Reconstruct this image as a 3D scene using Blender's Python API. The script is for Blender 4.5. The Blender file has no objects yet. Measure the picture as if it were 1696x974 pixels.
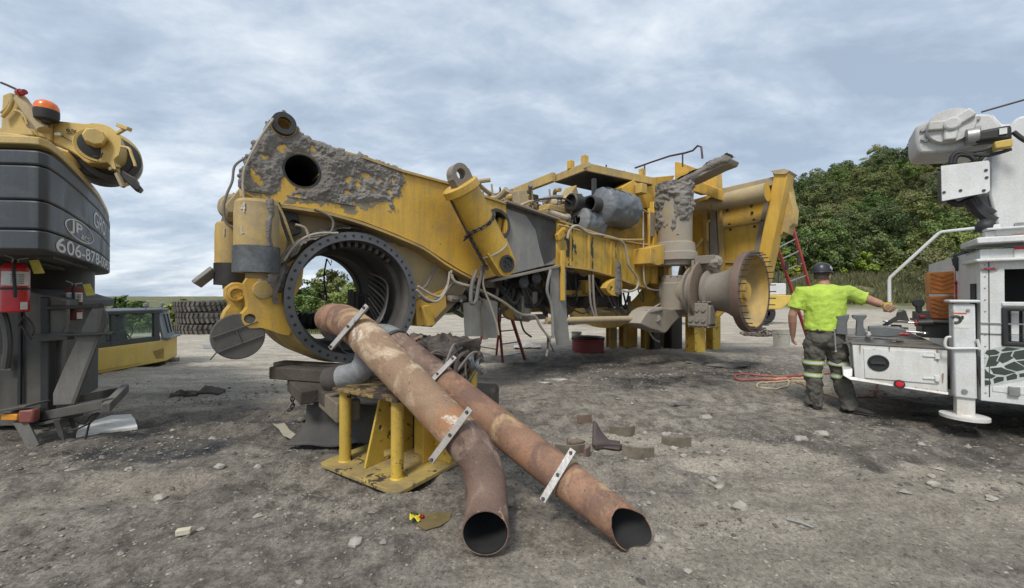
import bpy, bmesh, math, random
import numpy as np
from mathutils import Vector, Matrix, noise
from mathutils.geometry import tessellate_polygon
random.seed(7)
V = Vector
C = bpy.context.scene.collection
SC = bpy.context.scene
R = math.radians
# ---------------- camera ----------------
FPX, CX, HY, H = 650.0, 848.0, 490.0, 1.42
cam_d = bpy.data.cameras.new('camera'); cam = bpy.data.objects.new('camera', cam_d); C.objects.link(cam)
cam_d.sensor_width = 36; cam_d.lens = FPX/1696*36; cam_d.clip_start = .05; cam_d.clip_end = 3000
cam.location = (0, 0, H); cam.rotation_euler = (R(90)+math.atan(3/FPX), 0, 0)
SC.camera = cam
SC.view_settings.view_transform = 'Standard'; SC.view_settings.look = 'None'
SC.view_settings.exposure = 0.5; SC.view_settings.gamma = 1
# ---------------- sky ----------------
SUN_EL, SUN_DIR = R(52), V((-.35, -.75, 0)).normalized()     # towards the sun, on the map
W = bpy.data.worlds.new('World'); SC.world = W; W.use_nodes = True
def node(nt, t, **kw):
    n = nt.nodes.new(t)
    for k, v in kw.items():
        if k in ('inp',):
            for a, b in v.items(): n.inputs[a].default_value = b
        else: setattr(n, k, v)
    return n
def build_world():
    nt = W.node_tree; nt.nodes.clear(); L_ = nt.links.new
    out = node(nt, 'ShaderNodeOutputWorld'); bg = node(nt, 'ShaderNodeBackground', inp={'Strength': .1})
    L_(bg.outputs[0], out.inputs[0])
    sky = node(nt, 'ShaderNodeTexSky'); sky.sky_type = 'NISHITA'; sky.sun_disc = False
    sky.sun_elevation = SUN_EL; sky.sun_rotation = math.atan2(SUN_DIR.x, SUN_DIR.y); sky.dust_density = 1.5
    tc = node(nt, 'ShaderNodeTexCoord'); sp = node(nt, 'ShaderNodeSeparateXYZ'); L_(tc.outputs['Generated'], sp.inputs[0])
    def mth(op, a, b=None, clamp=False):
        n = node(nt, 'ShaderNodeMath', operation=op, use_clamp=clamp)
        for i, q in enumerate((a, b)):
            if q is None: continue
            if isinstance(q, (int, float)): n.inputs[i].default_value = q
            else: L_(q, n.inputs[i])
        return n.outputs[0]
    z = mth('MAXIMUM', sp.outputs[2], 0.0); zz = mth('ADD', z, .26)
    cb = node(nt, 'ShaderNodeCombineXYZ'); L_(mth('DIVIDE', sp.outputs[0], zz), cb.inputs[0]); L_(mth('DIVIDE', sp.outputs[1], zz), cb.inputs[1])
    mp = node(nt, 'ShaderNodeMapping'); L_(cb.outputs[0], mp.inputs[0]); mp.inputs['Rotation'].default_value = (0, 0, R(-35)); mp.inputs['Scale'].default_value = (.85, 1.35, 1); mp.inputs['Location'].default_value = (3.3, 1.2, .4)
    n1 = node(nt, 'ShaderNodeTexNoise', inp={'Scale': .95, 'Detail': 9, 'Roughness': .55, 'Distortion': .15}); L_(mp.outputs[0], n1.inputs[0])
    n2 = node(nt, 'ShaderNodeTexNoise', inp={'Scale': 3.4, 'Detail': 8, 'Roughness': .6, 'Distortion': .2}); L_(mp.outputs[0], n2.inputs[0])
    s = mth('ADD', mth('MULTIPLY', n1.outputs[0], .56), mth('MULTIPLY', n2.outputs[0], .44))
    rp = node(nt, 'ShaderNodeValToRGB'); L_(s, rp.inputs[0]); e = rp.color_ramp.elements
    e[0].position = .385; e[0].color = (.32, .39, .485, 1); e[1].position = .61; e[1].color = (.72, .765, .81, 1)
    k = e.new(.46); k.color = (.405, .48, .575, 1); k = e.new(.525); k.color = (.53, .595, .67, 1)
    mul = node(nt, 'ShaderNodeVectorMath', operation='SCALE'); L_(rp.outputs[0], mul.inputs[0]); mul.inputs['Scale'].default_value = 9.6
    mx = node(nt, 'ShaderNodeMixRGB'); mx.inputs[0].default_value = .88
    L_(sky.outputs[0], mx.inputs[1]); L_(mul.outputs[0], mx.inputs[2]); L_(mx.outputs[0], bg.inputs[0])
build_world()
sd = bpy.data.lights.new('sun', 'SUN'); sd.energy = 2.0; sd.angle = R(14); sd.color = (1, .955, .89)
so = bpy.data.objects.new('sun', sd); C.objects.link(so)
to_sun = V((SUN_DIR.x*math.cos(SUN_EL), SUN_DIR.y*math.cos(SUN_EL), math.sin(SUN_EL)))
so.rotation_euler = to_sun.to_track_quat('Z', 'Y').to_euler()
# ---------------- pixel to world helpers (real depths) ----------------
def at(px, py, Y): return V(((px-CX)/FPX*Y, Y, H+(HY-py)/FPX*Y))
def gnd(px, py, z=0.0):
    Y = (H-z)*FPX/(py-HY); return at(px, py, Y)
FX = V((.7828, .6222, 0)); AX = V((-.6222, .7828, 0)); UP = V((0, 0, 1))
OX = V(((588-CX)/FPX*4.5, 4.5, 0))
def Lc(t, a, z): return OX+FX*t+AX*a+UP*z
def M(px, py, a=0.0):            # on the plane parallel to the frame rail, a metres inboard
    d = V(((px-CX)/FPX, 1, (HY-py)/FPX)); o = V((0, 0, H))
    return o+d*((a-AX.dot(o-OX))/AX.dot(d))
def N(px, py, t):                # on the plane across the frame at length t
    d = V(((px-CX)/FPX, 1, (HY-py)/FPX)); o = V((0, 0, H))
    return o+d*((t-FX.dot(o-OX))/FX.dot(d))
# ---------------- object helpers ----------------
def tag(o, label=None, cat=None, group=None, kind=None):
    for k, v in (('label', label), ('category', cat), ('group', group), ('kind', kind)):
        if v: o[k] = v
    return o
def thing(name, label, cat, loc=(0, 0, 0), group=None):
    o = bpy.data.objects.new(name, None); C.objects.link(o); o.location = loc; o.empty_display_size = .1
    return tag(o, label, cat, group)
WL = {}
def wloc(o):
    return WL.get(o.name, V(o.location)) if o else V((0, 0, 0))
def kids(o): return [c for c in bpy.data.objects if c.parent == o]
def copy_tree(o, parent=None, _k=None):
    c = o.copy(); C.objects.link(c); c.parent = parent
    for ch in kids(o): copy_tree(ch, c)
    return c
def smooth_path(pts, n=6, closed=False):
    P = [V(p) for p in pts]; out = []
    m = len(P)
    rng = range(m) if closed else range(m-1)
    for i in rng:
        if closed: a, b, c, d = P[i-1], P[i], P[(i+1) % m], P[(i+2) % m]
        else: a, b, c, d = P[max(i-1, 0)], P[i], P[i+1], P[min(i+2, m-1)]
        for k in range(n):
            t = k/n
            out.append(.5*((2*b)+(c-a)*t+(2*a-5*b+4*c-d)*t*t+(3*b-3*c+d-a)*t**3))
    if not closed: out.append(P[-1])
    return out
class MB:
    def __init__(s): s.v = []; s.f = []
    def add(s, vs, fs):
        b = len(s.v); s.v += [V(v) for v in vs]; s.f += [tuple(i+b for i in f) for f in fs]; return s
    def hexa(s, p):   # 8 corners: bottom 4 ccw, top 4 ccw
        return s.add(p, [(3, 2, 1, 0), (4, 5, 6, 7), (0, 1, 5, 4), (1, 2, 6, 5), (2, 3, 7, 6), (3, 0, 4, 7)])
    def box(s, c, size, x=V((1, 0, 0)), y=None, z=None):
        c = V(c); x = V(x).normalized()
        if z is None: z = UP if y is None else x.cross(V(y)).normalized()
        z = V(z).normalized(); y = z.cross(x).normalized(); z = x.cross(y)
        a, b, d = (V(x)*size[0]/2, y*size[1]/2, z*size[2]/2)
        return s.hexa([c-a-b-d, c+a-b-d, c+a+b-d, c-a+b-d, c-a-b+d, c+a-b+d, c+a+b+d, c-a+b+d])
    def beam(s, p, q, w, h, up=UP):      # box from p to q
        p, q = V(p), V(q); x = q-p; l = x.length; x.normalize(); y = V(up).cross(x)
        if y.length < 1e-4: y = V((0, 1, 0)).cross(x)
        y.normalize(); z = x.cross(y)
        return s.box((p+q)/2, (l, w, h), x, z=z)
    def plate(s, outer, d, holes=()):
        loops = [[V(p) for p in outer]]+[[V(p) for p in h] for h in holes]
        flat = [p for l in loops for p in l]; n = len(flat); d = V(d)
        if not holes: fs = [tuple(range(n)), tuple(range(2*n-1, n-1, -1))]
        else:
            tris = tessellate_polygon(loops)
            fs = [tuple(t) for t in tris]+[tuple(i+n for i in reversed(t)) for t in tris]
        b = 0
        for l in loops:
            m = len(l)
            for i in range(m): fs.append((b+i, b+(i+1) % m, b+(i+1) % m+n, b+i+n))
            b += m
        return s.add(flat+[p+d for p in flat], fs)
    def ring_frames(s, P):
        fr = []; t0 = (P[1]-P[0]).normalized(); u = t0.orthogonal().normalized()
        if abs(t0.z) < .95: u = UP.cross(t0).normalized()
        for i in range(len(P)):
            t = (P[min(i+1, len(P)-1)]-P[max(i-1, 0)])
            t = t.normalized() if t.length > 1e-9 else t0
            u = (u-t*u.dot(t)); u = u.normalized() if u.length > 1e-6 else t.orthogonal().normalized()
            fr.append((t, u, t.cross(u)))
        return fr
    def tube(s, pts, r, seg=10, caps=True, ell=1.0):
        P = [V(p) for p in pts]; n = len(P); rr = r if hasattr(r, '__len__') else [r]*n
        fr = s.ring_frames(P); vs = []; fs = []
        for i in range(n):
            t, u, w = fr[i]
            for k in range(seg):
                a = 2*math.pi*k/seg; vs.append(P[i]+u*(math.cos(a)*rr[i]*ell)+w*(math.sin(a)*rr[i]))
        for i in range(n-1):
            for k in range(seg):
                a, b = i*seg+k, i*seg+(k+1) % seg; fs.append((a, b, b+seg, a+seg))
        if caps: fs += [tuple(range(seg))[::-1], tuple(range((n-1)*seg, n*seg))]
        return s.add(vs, fs)
    def cyl(s, p, q, r, r2=None, seg=20, caps=True):
        return s.tube([p, q], [r, r if r2 is None else r2], seg, caps)
    def lathe(s, o, ax, prof, seg=48, a0=0, a1=360):     # prof: (distance along ax, radius)
        ax = V(ax).normalized(); u = ax.orthogonal().normalized()
        if abs(ax.z) < .9: u = UP.cross(ax).normalized()
        w = ax.cross(u); full = abs(a1-a0) >= 360; m = seg if full else seg+1
        vs = []; fs = []
        for h, r in prof:
            for k in range(m):
                a = R(a0+(a1-a0)*k/seg); vs.append(V(o)+ax*h+u*(math.cos(a)*r)+w*(math.sin(a)*r))
        for i in range(len(prof)-1):
            for k in range(seg):
                a, b = i*m+k, i*m+(k+1) % m; fs.append((a, b, b+m, a+m))
        return s.add(vs, fs)
    def ball(s, c, r, seg=14, rings=8, sc=(1, 1, 1), jit=0, seed=0):
        vs = []; fs = []; c = V(c)
        for i in range(rings+1):
            th = math.pi*i/rings
            for k in range(seg):
                a = 2*math.pi*k/seg
                d = V((math.sin(th)*math.cos(a), math.sin(th)*math.sin(a), math.cos(th)))
                rr = r*(1+jit*noise.fractal(d*1.9+V((seed, seed*1.7, 0)), .8, 2.1, 5)) if jit else r
                vs.append(c+V((d.x*sc[0], d.y*sc[1], d.z*sc[2]))*rr)
        for i in range(rings):
            for k in range(seg):
                a, b = i*seg+k, i*seg+(k+1) % seg; fs.append((a, a+seg, b+seg, b))
        return s.add(vs, fs)
    def bolts(s, c, ax, rad, n, r=.018, h=.02, a0=0):
        ax = V(ax).normalized(); u = UP.cross(ax).normalized() if abs(ax.z) < .9 else V((1, 0, 0)); w = ax.cross(u)
        for k in range(n):
            a = a0+2*math.pi*k/n; p = V(c)+(u*math.cos(a)+w*math.sin(a))*rad
            s.cyl(p, p+ax*h, r, seg=6)
        return s
    def build(s, name, mat, parent=None, smooth=True, bevel=0.0, weld=True, sharp=32, segs=2):
        v0 = wloc(parent)
        if parent is None:
            xs = [v.x for v in s.v]; ys = [v.y for v in s.v]
            v0 = V(((min(xs)+max(xs))/2, (min(ys)+max(ys))/2, min(v.z for v in s.v)))
        me = bpy.data.meshes.new(name); me.from_pydata([v-v0 for v in s.v], [], s.f)
        bm = bmesh.new(); bm.from_mesh(me)
        if weld: bmesh.ops.remove_doubles(bm, verts=bm.verts, dist=1e-5)
        bmesh.ops.recalc_face_normals(bm, faces=bm.faces); bm.to_mesh(me); bm.free()
        for m in (mat if isinstance(mat, (list, tuple)) else [mat]): me.materials.append(m)
        if smooth:
            me.polygons.foreach_set('use_smooth', [True]*len(me.polygons)); me.set_sharp_from_angle(angle=R(sharp))
        o = bpy.data.objects.new(name, me); C.objects.link(o)
        if parent: o.parent = parent; WL[o.name] = V(v0)
        else: o.location = v0
        if bevel:
            b = o.modifiers.new('bevel', 'BEVEL'); b.width = bevel; b.segments = segs; b.limit_method = 'ANGLE'; b.angle_limit = R(40); b.harden_normals = False
        return o
def text_mesh(txt, o, xd, up, h, mat, parent, name='lettering', depth=.0015, bold=0.0, shear=0, xs=1.0):
    cu = bpy.data.curves.new(name, 'FONT'); cu.body = txt; cu.size = 1; cu.extrude = depth/h; cu.offset = bold; cu.shear = shear
    ob = bpy.data.objects.new(name, cu); C.objects.link(ob)
    dg = bpy.context.evaluated_depsgraph_get(); me = bpy.data.meshes.new_from_object(ob.evaluated_get(dg)); bpy.data.objects.remove(ob)
    xd = V(xd).normalized(); up = V(up).normalized(); nz = xd.cross(up); base = wloc(parent); k = h/.7
    for v in me.vertices: v.co = V(o)+xd*v.co.x*k*xs+up*v.co.y*k+nz*v.co.z*k-base
    me.materials.clear(); me.materials.append(mat); me.name = name
    q = bpy.data.objects.new(name, me); C.objects.link(q); q.parent = parent; WL[q.name] = base
    return q
# ---------------- materials ----------------
MATS = {}
def newmat(name):
    m = bpy.data.materials.new(name); m.use_nodes = True; nt = m.node_tree
    return m, nt, nt.nodes['Principled BSDF']
def ramp(nt, src, p0, p1, c0=(0, 0, 0, 1), c1=(1, 1, 1, 1)):
    r = node(nt, 'ShaderNodeValToRGB'); e = r.color_ramp.elements; e[0].position = p0; e[1].position = p1; e[0].color = c0; e[1].color = c1
    nt.links.new(src, r.inputs[0]); return r.outputs[0]
def c4(c): return (c[0], c[1], c[2], 1)
def mixc(nt, fac, a, b, mode='MIX'):
    m = node(nt, 'ShaderNodeMixRGB', blend_type=mode)
    for i, q in ((0, fac), (1, a), (2, b)):
        if isinstance(q, (int, float)): m.inputs[i].default_value = q
        elif isinstance(q, (tuple, list)): m.inputs[i].default_value = c4(q)
        else: nt.links.new(q, m.inputs[i])
    return m.outputs[0]
def nz(nt, vec, scale, detail=6, rough=.55, dist=0.0, sc=None):
    if sc:
        mp = node(nt, 'ShaderNodeMapping'); mp.inputs['Scale'].default_value = sc; nt.links.new(vec, mp.inputs[0]); vec = mp.outputs[0]
    n = node(nt, 'ShaderNodeTexNoise', inp={'Scale': scale, 'Detail': detail, 'Roughness': rough, 'Distortion': dist}); nt.links.new(vec, n.inputs[0]); return n.outputs[0]
def worn(name, col, dirt=(.17, .145, .12), amt=.4, chip=.12, chipc=(.05, .035, .028), rough=.5, metal=0.0, bump=.25, bscale=40, scale=1.6, streak=.25, seed=0, chipscale=7, var=.12):
    m, nt, b = newmat(name)
    geo = node(nt, 'ShaderNodeNewGeometry'); mp0 = node(nt, 'ShaderNodeMapping'); mp0.inputs['Location'].default_value = (seed*3.1, seed*1.7, seed)
    nt.links.new(geo.outputs['Position'], mp0.inputs[0]); pos = mp0.outputs[0]
    base = mixc(nt, ramp(nt, nz(nt, pos, scale*.8, 5), .35, .7), [c*(1-var) for c in col], [min(1, c*(1+var)) for c in col])
    if streak:
        st = ramp(nt, nz(nt, pos, 1.0, 6, .6, .2, (9, 9, .9)), .46, .74)
        sf = node(nt, 'ShaderNodeMath', operation='MULTIPLY'); nt.links.new(st, sf.inputs[0]); sf.inputs[1].default_value = streak
        base = mixc(nt, sf.outputs[0], base, [d*.8 for d in dirt])
    d1 = ramp(nt, nz(nt, pos, scale, 9, .65, .4), .62-amt*.45, .80-amt*.28)
    df = node(nt, 'ShaderNodeMath', operation='MULTIPLY'); nt.links.new(d1, df.inputs[0]); df.inputs[1].default_value = min(.9, .35+amt*.7)
    c = mixc(nt, df.outputs[0], base, dirt)
    n2 = nz(nt, pos, chipscale, 10, .68, .3)
    if chip:
        ch = ramp(nt, n2, .735-chip*.45, .745-chip*.45)
        c = mixc(nt, ch, c, chipc)
    fine = ramp(nt, nz(nt, pos, 60, 3, .6), .3, .75, (.86, .86, .86, 1), (1.1, 1.1, 1.1, 1))
    c = mixc(nt, .8, c, fine, 'MULTIPLY')
    nt.links.new(c, b.inputs['Base Color'])
    rr = ramp(nt, d1, 0, 1, (rough,)*3+(1,), (min(.95, rough+.3),)*3+(1,)); nt.links.new(rr, b.inputs['Roughness'])
    b.inputs['Metallic'].default_value = metal
    bp = node(nt, 'ShaderNodeBump', inp={'Strength': bump, 'Distance': .01}); nt.links.new(nz(nt, pos, bscale, 8, .6), bp.inputs['Height'])
    bp2 = node(nt, 'ShaderNodeBump', inp={'Strength': bump*.8, 'Distance': .02}); nt.links.new(n2, bp2.inputs['Height']); nt.links.new(bp.outputs[0], bp2.inputs['Normal'])
    nt.links.new(bp2.outputs[0], b.inputs['Normal'])
    MATS[name] = m; return m
def plain(name, col, rough=.6, metal=0.0, bump=0.0, bs=30, em=None, alpha=None, trans=0):
    m, nt, b = newmat(name); b.inputs['Roughness'].default_value = rough; b.inputs['Metallic'].default_value = metal
    geo = node(nt, 'ShaderNodeNewGeometry')
    f = ramp(nt, nz(nt, geo.outputs['Position'], 14, 6, .6), .3, .75, c4([c*.78 for c in col]), c4([min(1, c*1.15) for c in col]))
    nt.links.new(f, b.inputs['Base Color'])
    if bump:
        bp = node(nt, 'ShaderNodeBump', inp={'Strength': bump, 'Distance': .01}); nt.links.new(nz(nt, geo.outputs['Position'], bs, 8, .65), bp.inputs['Height']); nt.links.new(bp.outputs[0], b.inputs['Normal'])
    if trans: b.inputs['Transmission Weight'].default_value = trans
    MATS[name] = m; return m
YEL = (.64, .39, .055)
m_yel = worn('yellow_paint', YEL, dirt=(.20, .165, .12), amt=.27, chip=.11, chipc=(.07, .055, .045), rough=.45, streak=.42)
m_yeld = worn('yellow_paint_dusty', (.57, .385, .10), dirt=(.24, .20, .145), amt=.56, chip=.12, rough=.6, seed=2, streak=.4)
m_tan = worn('dust_coated_yellow', (.50, .38, .18), dirt=(.33, .275, .20), amt=.75, chip=.05, rough=.75, seed=3)
m_yelc = worn('yellow_paint_chipped', (.62, .42, .06), dirt=(.2, .14, .07), amt=.3, chip=.3, rough=.55, seed=4, chipscale=11, bump=.35)
m_ygrime = worn('yellow_paint_grimy', (.48, .29, .035), dirt=(.10, .085, .07), amt=.55, chip=.16, rough=.6, seed=5)
m_gdust = worn('dust_coated_metal', (.28, .25, .21), dirt=(.22, .19, .16), amt=.6, chip=.07, rough=.8, seed=6, bump=.5)
m_gpatch = worn('dusty_yellow_casting', (.30, .265, .22), dirt=(.45, .32, .11), amt=.22, chip=.04, rough=.75, seed=16, bump=.4)
m_grey = worn('grey_primer', (.21, .208, .195), dirt=(.36, .335, .29), amt=.4, chip=.05, rough=.6, seed=7, streak=.6)
m_dust = worn('dried_mud_smear', (.30, .25, .175), dirt=(.20, .175, .145), amt=.5, chip=.2, chipc=(.50, .31, .06), rough=.95, seed=18, streak=.2, chipscale=14)
m_mud = worn('caked_mud', (.19, .172, .152), dirt=(.30, .275, .245), amt=.5, chip=.02, chipc=(.09, .08, .07), rough=.95, bump=1.3, bscale=34, streak=0, seed=8, var=.35, chipscale=16)
m_dark = worn('dark_greasy_steel', (.035, .034, .033), dirt=(.10, .09, .08), amt=.35, chip=.05, rough=.5, seed=9)
m_black = plain('black_rubber', (.022, .022, .023), .6, bump=.2)
m_inner = worn('dark_dusty_bore', (.085, .078, .07), dirt=(.17, .155, .135), amt=.4, chip=.08, rough=.8, seed=10)
m_flange = worn('bare_steel_flange', (.15, .15, .155), dirt=(.17, .155, .135), amt=.3, chip=.05, rough=.45, metal=.4, seed=11)
m_steel = worn('scuffed_bright_steel', (.46, .445, .42), dirt=(.26, .19, .12), amt=.42, chip=.25, chipc=(.25, .15, .08), rough=.35, metal=.6, seed=12, streak=0)
m_chrome = plain('chrome_rod', (.75, .76, .78), .12, 1.0)
m_hose = plain('dusty_hose', (.17, .155, .14), .7, bump=.3)
m_hosel = plain('pale_dusty_hose', (.38, .33, .26), .75, bump=.3)
m_rag = None

def rust(name, base, patches, specks=(.10, .06, .045), seed=0, scale=3.0, bump=.5):
    m, nt, b = newmat(name); geo = node(nt, 'ShaderNodeNewGeometry'); mp0 = node(nt, 'ShaderNodeMapping'); mp0.inputs['Location'].default_value = (seed*2.3, seed, seed*.7)
    nt.links.new(geo.outputs['Position'], mp0.inputs[0]); pos = mp0.outputs[0]
    c = mixc(nt, ramp(nt, nz(nt, pos, scale*.6, 8, .6, .5), .42, .58), [q*.8 for q in base], [min(1, q*1.15) for q in base])
    for i, (pc, lo, wd, sc) in enumerate(patches):
        mq = node(nt, 'ShaderNodeMapping'); mq.inputs['Location'].default_value = (i*5.1+seed, i*3.3, i); nt.links.new(pos, mq.inputs[0])
        c = mixc(nt, ramp(nt, nz(nt, mq.outputs[0], scale*sc, 11, .68, .8), lo, lo+wd), c, pc)
    c = mixc(nt, ramp(nt, nz(nt, pos, 24, 9, .75), .60, .66), c, specks)
    c = mixc(nt, .9, c, ramp(nt, nz(nt, pos, 90, 5, .7), .3, .72, (.72, .72, .72, 1), (1.2, 1.18, 1.15, 1)), 'MULTIPLY')
    nt.links.new(c, b.inputs['Base Color']); b.inputs['Roughness'].default_value = .78
    bp = node(nt, 'ShaderNodeBump', inp={'Strength': bump, 'Distance': .006}); nt.links.new(nz(nt, pos, 30, 11, .72), bp.inputs['Height'])
    nt.links.new(bp.outputs[0], b.inputs['Normal']); MATS[name] = m; return m
# ---------------- ground and terrain ----------------
_rng = np.random.RandomState(3); _G = _rng.rand(256, 256)*2*np.pi
def pnoise(x, y):
    xi = np.floor(x).astype(int); yi = np.floor(y).astype(int); xf = x-xi; yf = y-yi
    u = xf*xf*xf*(xf*(xf*6-15)+10); v = yf*yf*yf*(yf*(yf*6-15)+10)
    def g(i, j, dx, dy):
        a = _G[(xi+i) & 255, (yi+j) & 255]; return np.cos(a)*dx+np.sin(a)*dy
    a = g(0, 0, xf, yf); b = g(1, 0, xf-1, yf); c = g(0, 1, xf, yf-1); d = g(1, 1, xf-1, yf-1)
    return (a+(b-a)*u)+((c+(d-c)*u)-(a+(b-a)*u))*v
def fbm(x, y, o=4, g=.5):
    s = 0; a = 1.0
    for i in range(o): s = s+a*pnoise(x*2**i+i*17.3, y*2**i+i*9.1); a *= g
    return s
def sst(a, b, x): t = np.clip((x-a)/(b-a), 0, 1); return t*t*(3-2*t)
def vegedge(x, y): return sst(27.8, 29.5, y+.02*x+.9*np.sin(x*.35))*sst(0, -3, x+.12*(y-28))
def terr(x, y, micro=True):
    x = np.asarray(x, float); y = np.asarray(y, float); r = np.hypot(x, y)
    # the pad is level; beyond its left rim the land drops to an open field
    rim = vegedge(x, y)
    tilt = sst(-.15, -.42, (x+.6)/np.maximum(y, .5))*sst(0, 1, y)
    z = -.055*np.clip(y-4, 0, 24.5)*tilt-.5*rim*sst(34, 45, y)*sst(160, 60, r)-.3*sst(60, 300, r)*(1-rim)+.8*tilt*sst(30, 260, r)
    z = z+fbm(x/60+5, y/60, 3)*1.6*sst(45, 160, r)*sst(30, -40, x)
    hill = 38*sst(50, 140, y+.06*x)*sst(-25, 150, x)
    z = z+hill+fbm(x/18, y/18, 3)*2.5*sst(60, 90, y)*sst(20, 60, x)
    z = z+3.6*sst(47, 62, y+.06*x)*sst(4, 25, x)
    if micro:
        k = sst(60, 12, r)
        z = z+k*(fbm(x/1.6, y/1.3, 3)*.022+fbm(x/.33+7, y/.3, 3, .55)*.026+fbm(x/.07, y/.06, 2)*.008)
        z = z+sst(5, 9, y)*sst(60, 25, y)*(fbm(x/2.6+.15*y, y/.33, 3)*.035)
        z = z-.02*np.exp(-((y-3.1-.2*x)/.5)**2)*sst(-1.5, -2.5, x)
        k2 = sst(1.2, 2.4, y)*sst(30, 10, y)
        for (m_, c_, w_) in ((.10, 3.05, .17), (.12, 5.0, .2), (-.22, 3.3, .16), (-.20, 4.6, .2), (.05, 8.5, .3), (.08, 10.5, .3)):
            u_ = (y-m_*x-c_-.12*np.sin(x*.6+c_))/w_; z = z+k2*(-.034*np.exp(-u_**2)+.020*np.exp(-((np.abs(u_)-1.7)/.5)**2)+.014*np.exp(-u_**2)*np.sin((x+m_*y)*22+2*np.abs(u_)))
    return z
def tz(x, y): return float(terr(np.array([x]), np.array([y]))[0])
def build_ground():
    r1 = np.geomspace(.7, 16, 430); r2 = np.geomspace(16, 1400, 170)[1:]; rr = np.concatenate([[.02], r1, r2])
    a1 = np.linspace(-72, 72, 860); a2 = np.linspace(72, 288, 110)[1:-1]; aa = np.radians(np.concatenate([a1, a2])); n = len(aa)
    RR, AA = np.meshgrid(rr, aa, indexing='ij'); X = RR*np.sin(AA); Y = RR*np.cos(AA); Z = terr(X, Y)
    co = np.stack([X, Y, Z], -1).reshape(-1, 3)
    i, j = np.meshgrid(np.arange(len(rr)-1), np.arange(n), indexing='ij'); j2 = (j+1) % n
    F_ = np.stack([i*n+j, i*n+j2, (i+1)*n+j2, (i+1)*n+j], -1).reshape(-1, 4)
    me = bpy.data.meshes.new('ground'); me.vertices.add(len(co)); me.vertices.foreach_set('co', co.ravel())
    me.loops.add(F_.size); me.loops.foreach_set('vertex_index', F_.ravel()); me.polygons.add(len(F_)); me.polygons.foreach_set('loop_start', np.arange(0, F_.size, 4)); me.polygons.foreach_set('loop_total', np.full(len(F_), 4))
    me.update(); me.polygons.foreach_set('use_smooth', [True]*len(F_))
    wx = X+fbm(X/.8, Y/.8, 4, .6)*.7; wy = Y+fbm(X/.8+40, Y/.8, 4, .6)*.55
    def ell(cx, cy, rx, ry, rot=0.0):
        c, s = math.cos(rot), math.sin(rot); u = (wx-cx)*c+(wy-cy)*s; w = -(wx-cx)*s+(wy-cy)*c
        return 1-sst(.45, 1.15, np.hypot(u/rx, w/ry))
    dark_patch = np.zeros_like(X)  # mask of soft-edged patches where the dirt colour is darker
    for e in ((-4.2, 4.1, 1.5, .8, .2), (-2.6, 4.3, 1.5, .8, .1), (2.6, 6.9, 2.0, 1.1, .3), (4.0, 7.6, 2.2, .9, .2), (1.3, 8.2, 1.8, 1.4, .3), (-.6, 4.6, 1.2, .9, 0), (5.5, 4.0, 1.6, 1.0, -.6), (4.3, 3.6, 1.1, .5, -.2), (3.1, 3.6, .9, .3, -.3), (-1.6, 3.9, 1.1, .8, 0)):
        dark_patch = np.maximum(dark_patch, ell(*e)*(.7+.7*fbm(X/.5, Y/.5, 3)))
    oil = np.maximum.reduce([ell(2.7, 6.5, 1.1, .45, .2), ell(4.1, 7.0, 1.1, .5, 0), ell(-3.4, 3.6, .8, .3, .3), ell(4.9, 4.3, 1.2, .6, -.5), ell(-2.4, 4.6, .7, .35, 0)])
    pale = np.maximum.reduce([sst(4.6, 7.5, Y)*sst(1.0, -1.5, X)*.95, ell(-4.5, 5.6, 2.6, .7, .2)*.9, ell(-3.4, 2.6, 1.6, .3, .35)*.6, ell(3.4, 2.9, 1.5, .5, -.3)*.8, ell(1.6, 2.3, 1.6, .45, 0)*.7, ell(5.4, 6.4, 1.6, .7, .2)*.7, sst(9, 13, Y), ell(1.5, 3.6, 1.4, .5, -.2)*.8, ell(.4, 1.7, 1.5, .5, 0)*.5, ell(2.6, 2.6, 1.4, .35, -.3)*.6])
    for nm, arr in (('dark_patch', dark_patch), ('oil', oil), ('pale', pale)):
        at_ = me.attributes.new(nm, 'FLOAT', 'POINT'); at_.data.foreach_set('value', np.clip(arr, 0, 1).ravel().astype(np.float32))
    veg = np.maximum(sst(.25, .6, vegedge(X, Y)), sst(47, 50, Y+.06*X+2*fbm(X/5, Y/5, 2))*sst(8, 20, X))
    veg = np.maximum(veg, sst(45, 70, np.hypot(X, Y)))
    at_ = me.attributes.new('veg', 'FLOAT', 'POINT'); at_.data.foreach_set('value', veg.ravel().astype(np.float32))
    m, nt, b = newmat('dirt_yard'); L_ = nt.links.new
    geo = node(nt, 'ShaderNodeNewGeometry'); pos = geo.outputs['Position']
    def attr(n_): return node(nt, 'ShaderNodeAttribute', attribute_name=n_).outputs['Fac']
    base = mixc(nt, ramp(nt, nz(nt, pos, .9, 9, .65, .3), .36, .66), (.225, .20, .168), (.38, .34, .285))
    base = mixc(nt, ramp(nt, nz(nt, pos, 6, 11, .75), .44, .60), base, (.13, .113, .094))
    pl = mixc(nt, ramp(nt, nz(nt, pos, 1.0, 8, .65, .2, (.7, 3.5, 1)), .38, .66), (.29, .255, .208), (.55, .49, .40))
    base = mixc(nt, attr('pale'), base, pl)
    dm = node(nt, 'ShaderNodeMath', operation='MULTIPLY'); L_(attr('dark_patch'), dm.inputs[0]); L_(ramp(nt, nz(nt, pos, 3.5, 8, .7), .30, .55), dm.inputs[1])
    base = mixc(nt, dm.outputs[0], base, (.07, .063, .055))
    om = node(nt, 'ShaderNodeMath', operation='MULTIPLY'); L_(attr('oil'), om.inputs[0]); L_(ramp(nt, nz(nt, pos, 2.2, 9, .7, .6), .42, .56), om.inputs[1])
    base = mixc(nt, om.outputs[0], base, (.028, .027, .027))
    base = mixc(nt, 1, base, ramp(nt, nz(nt, pos, 38, 10, .85), .38, .62, (.52, .52, .52, 1), (1.45, 1.44, 1.42, 1)), 'MULTIPLY')
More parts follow.
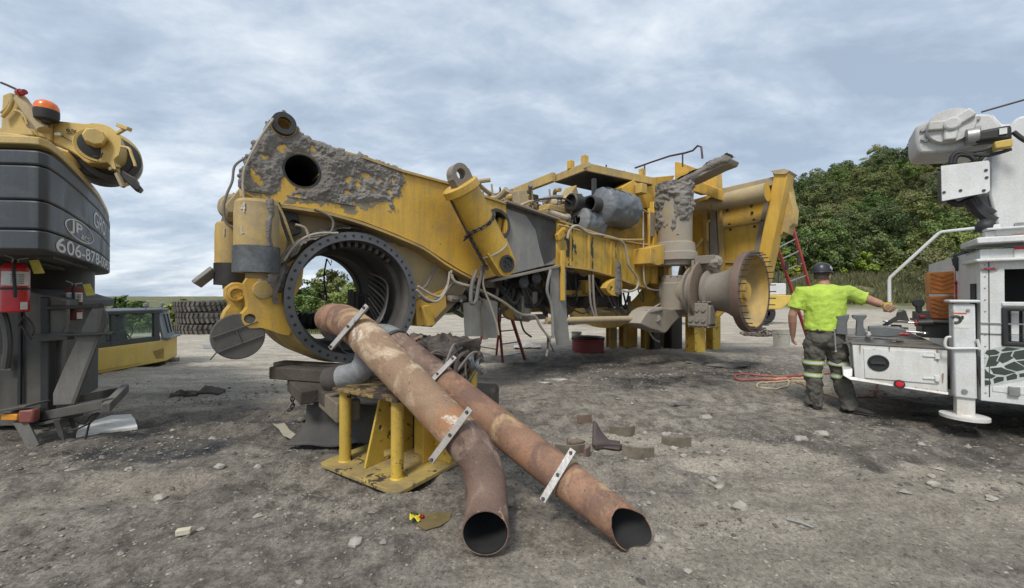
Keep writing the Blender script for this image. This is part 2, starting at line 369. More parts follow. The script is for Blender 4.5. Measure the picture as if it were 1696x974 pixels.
    vo = node(nt, 'ShaderNodeTexVoronoi', inp={'Scale': 34.0}); L_(pos, vo.inputs['Vector'])
    sm = node(nt, 'ShaderNodeMath', operation='LESS_THAN'); L_(vo.outputs['Distance'], sm.inputs[0]); sm.inputs[1].default_value = .22
    hs = node(nt, 'ShaderNodeSeparateXYZ'); L_(vo.outputs['Color'], hs.inputs[0])
    s2 = node(nt, 'ShaderNodeMath', operation='GREATER_THAN'); L_(hs.outputs[0], s2.inputs[0]); s2.inputs[1].default_value = .72
    s3 = node(nt, 'ShaderNodeMath', operation='MULTIPLY'); L_(sm.outputs[0], s3.inputs[0]); L_(s2.outputs[0], s3.inputs[1])
    s4 = node(nt, 'ShaderNodeMath', operation='MULTIPLY'); L_(s3.outputs[0], s4.inputs[0]); s4.inputs[1].default_value = .7
    base = mixc(nt, s4.outputs[0], base, ramp(nt, hs.outputs[1], .2, .9, (.07, .065, .06, 1), (.42, .39, .35, 1)))
    gr = mixc(nt, ramp(nt, nz(nt, pos, .12, 8, .65, .3, (1, 2.2, 1)), .40, .62), (.085, .10, .03), (.20, .175, .09))
    gr = mixc(nt, ramp(nt, nz(nt, pos, .35, 8, .7), .5, .66), gr, (.045, .07, .018))
    vf = node(nt, 'ShaderNodeMath', operation='ADD', use_clamp=True); L_(attr('veg'), vf.inputs[0]); vf.inputs[1].default_value = 0
    base = mixc(nt, vf.outputs[0], base, gr)
    L_(base, b.inputs['Base Color'])
    rg = ramp(nt, om.outputs[0], 0, 1, (.92,)*3+(1,), (.34,)*3+(1,)); L_(rg, b.inputs['Roughness'])
    bp = node(nt, 'ShaderNodeBump', inp={'Strength': 1.0, 'Distance': .05}); L_(nz(nt, pos, 8, 14, .75), bp.inputs['Height'])
    bp2 = node(nt, 'ShaderNodeBump', inp={'Strength': 1.0, 'Distance': .008}); L_(nz(nt, pos, 70, 6, .7), bp2.inputs['Height']); L_(bp.outputs[0], bp2.inputs['Normal'])
    L_(bp2.outputs[0], b.inputs['Normal'])
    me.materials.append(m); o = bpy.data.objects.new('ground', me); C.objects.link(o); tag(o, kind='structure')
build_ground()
# loose gravel: one uncountable mesh
def rock(mb, c, s, rs, flat=.6):
    a = rs.random()*6.28; ca, sa = math.cos(a), math.sin(a); st = rs.uniform(.6, 1.0); vs = []
    for (x, y, z) in ((1, .1, 0), (.3, 1, .1), (-.6, .8, -.1), (-1, -.2, .1), (-.2, -1, 0), (.7, -.7, -.1), (.15, .1, .8), (-.3, -.2, .75), (0, 0, -.6)):
        x = x*rs.uniform(.6, 1.15); y = y*rs.uniform(.6, 1.15)*st; z = z*rs.uniform(.5, 1.1)*flat; vs.append((c[0]+(x*ca-y*sa)*s*.6, c[1]+(x*sa+y*ca)*s*.6, c[2]+z*s*.6))
    mb.add(vs, [(0, 1, 6), (1, 2, 6), (2, 7, 6), (2, 3, 7), (3, 4, 7), (4, 5, 7), (5, 6, 7), (5, 0, 6), (1, 0, 8), (2, 1, 8), (3, 2, 8), (4, 3, 8), (5, 4, 8), (0, 5, 8)])
def build_gravel():
    rs = random.Random(5); m, nt, b = newmat('loose_stone'); b.inputs['Roughness'].default_value = .9
    at_ = node(nt, 'ShaderNodeNewGeometry')
    nt.links.new(ramp(nt, at_.outputs['Random Per Island'], .0, 1.0, (.07, .062, .054, 1), (.34, .31, .265, 1)), b.inputs['Base Color'])
    cl = [(rs.uniform(-4.5, 4.8), rs.uniform(1.6, 8), rs.uniform(.2, .9)) for _ in range(34)]
    cl += [(.8, 3.6, .5), (1.4, 3.5, .6), (2.2, 3.3, .7), (2.6, 3.9, .8), (-1.2, 3.6, .5), (-2.2, 3.2, .8), (-3.0, 4.2, .7), (3.0, 4.2, .8)]
    mb = MB()
    P = []
    for k in range(23000):
        if rs.random() < .66:
            c = rs.choice(cl); x = rs.gauss(c[0], c[2]); y = rs.gauss(c[1], c[2]*.5)
        else:
            Y = 1.35*math.exp(rs.random()*1.85); x = rs.uniform(-1.4, 1.4)*Y; y = Y
        if y < 1.2: continue
        s = min(.05, .0031*math.exp(abs(rs.gauss(0, .70)))*(1+y*.15)); P.append((x, y, s))
    zz = terr(np.array([p[0] for p in P]), np.array([p[1] for p in P]))
    for (x, y, s), z in zip(P, zz): rock(mb, (x, y, z+s*.12), s*1.6, rs)
    o = mb.build('gravel', m, smooth=False, weld=False); tag(o, 'scattered small loose gravel over the dirt yard', 'gravel', kind='stuff')
    MATS['stone'] = m
build_gravel()
# ---------------- vegetation ----------------
def leaf_mat(name, c0, c1, tr=.25):
    m, nt, b = newmat(name); g = node(nt, 'ShaderNodeNewGeometry'); oi = node(nt, 'ShaderNodeObjectInfo')
    a = ramp(nt, g.outputs['Random Per Island'], 0, 1, c4(c0), c4(c1))
    hs = node(nt, 'ShaderNodeHueSaturation'); nt.links.new(a, hs.inputs['Color'])
    mr = node(nt, 'ShaderNodeMapRange', inp={'To Min': .455, 'To Max': .53}); nt.links.new(oi.outputs['Random'], mr.inputs[0]); nt.links.new(mr.outputs[0], hs.inputs['Hue'])
    mv = node(nt, 'ShaderNodeMapRange', inp={'To Min': 1.5, 'To Max': .6}); nt.links.new(oi.outputs['Random'], mv.inputs[0]); nt.links.new(mv.outputs[0], hs.inputs['Value'])
    nt.links.new(hs.outputs[0], b.inputs['Base Color']); b.inputs['Roughness'].default_value = .55
    b.inputs['Specular IOR Level'].default_value = .25
    MATS[name] = m; return m
m_leaf = leaf_mat('dark_leaf', (.05, .072, .024), (.18, .22, .07))
m_leafm = leaf_mat('mid_leaf', (.06, .10, .024), (.20, .27, .07))
m_leafy = leaf_mat('yellow_green_leaf', (.10, .16, .015), (.26, .34, .04))
m_olive = leaf_mat('olive_leaf', (.06, .072, .032), (.165, .18, .078))
m_bark = worn('bark', (.085, .07, .055), amt=.3, chip=.05, rough=.9, bump=.8, streak=.3)
def leaves(blobs, n, ls, seed, droop=.2, inner=.55):
    rs = np.random.RandomState(seed); vs = []; tot = sum(b[3]**2 for b in blobs); out = []
    for (bx, by, bz, br, sq) in blobs:
        k = int(n*br**2/tot); d = rs.normal(size=(k, 3)); d /= np.linalg.norm(d, axis=1)[:, None]
        r = br*(inner+(1.08-inner)*rs.rand(k)**.5)
        # clumps: pull directions to a few sub-clusters
        cc = rs.normal(size=(max(6, k//60), 3)); cc /= np.linalg.norm(cc, axis=1)[:, None]
        ci = cc[rs.randint(0, len(cc), k)]; d = ci+d*.42; d /= np.linalg.norm(d, axis=1)[:, None]
        p = d*r[:, None]; p[:, 2] *= sq; p += (bx, by, bz)
        nrm = d+rs.normal(size=(k, 3))*.55+np.array([0, 0, .35]); nrm /= np.linalg.norm(nrm, axis=1)[:, None]
        t = np.cross(nrm, rs.normal(size=(k, 3))); t /= np.linalg.norm(t, axis=1)[:, None]+1e-9; bt = np.cross(nrm, t)
        s = ls*(.6+.8*rs.rand(k))[:, None]
        out.append(np.stack([p-t*s, p-bt*s*.45-nrm*s*.1, p+t*s, p+bt*s*.45-nrm*s*.1], 1))
    return np.concatenate(out).reshape(-1, 3)
def leafmesh(name, co, mat):
    me = bpy.data.meshes.new(name); n = len(co)//4; me.vertices.add(n*4); me.vertices.foreach_set('co', co.ravel())
    me.loops.add(n*4); me.loops.foreach_set('vertex_index', np.arange(n*4)); me.polygons.add(n); me.polygons.foreach_set('loop_start', np.arange(0, n*4, 4)); me.polygons.foreach_set('loop_total', np.full(n, 4)); me.update()
    me.materials.append(mat); return me
def make_tree(name, label, h, cr, mat, seed, nl=3500, ls=.28, cat='tree', base=.28, group=None, nb=13):
    rs = random.Random(seed); root = thing(name, label, cat, group=group)
    t = MB(); pts = [V((0, 0, -.3))]+[V((rs.uniform(-.1, .1)*k*h*.1, rs.uniform(-.1, .1)*k*h*.1, h*.2*k)) for k in range(1, 5)]
    r0 = h*.018+.02; t.tube(pts, [r0, r0*.8, r0*.6, r0*.4, r0*.15], 7)
    blobs = []
    for k in range(nb):
        a = k*2.4+rs.uniform(-.4, .4); f = k/(nb-1); zz = h*(base+(.93-base)*f); rad = cr*(.62 if f > .8 else .75)*math.sin(math.pi*min(.98, .25+.72*f))**.7*rs.uniform(.55, 1)
        if f > .93: rad *= .2
        c = V((math.cos(a)*rad, math.sin(a)*rad, zz)); br = cr*rs.uniform(.30, .52)
        blobs.append((c.x, c.y, c.z, br, rs.uniform(.6, .9)))
        q = pts[min(4, 1+int(f*3))]; t.tube([q, (q+c)/2+V((0, 0, .1*h*.3)), c], [r0*.35, r0*.22, r0*.08], 5)
    t.build('trunk', m_bark, root)
    me = leafmesh('crown', leaves(blobs, nl, ls, seed), mat); o = bpy.data.objects.new('crown', me); C.objects.link(o); o.parent = root
    return root
GT = 'broadleaf trees of the wooded hillside'
def plant_tree(protos, used, x, y, s, rs, label=None, group=None):
    i = rs.randrange(len(protos)); o = protos[i] if not used[i] else copy_tree(protos[i]); used[i] = 1
    o.location = (x, y, tz(x, y)); o.rotation_euler.z = rs.random()*6.28; o.scale = (s*rs.uniform(.9, 1.15), s*rs.uniform(.9, 1.15), s*rs.uniform(.88, 1.15))
    if label: o['label'] = label
    if group: o['group'] = group
    return o
def build_trees():
    rs = random.Random(11)
    lab = 'broadleaf tree with dense dark green crown in the wood covering the hillside'
    pr = [make_tree('broadleaf_tree', lab, 10, 4.3, m_leaf, 1, 8200, .18, group=GT), make_tree('broadleaf_tree', lab, 9, 4.6, m_leafm, 2, 8200, .18, group=GT), make_tree('broadleaf_tree', lab, 11, 4.0, m_leaf, 3, 8200, .18, group=GT), make_tree('broadleaf_tree', lab, 8.5, 4.2, m_olive, 4, 8000, .17, group=GT)]
    used = [0]*4; n = 0
    y = 69.0
    while y < 142:
        x = y*.38
        while x < y*1.42:
            X = x+rs.uniform(-2.4, 2.4); Y = y+rs.uniform(-2.4, 2.4)
            plant_tree(pr, used, X, Y, rs.uniform(.65, 1.05), rs); n += 1; x += 6.2+y*.012
        y += 6.6
    # a tall dark one on the skyline
    big = make_tree('skyline_tree', 'tallest dark tree standing out on the skyline beside the white crane head', 15, 4.2, m_leaf, 9, 4500, .33)
    X, Y = 1.075*112, 112; big.location = (X, Y, tz(X, Y))
    lab2 = 'mid green understorey tree at the foot of the wooded hill'
    g2 = 'understorey trees along the foot of the wood'
    p2 = [make_tree('understorey_tree', lab2, 6, 3.0, m_leafm, 21, 3800, .19, group=g2, base=.12), make_tree('understorey_tree', lab2, 5.5, 3.2, m_leaf, 22, 3800, .19, group=g2, base=.12), make_tree('understorey_tree', lab2, 6.5, 2.8, m_leafm, 23, 3800, .19, group=g2, base=.12)]
    used = [0]*3
    for Y0, st in ((60, 3.6), (64, 4.0)):
        x = Y0*.5
        while x < Y0*1.22:
            X = x+rs.uniform(-1, 1); Y = Y0+rs.uniform(-1.2, 1.2)
            plant_tree(p2, used, X, Y, rs.uniform(.75, 1.2), rs); x += st
    # yellow-green saplings
    g3 = 'yellow green saplings in front of the wood'
    p3 = [make_tree('sapling', 'x', 3.4, 1.6, m_leafy, 31, 1500, .17, 'sapling', .1, nb=9), make_tree('sapling', 'x', 3.0, 1.8, m_leafy, 32, 1500, .17, 'sapling', .1, nb=9)]
    used = [0]*2
    labs = ['yellow green sapling seen just right of the red leaning ladder', 'yellow green sapling right above the helmet of the worker', 'bright yellow green sapling between the worker and the bent white rail', 'yellow green sapling just left of the slanted part of the bent white rail', 'low yellow green sapling seen below the slanted part of the bent white rail', 'yellow green sapling close behind the right edge of the yellow machine', 'yellow green sapling above and right of the orange chock stack']
    for (px, Y, s), lb in zip(((1322, 59, .9), (1372, 58.5, 1.25), (1432, 58, 1.1), (1458, 58.5, .95), (1487, 58, .8), (1300, 59, 1.1), (1590, 58, .8)), labs):
        X = (px-CX)/FPX*Y; plant_tree(p3, used, X, Y, s, rs, lb, g3)
    gd = make_tree('grey_green_bush', 'large grey green willow like bush beneath the bent white rail', 5.6, 3.6, m_olive, 41, 5200, .12, 'bush', .1); X, Y = (1556-CX)/FPX*50, 50; gd.location = (X, Y, tz(X, Y))
    # bushes seen through the big ring and beyond the tyres
    lb = ['tall pointed green bush seen through the big round bore', 'rounded dark green bush at the left side of the view through the round bore', 'light green bush at the right side of the view through the round bore', 'low green bush between the operator cab and the stacked tyres', 'green bush behind the cab windows', 'low dark bush in the field left of the operator cab', 'small dark green bush left of the stacked tyres, behind the round steel cover']
    for k, (px, Y, h, cr, mt) in enumerate(((545, 36, 4.9, 2.4, m_leaf), (502, 34, 3.6, 2.5, m_leafm), (586, 32, 3.7, 2.3, m_leafm), (302, 31, 2.2, 1.5, m_leafm), (215, 33, 2.4, 2.2, m_leafm), (135, 34, 2.3, 2.2, m_leaf), (392, 33, 2.6, 2, m_leaf))):
        b = make_tree('bush', lb[k], h, cr, mt, 50+k, 6000, .15, 'bush', .1, nb=10); X = (px-CX)/FPX*Y; b.location = (X, Y, tz(X, Y)); 
build_trees()
def build_grass():
    rs = np.random.RandomState(8)
    def blades(X, Y, hgt, w, name, label, c0, c1):
        n = len(X); Z = terr(X, Y); a = rs.rand(n)*6.28; h = hgt*(.5+.8*rs.rand(n)); ln = rs.normal(size=(n, 2))*.28
        dx, dy = np.cos(a)*w, np.sin(a)*w
        p = np.stack([np.stack([X-dx, Y-dy, Z-.03], 1), np.stack([X+dx, Y+dy, Z-.03], 1), np.stack([X+ln[:, 0]*h+dx*.3, Y+ln[:, 1]*h+dy*.3, Z+h], 1), np.stack([X+ln[:, 0]*h-dx*.3, Y+ln[:, 1]*h-dy*.3, Z+h*.96], 1)], 1).reshape(-1, 3)
        mt = leaf_mat(name+'_blade', c0, c1); o = bpy.data.objects.new(name, leafmesh(name, p, mt)); C.objects.link(o); tag(o, label, 'grass', kind='stuff')
    n = 60000; Y = 47.6+15*rs.rand(n)**1.1; X = Y*(.42+.85*rs.rand(n)); k = fbm(X/3, Y/3, 2) > -.22; X, Y = X[k], Y[k]
    blades(X, Y, .95, .04, 'tall_grass', 'tall dry green grass and weeds along the foot of the wooded hill', (.10, .105, .045), (.25, .235, .125))
    n = 26000; Y = 27.6*np.exp(rs.rand(n)*1.2); X = Y*(-1.35+1.3*rs.rand(n)); vg = vegedge(X, Y) > .35; X, Y = X[vg], Y[vg]
    blades(X, Y, .5, .022, 'field_grass', 'short green and straw coloured grass of the open field', (.06, .085, .02), (.20, .19, .08))
build_grass()
# ---------------- the stripped haul truck frame ----------------
FR = thing('haul_truck_frame', 'stripped yellow haul truck chassis caked with grey mud and standing on blocks', 'truck chassis', Lc(4, .8, 0))
bpy.context.view_layer.update(); WL[FR.name] = V(FR.location)
def circ(c, r, u, w, n=28, ry=None): return [V(c)+V(u)*math.cos(2*math.pi*k/n)*r+V(w)*math.sin(2*math.pi*k/n)*(ry or r) for k in range(n)]
def mp(pts, a=0.0): return [M(x, y, a) for x, y in pts]
def loc2(p): q = V(p)-OX; return q.dot(FX), q.dot(AX), p.z
def mud_sheet(name, mapf, ur, vr, mask, res, amp, parent, lift=.012, freq=7, seed=0, label=None, mat=None):
    """a lumpy layer of dried mud lying on a surface; mapf(u, v) -> point, outward normal"""
    nu = max(2, int((ur[1]-ur[0])/res)); nv = max(2, int((vr[1]-vr[0])/res)); vs = []; mk = []
    for i in range(nu+1):
        for j in range(nv+1):
            u = ur[0]+(ur[1]-ur[0])*i/nu; v = vr[0]+(vr[1]-vr[0])*j/nv; k = mask(u, v); p, n_ = mapf(u, v)
            q = V((u*freq+seed, v*freq, seed*2.0)); h = noise.fractal(q, .9, 2.1, 4)*.5+.5; h2 = 1-abs(noise.noise(q*2.3+V((0, 0, noise.noise(q*1.1)*1.5))))*2.2; h2 = h2*.5+(1-abs(noise.noise(q*5.1))*2)*.35
            e = max(-.4, min(1, k*9)); hh = lift+amp*(h+.55*h2) if e > 0 else 0
            vs.append(p+n_*(hh*max(0, e)**.6-(.006 if e <= 0 else 0))); mk.append(k > -.005)
    fs = []
    for i in range(nu):
        for j in range(nv):
            a = i*(nv+1)+j; q = (a, a+nv+1, a+nv+2, a+1)
            if any(mk[x] for x in q): fs.append(q)
    used = sorted({i for f in fs for i in f}); re = {o: n for n, o in enumerate(used)}
    mb = MB(); mb.add([vs[i] for i in used], [tuple(re[i] for i in f) for f in fs])
    o = mb.build(name, mat or m_mud, parent, weld=False, sharp=180)
    if label: o['label'] = label
    return o
def inpoly(x, y, P):
    c = False; j = len(P)-1
    for i in range(len(P)):
        xi, yi = P[i]; xj, yj = P[j]
        if (yi > y) != (yj > y) and x < (xj-xi)*(y-yi)/(yj-yi)+xi: c = not c
        j = i
    return c
def polydist(x, y, P):    # signed: positive inside
    d = 1e9; j = len(P)-1
    for i in range(len(P)):
        ax, ay = P[j]; bx, by = P[i]; dx, dy = bx-ax, by-ay; l = dx*dx+dy*dy or 1e-9
        t = max(0, min(1, ((x-ax)*dx+(y-ay)*dy)/l)); d = min(d, math.hypot(x-ax-dx*t, y-ay-dy*t)); j = i
    return d if inpoly(x, y, P) else -d
def pix(p): Y = p.y; return CX+FPX*p.x/Y, HY-FPX*(p.z-H)/Y
# rear rail plates
rail = [(398, 292), (410, 268), (425, 240), (440, 215), (452, 198), (462, 190), (475, 190), (486, 197), (494, 214), (505, 226), (520, 235), (560, 246), (600, 258), (630, 269), (665, 281), (740, 301), (790, 319), (838, 335)]
low = [(838, 453), (800, 462), (785, 459), (762, 447), (735, 430), (700, 407), (655, 387), (600, 366), (545, 351), (500, 343), (455, 337), (425, 330), (402, 318)]
eye_c = M(469, 206, 0); hole_c = M(500, 283, 0); th = .34
mb = MB(); ol = mp(rail+low); h1 = circ(hole_c, .165, FX, UP, 30, .178); h2 = circ(M(824, 372, 0), .20, FX, UP, 24, .24); h0 = circ(eye_c, .06, FX, UP, 20)
mb.plate(ol, AX*th, [h1, h2, h0]); o_rail = mb.build('rear_rail', m_yel, FR)
# raised flange edging along the lower arch
mb = MB(); arch = smooth_path(mp([(455, 341), (500, 347), (545, 355), (600, 371), (655, 392), (700, 412), (735, 436), (762, 452), (786, 464)], -.02), 4)
for a, b in zip(arch[:-1], arch[1:]): mb.beam(a+AX*.19, b+AX*.19, .44, .028)
mb.build('arch_flange', m_yeld, FR)
mb = MB(); top = mp([(600, 260), (665, 283), (740, 303), (790, 321), (838, 337)], -.015)
for a, b in zip(top[:-1], top[1:]): mb.beam(a+AX*.18-UP*.0, b+AX*.18, .4, .03)
mb.build('top_flange', m_yeld, FR)
# eye boss at the tip and tube through the plate
mb = MB(); mb.lathe(eye_c-AX*.05, AX, [(0, .062), (0, .112), (.06, .118), (.4, .118), (.44, .11), (.44, .062), (0, .062)], 28); mb.build('lifting_eye', m_dark, FR)
mb = MB(); mb.lathe(hole_c+AX*-.012, AX, [(0, .182), (0, .165), (1.5, .165), (1.52, .01)], 32); mb.build('cross_tube', m_black, FR)
c = M(824, 372, 0); mb = MB(); mb.lathe(c-AX*.01, AX, [(0, .235), (0, .19), (.5, .19), (.5, .0)], 28); mb.build('bore_liner', m_dark, FR)
mb = MB(); mb.lathe(c+AX*.12, AX, [(0, .0), (0, .07), (.2, .07)], 16); mb.beam(c+AX*.1+FX*.05-UP*.15, c+AX*.1+FX*.12+UP*.12, .06, .07); mb.beam(c+AX*.1-FX*.15, c+AX*.1+FX*.1, .05, .05); mb.build('pivot_block', m_ygrime, FR)
# mud on the rail
t0, _, z0 = loc2(M(398, 292)); t1 = loc2(M(668, 290))[0]
mudpoly = [(398, 288), (425, 238), (452, 198), (470, 188), (494, 214), (520, 236), (600, 259), (662, 281), (668, 300), (660, 322), (648, 328), (650, 344), (640, 330), (618, 334), (598, 340), (580, 330), (592, 350), (560, 342), (540, 332), (520, 330), (502, 333), (478, 331), (480, 312), (472, 286), (459, 300), (455, 318), (440, 326), (420, 326), (404, 318), (400, 305)]
mlt = [loc2(M(x, y))[0::2] for x, y in mudpoly]; hc = loc2(hole_c); ec = loc2(eye_c)
gaps = [((466, 246), .05, .06), ((437, 259), .05, .03), ((478, 310), .075, .12), ((424, 296), .055, .05), ((491, 324), .05, .028), ((577, 297), .04, .05), ((592, 302), .05, .07), ((606, 291), .07, .035), ((578, 318), .06, .035), ((618, 315), .03, .05), ((645, 318), .035, .05), ((628, 298), .04, .03), ((516, 246), .05, .06), ((430, 302), .04, .04), ((418, 285), .03, .06), ((634, 306), .03, .03), ((650, 300), .02, .05)]
gp = [(loc2(M(*g[0]))[0], loc2(M(*g[0]))[2], g[1]*.8, g[2]*.8) for g in gaps]
def railmask(t, z):
    w = .03*noise.noise(V((t*9, z*9, 1)))+.028*noise.noise(V((t*28, z*28, 4)))
    k = polydist(t, z, mlt)+w+.012
    k = min(k, math.hypot(t-hc[0], (z-hc[2])*.93)-.178+w*.3, math.hypot(t-ec[0], z-ec[2])-.125)
    for gx, gz, rx, rz in gp: k = min(k, (math.hypot((t-gx)/rx, (z-gz)/rz)-1)*min(rx, rz)+w*1.3)
    return k
mud_sheet('mud_layer', lambda t, z: (Lc(t, 0, z), -AX), (t0-.03, t1+.06), (2.45, 3.45), railmask, .008, .034, FR, freq=13)
olt = [loc2(p)[0::2] for p in ol]
mud_sheet('mud_smear', lambda t, z: (Lc(t, 0, z), -AX), (t0-.03, t1+.35), (2.35, 3.45), lambda t, z: min(polydist(t, z, olt)-.012, *[(math.hypot((t-gx)/rx, (z-gz)/rz)-.8)*min(rx, rz)+.02*noise.noise(V((t*25, z*25, 0))) for gx, gz, rx, rz in gp], polydist(t, z, mlt)+.035+.10*noise.noise(V((t*8, z*8, 9)))+.07*noise.noise(V((t*30, z*24, 2))), math.hypot(t-hc[0], z-hc[2])-.19, math.hypot(t-ec[0], z-ec[2])-.12), .009, .002, FR, lift=.0015, freq=12, seed=3, mat=m_dust)
# far twin rail
mb = MB(); sh = AX*1.75; mb.plate([p+sh for p in ol], AX*.3); mb.build('far_rail', m_tan, FR, bevel=.012)
mb = MB(); mb.lathe(eye_c+AX*1.2, AX, [(0, .05), (0, .1), (.75, .1)], 20)
mb.build('cross_shaft', m_tan, FR)
# torsion box between the rails
mb = MB(); pl = mp([(405, 300), (430, 285), (430, 330), (410, 338), (392, 352), (378, 352), (372, 340)], .5); mb.plate(pl, AX*1.1); mb.build('torsion_box', m_tan, FR, bevel=.01)
# axle box: round barrel with bolted flange
AX2, FX2 = V((-.676, .737, 0)).normalized(), V((.737, .676, 0)).normalized(); B0 = Lc(.03, 0, H-3/650*4.5)
mb = MB(); mb.lathe(B0, AX2, [(.015, .655), (0, .66), (0, .752), (.035, .750), (.06, .75)], 96)
fl = mb.build('bolting_flange', m_flange, FR)
bh = MB().lathe(B0+FX2*.708-AX2*.003, AX2, [(0, 0), (0, .0165), (.006, .0165)], 10).build('bolt_hole', m_black, fl); b0h = V(bh.location)
for k in range(1, 46):
    a = 2*math.pi*k/46; o = bh.copy(); C.objects.link(o); o.location = b0h+(FX2*math.cos(a)+UP*math.sin(a)-FX2)*.708
mb = MB(); mb.lathe(B0, AX2, [(.06, .745), (.25, .748), (.5, .80), (1.4, .80), (1.66, .70), (1.68, .66)], 72); mb.build('barrel', m_yeld, FR)
mb = MB(); mb.lathe(B0, AX2, [(.02, .654), (.22, .65), (.24, .60), (.30, .60), (.32, .655), (.85, .64), (.9, .56), (1.0, .56), (1.02, .63), (1.45, .625), (1.47, .60), (1.52, .60), (1.54, .625), (1.66, .62), (1.70, .70)], 72); mb.build('bore', m_inner, FR)
mb = MB()
for a in (48, 56, 64, 72, 80, 88, 96, 104, 112): 
    a = R(a); d = FX2*math.cos(a)+UP*math.sin(a); mb.box(B0+AX2*.16+d*.625, (.13, .035, .06), AX2, z=d)
mb.build('stiffener', m_inner, FR)
mb = MB()
for k in range(4): mb.box(B0+AX2*(1.2)+FX2*(.36+.07*k)-UP*.14, (.04, .14, .5-.05*k), FX2)
mb.box(B0+AX2*1.1+FX2*.52-UP*.12, (.1, .3, .3), FX2); mb.build('inner_bracket', m_inner, FR, bevel=.006)
# brake hoses and cables inside the bore on the right
rs = random.Random(4)
for k in range(9):
    a = rs.uniform(.1, .55); r0 = .56+rs.random()*.05
    pts = [B0+AX2*.9+FX2*.5+UP*(.35-.06*k), B0+AX2*.55+FX2*(.60-.01*k)+UP*(.2-.08*k), B0+AX2*(.35)+FX2*(.50-.02*k)-UP*(.12+.03*k), B0+AX2*.3+FX2*(.34-.03*k)-UP*(.36+.02*k), B0+AX2*.45+FX2*(.05-.05*k)-UP*(.5)]
    MB().tube(smooth_path(pts, 6), .010+.006*rs.random(), 8).build('brake_hose', m_hose if k % 3 else m_hosel, FR)
pts = [B0+AX2*1.6+FX2*.16+UP*.57, B0+AX2*1.6+FX2*.12+UP*.3, B0+AX2*1.6+FX2*.15+UP*.05, B0+AX2*1.6+FX2*.16-UP*.06]
mb = MB(); mb.tube(smooth_path(pts, 5), [.012]*15+[.006], 6); mb.tube([pts[0], pts[0]+V((.06, 0, -.1)), pts[0]+V((.07, 0, -.02))], .008, 6); mb.tube([pts[1], pts[1]+V((.05, 0, .1)), pts[1]+V((.1, 0, .06))], .008, 6); mb.build('cut_cable', m_black, FR)
# housing right of the ring
hb = smooth_path([M(*q, .22) for q in [(462, 345), (520, 352), (600, 368), (680, 398), (738, 432), (775, 462), (764, 492), (738, 520), (716, 542)]], 3)+[Lc(.70*math.cos(R(a)), .22, B0.z+.70*math.sin(R(a))) for a in range(-30, 158, 6)]
mb = MB(); mb.plate(hb, AX*1.3); mb.build('axle_housing', m_tan, FR, bevel=.01)
mb = MB(); mb.plate(mp([(688, 500), (738, 478), (740, 508), (722, 528), (700, 540), (690, 540)], .12), AX*.34); mb.plate(mp([(700, 508), (712, 505), (722, 538), (708, 541)], .04), AX*.10); mb.build('jacking_lug', m_yel, FR, bevel=.008)
# muddy collar between flange and lugs
def ringmap(u, v): a = u/.76; d = FX2*math.cos(a)+UP*math.sin(a); return B0+AX2*(.05+v)+d*.775, (d-AX2*.3).normalized()
mud_sheet('mud_layer', ringmap, (1.1, 2.45), (-.03, .30), lambda u, v: .07-abs(v-.12)*.35+.05*noise.noise(V((u*7, v*7, 3))), .010, .075, FR, freq=8, seed=5, label='crumbling mud along the top of the round flange')
# left lugs
mb = MB(); mb.plate(smooth_path(mp([(413, 455), (440, 447), (470, 440), (500, 425), (500, 470), (484, 500), (483, 540), (478, 556), (450, 548), (432, 543), (414, 544), (402, 534), (401, 520), (410, 510), (408, 490), (404, 470)], .08), 2), AX*.30, [circ(M(414, 528, .08), .05, FX, UP, 16)])
mb.build('torque_lug', m_yel, FR, bevel=.014)
mb = MB(); p = M(436, 480, .08); mb.lathe(p, -AX, [(0, .095), (.03, .09), (.035, .05), (.03, 0)], 26); mb.build('pin_boss', m_yeld, FR)
c0 = loc2(M(452, 468, .08)); mud_sheet('mud_layer', lambda t, z: (Lc(t, .078, z), -AX), (c0[0]-.26, c0[0]+.2), (c0[2]-.2, c0[2]+.24), lambda t, z: .19-abs(math.hypot((t-c0[0]-.05), (z-c0[2]-.3*(t-c0[0]))*1.5))+.06*noise.noise(V((t*11, z*11, 0))), .009, .045, FR, freq=10, seed=3, label='thick grey mud stuck on the yellow lug beside the ring')
mb = MB(); mb.plate(smooth_path(mp([(372, 478), (384, 468), (404, 470), (412, 482), (408, 500), (402, 512), (404, 530), (398, 544), (380, 544), (366, 534), (372, 515), (380, 505), (372, 495)], .55), 2), AX*.35)
mb.build('torque_lug', m_yel, FR, bevel=.014)
mb = MB(); p = M(392, 487, .55); mb.lathe(p, -AX, [(0, .085), (.035, .08), (.04, .06), (.02, .055), (.02, 0)], 26); mb.bolts(p-AX*.02, -AX, .035, 3, .009, .012); mb.build('pin_boss', m_yel, FR)
# round steel cover hanging at the left
dc = M(395, 557, .1); dn = (V((0, 0, 1.45))-dc).normalized(); dn = (dn+V((.12, 0, -.05))).normalized(); mb = MB(); rr_ = 38.5/650*dc.y*.98
mb.lathe(dc+dn*.02, -dn, [(0, 0), (0, rr_*.96), (.012, rr_), (.05, rr_), (.06, 0)], 48)
u_ = UP.cross(dn).normalized(); w_ = dn.cross(u_); du = (u_*.95+w_*.35).normalized(); dw = dn.cross(du)
for s_ in (-1, 1): mb.tube([dc+dn*.03+dw*.075*s_-du*rr_*.88, dc+dn*.03+dw*.075*s_+du*rr_*.88], .006, 6)
mb.tube([dc+dn*.03+dw*-.07, dc+dn*.03+dw*.07], .006, 6); mb.tube([dc-du*rr_*.9-dw*.07, dc-du*rr_*1.25-dw*.12], .007, 6)
mb.build('round_cover', m_inner, FR)
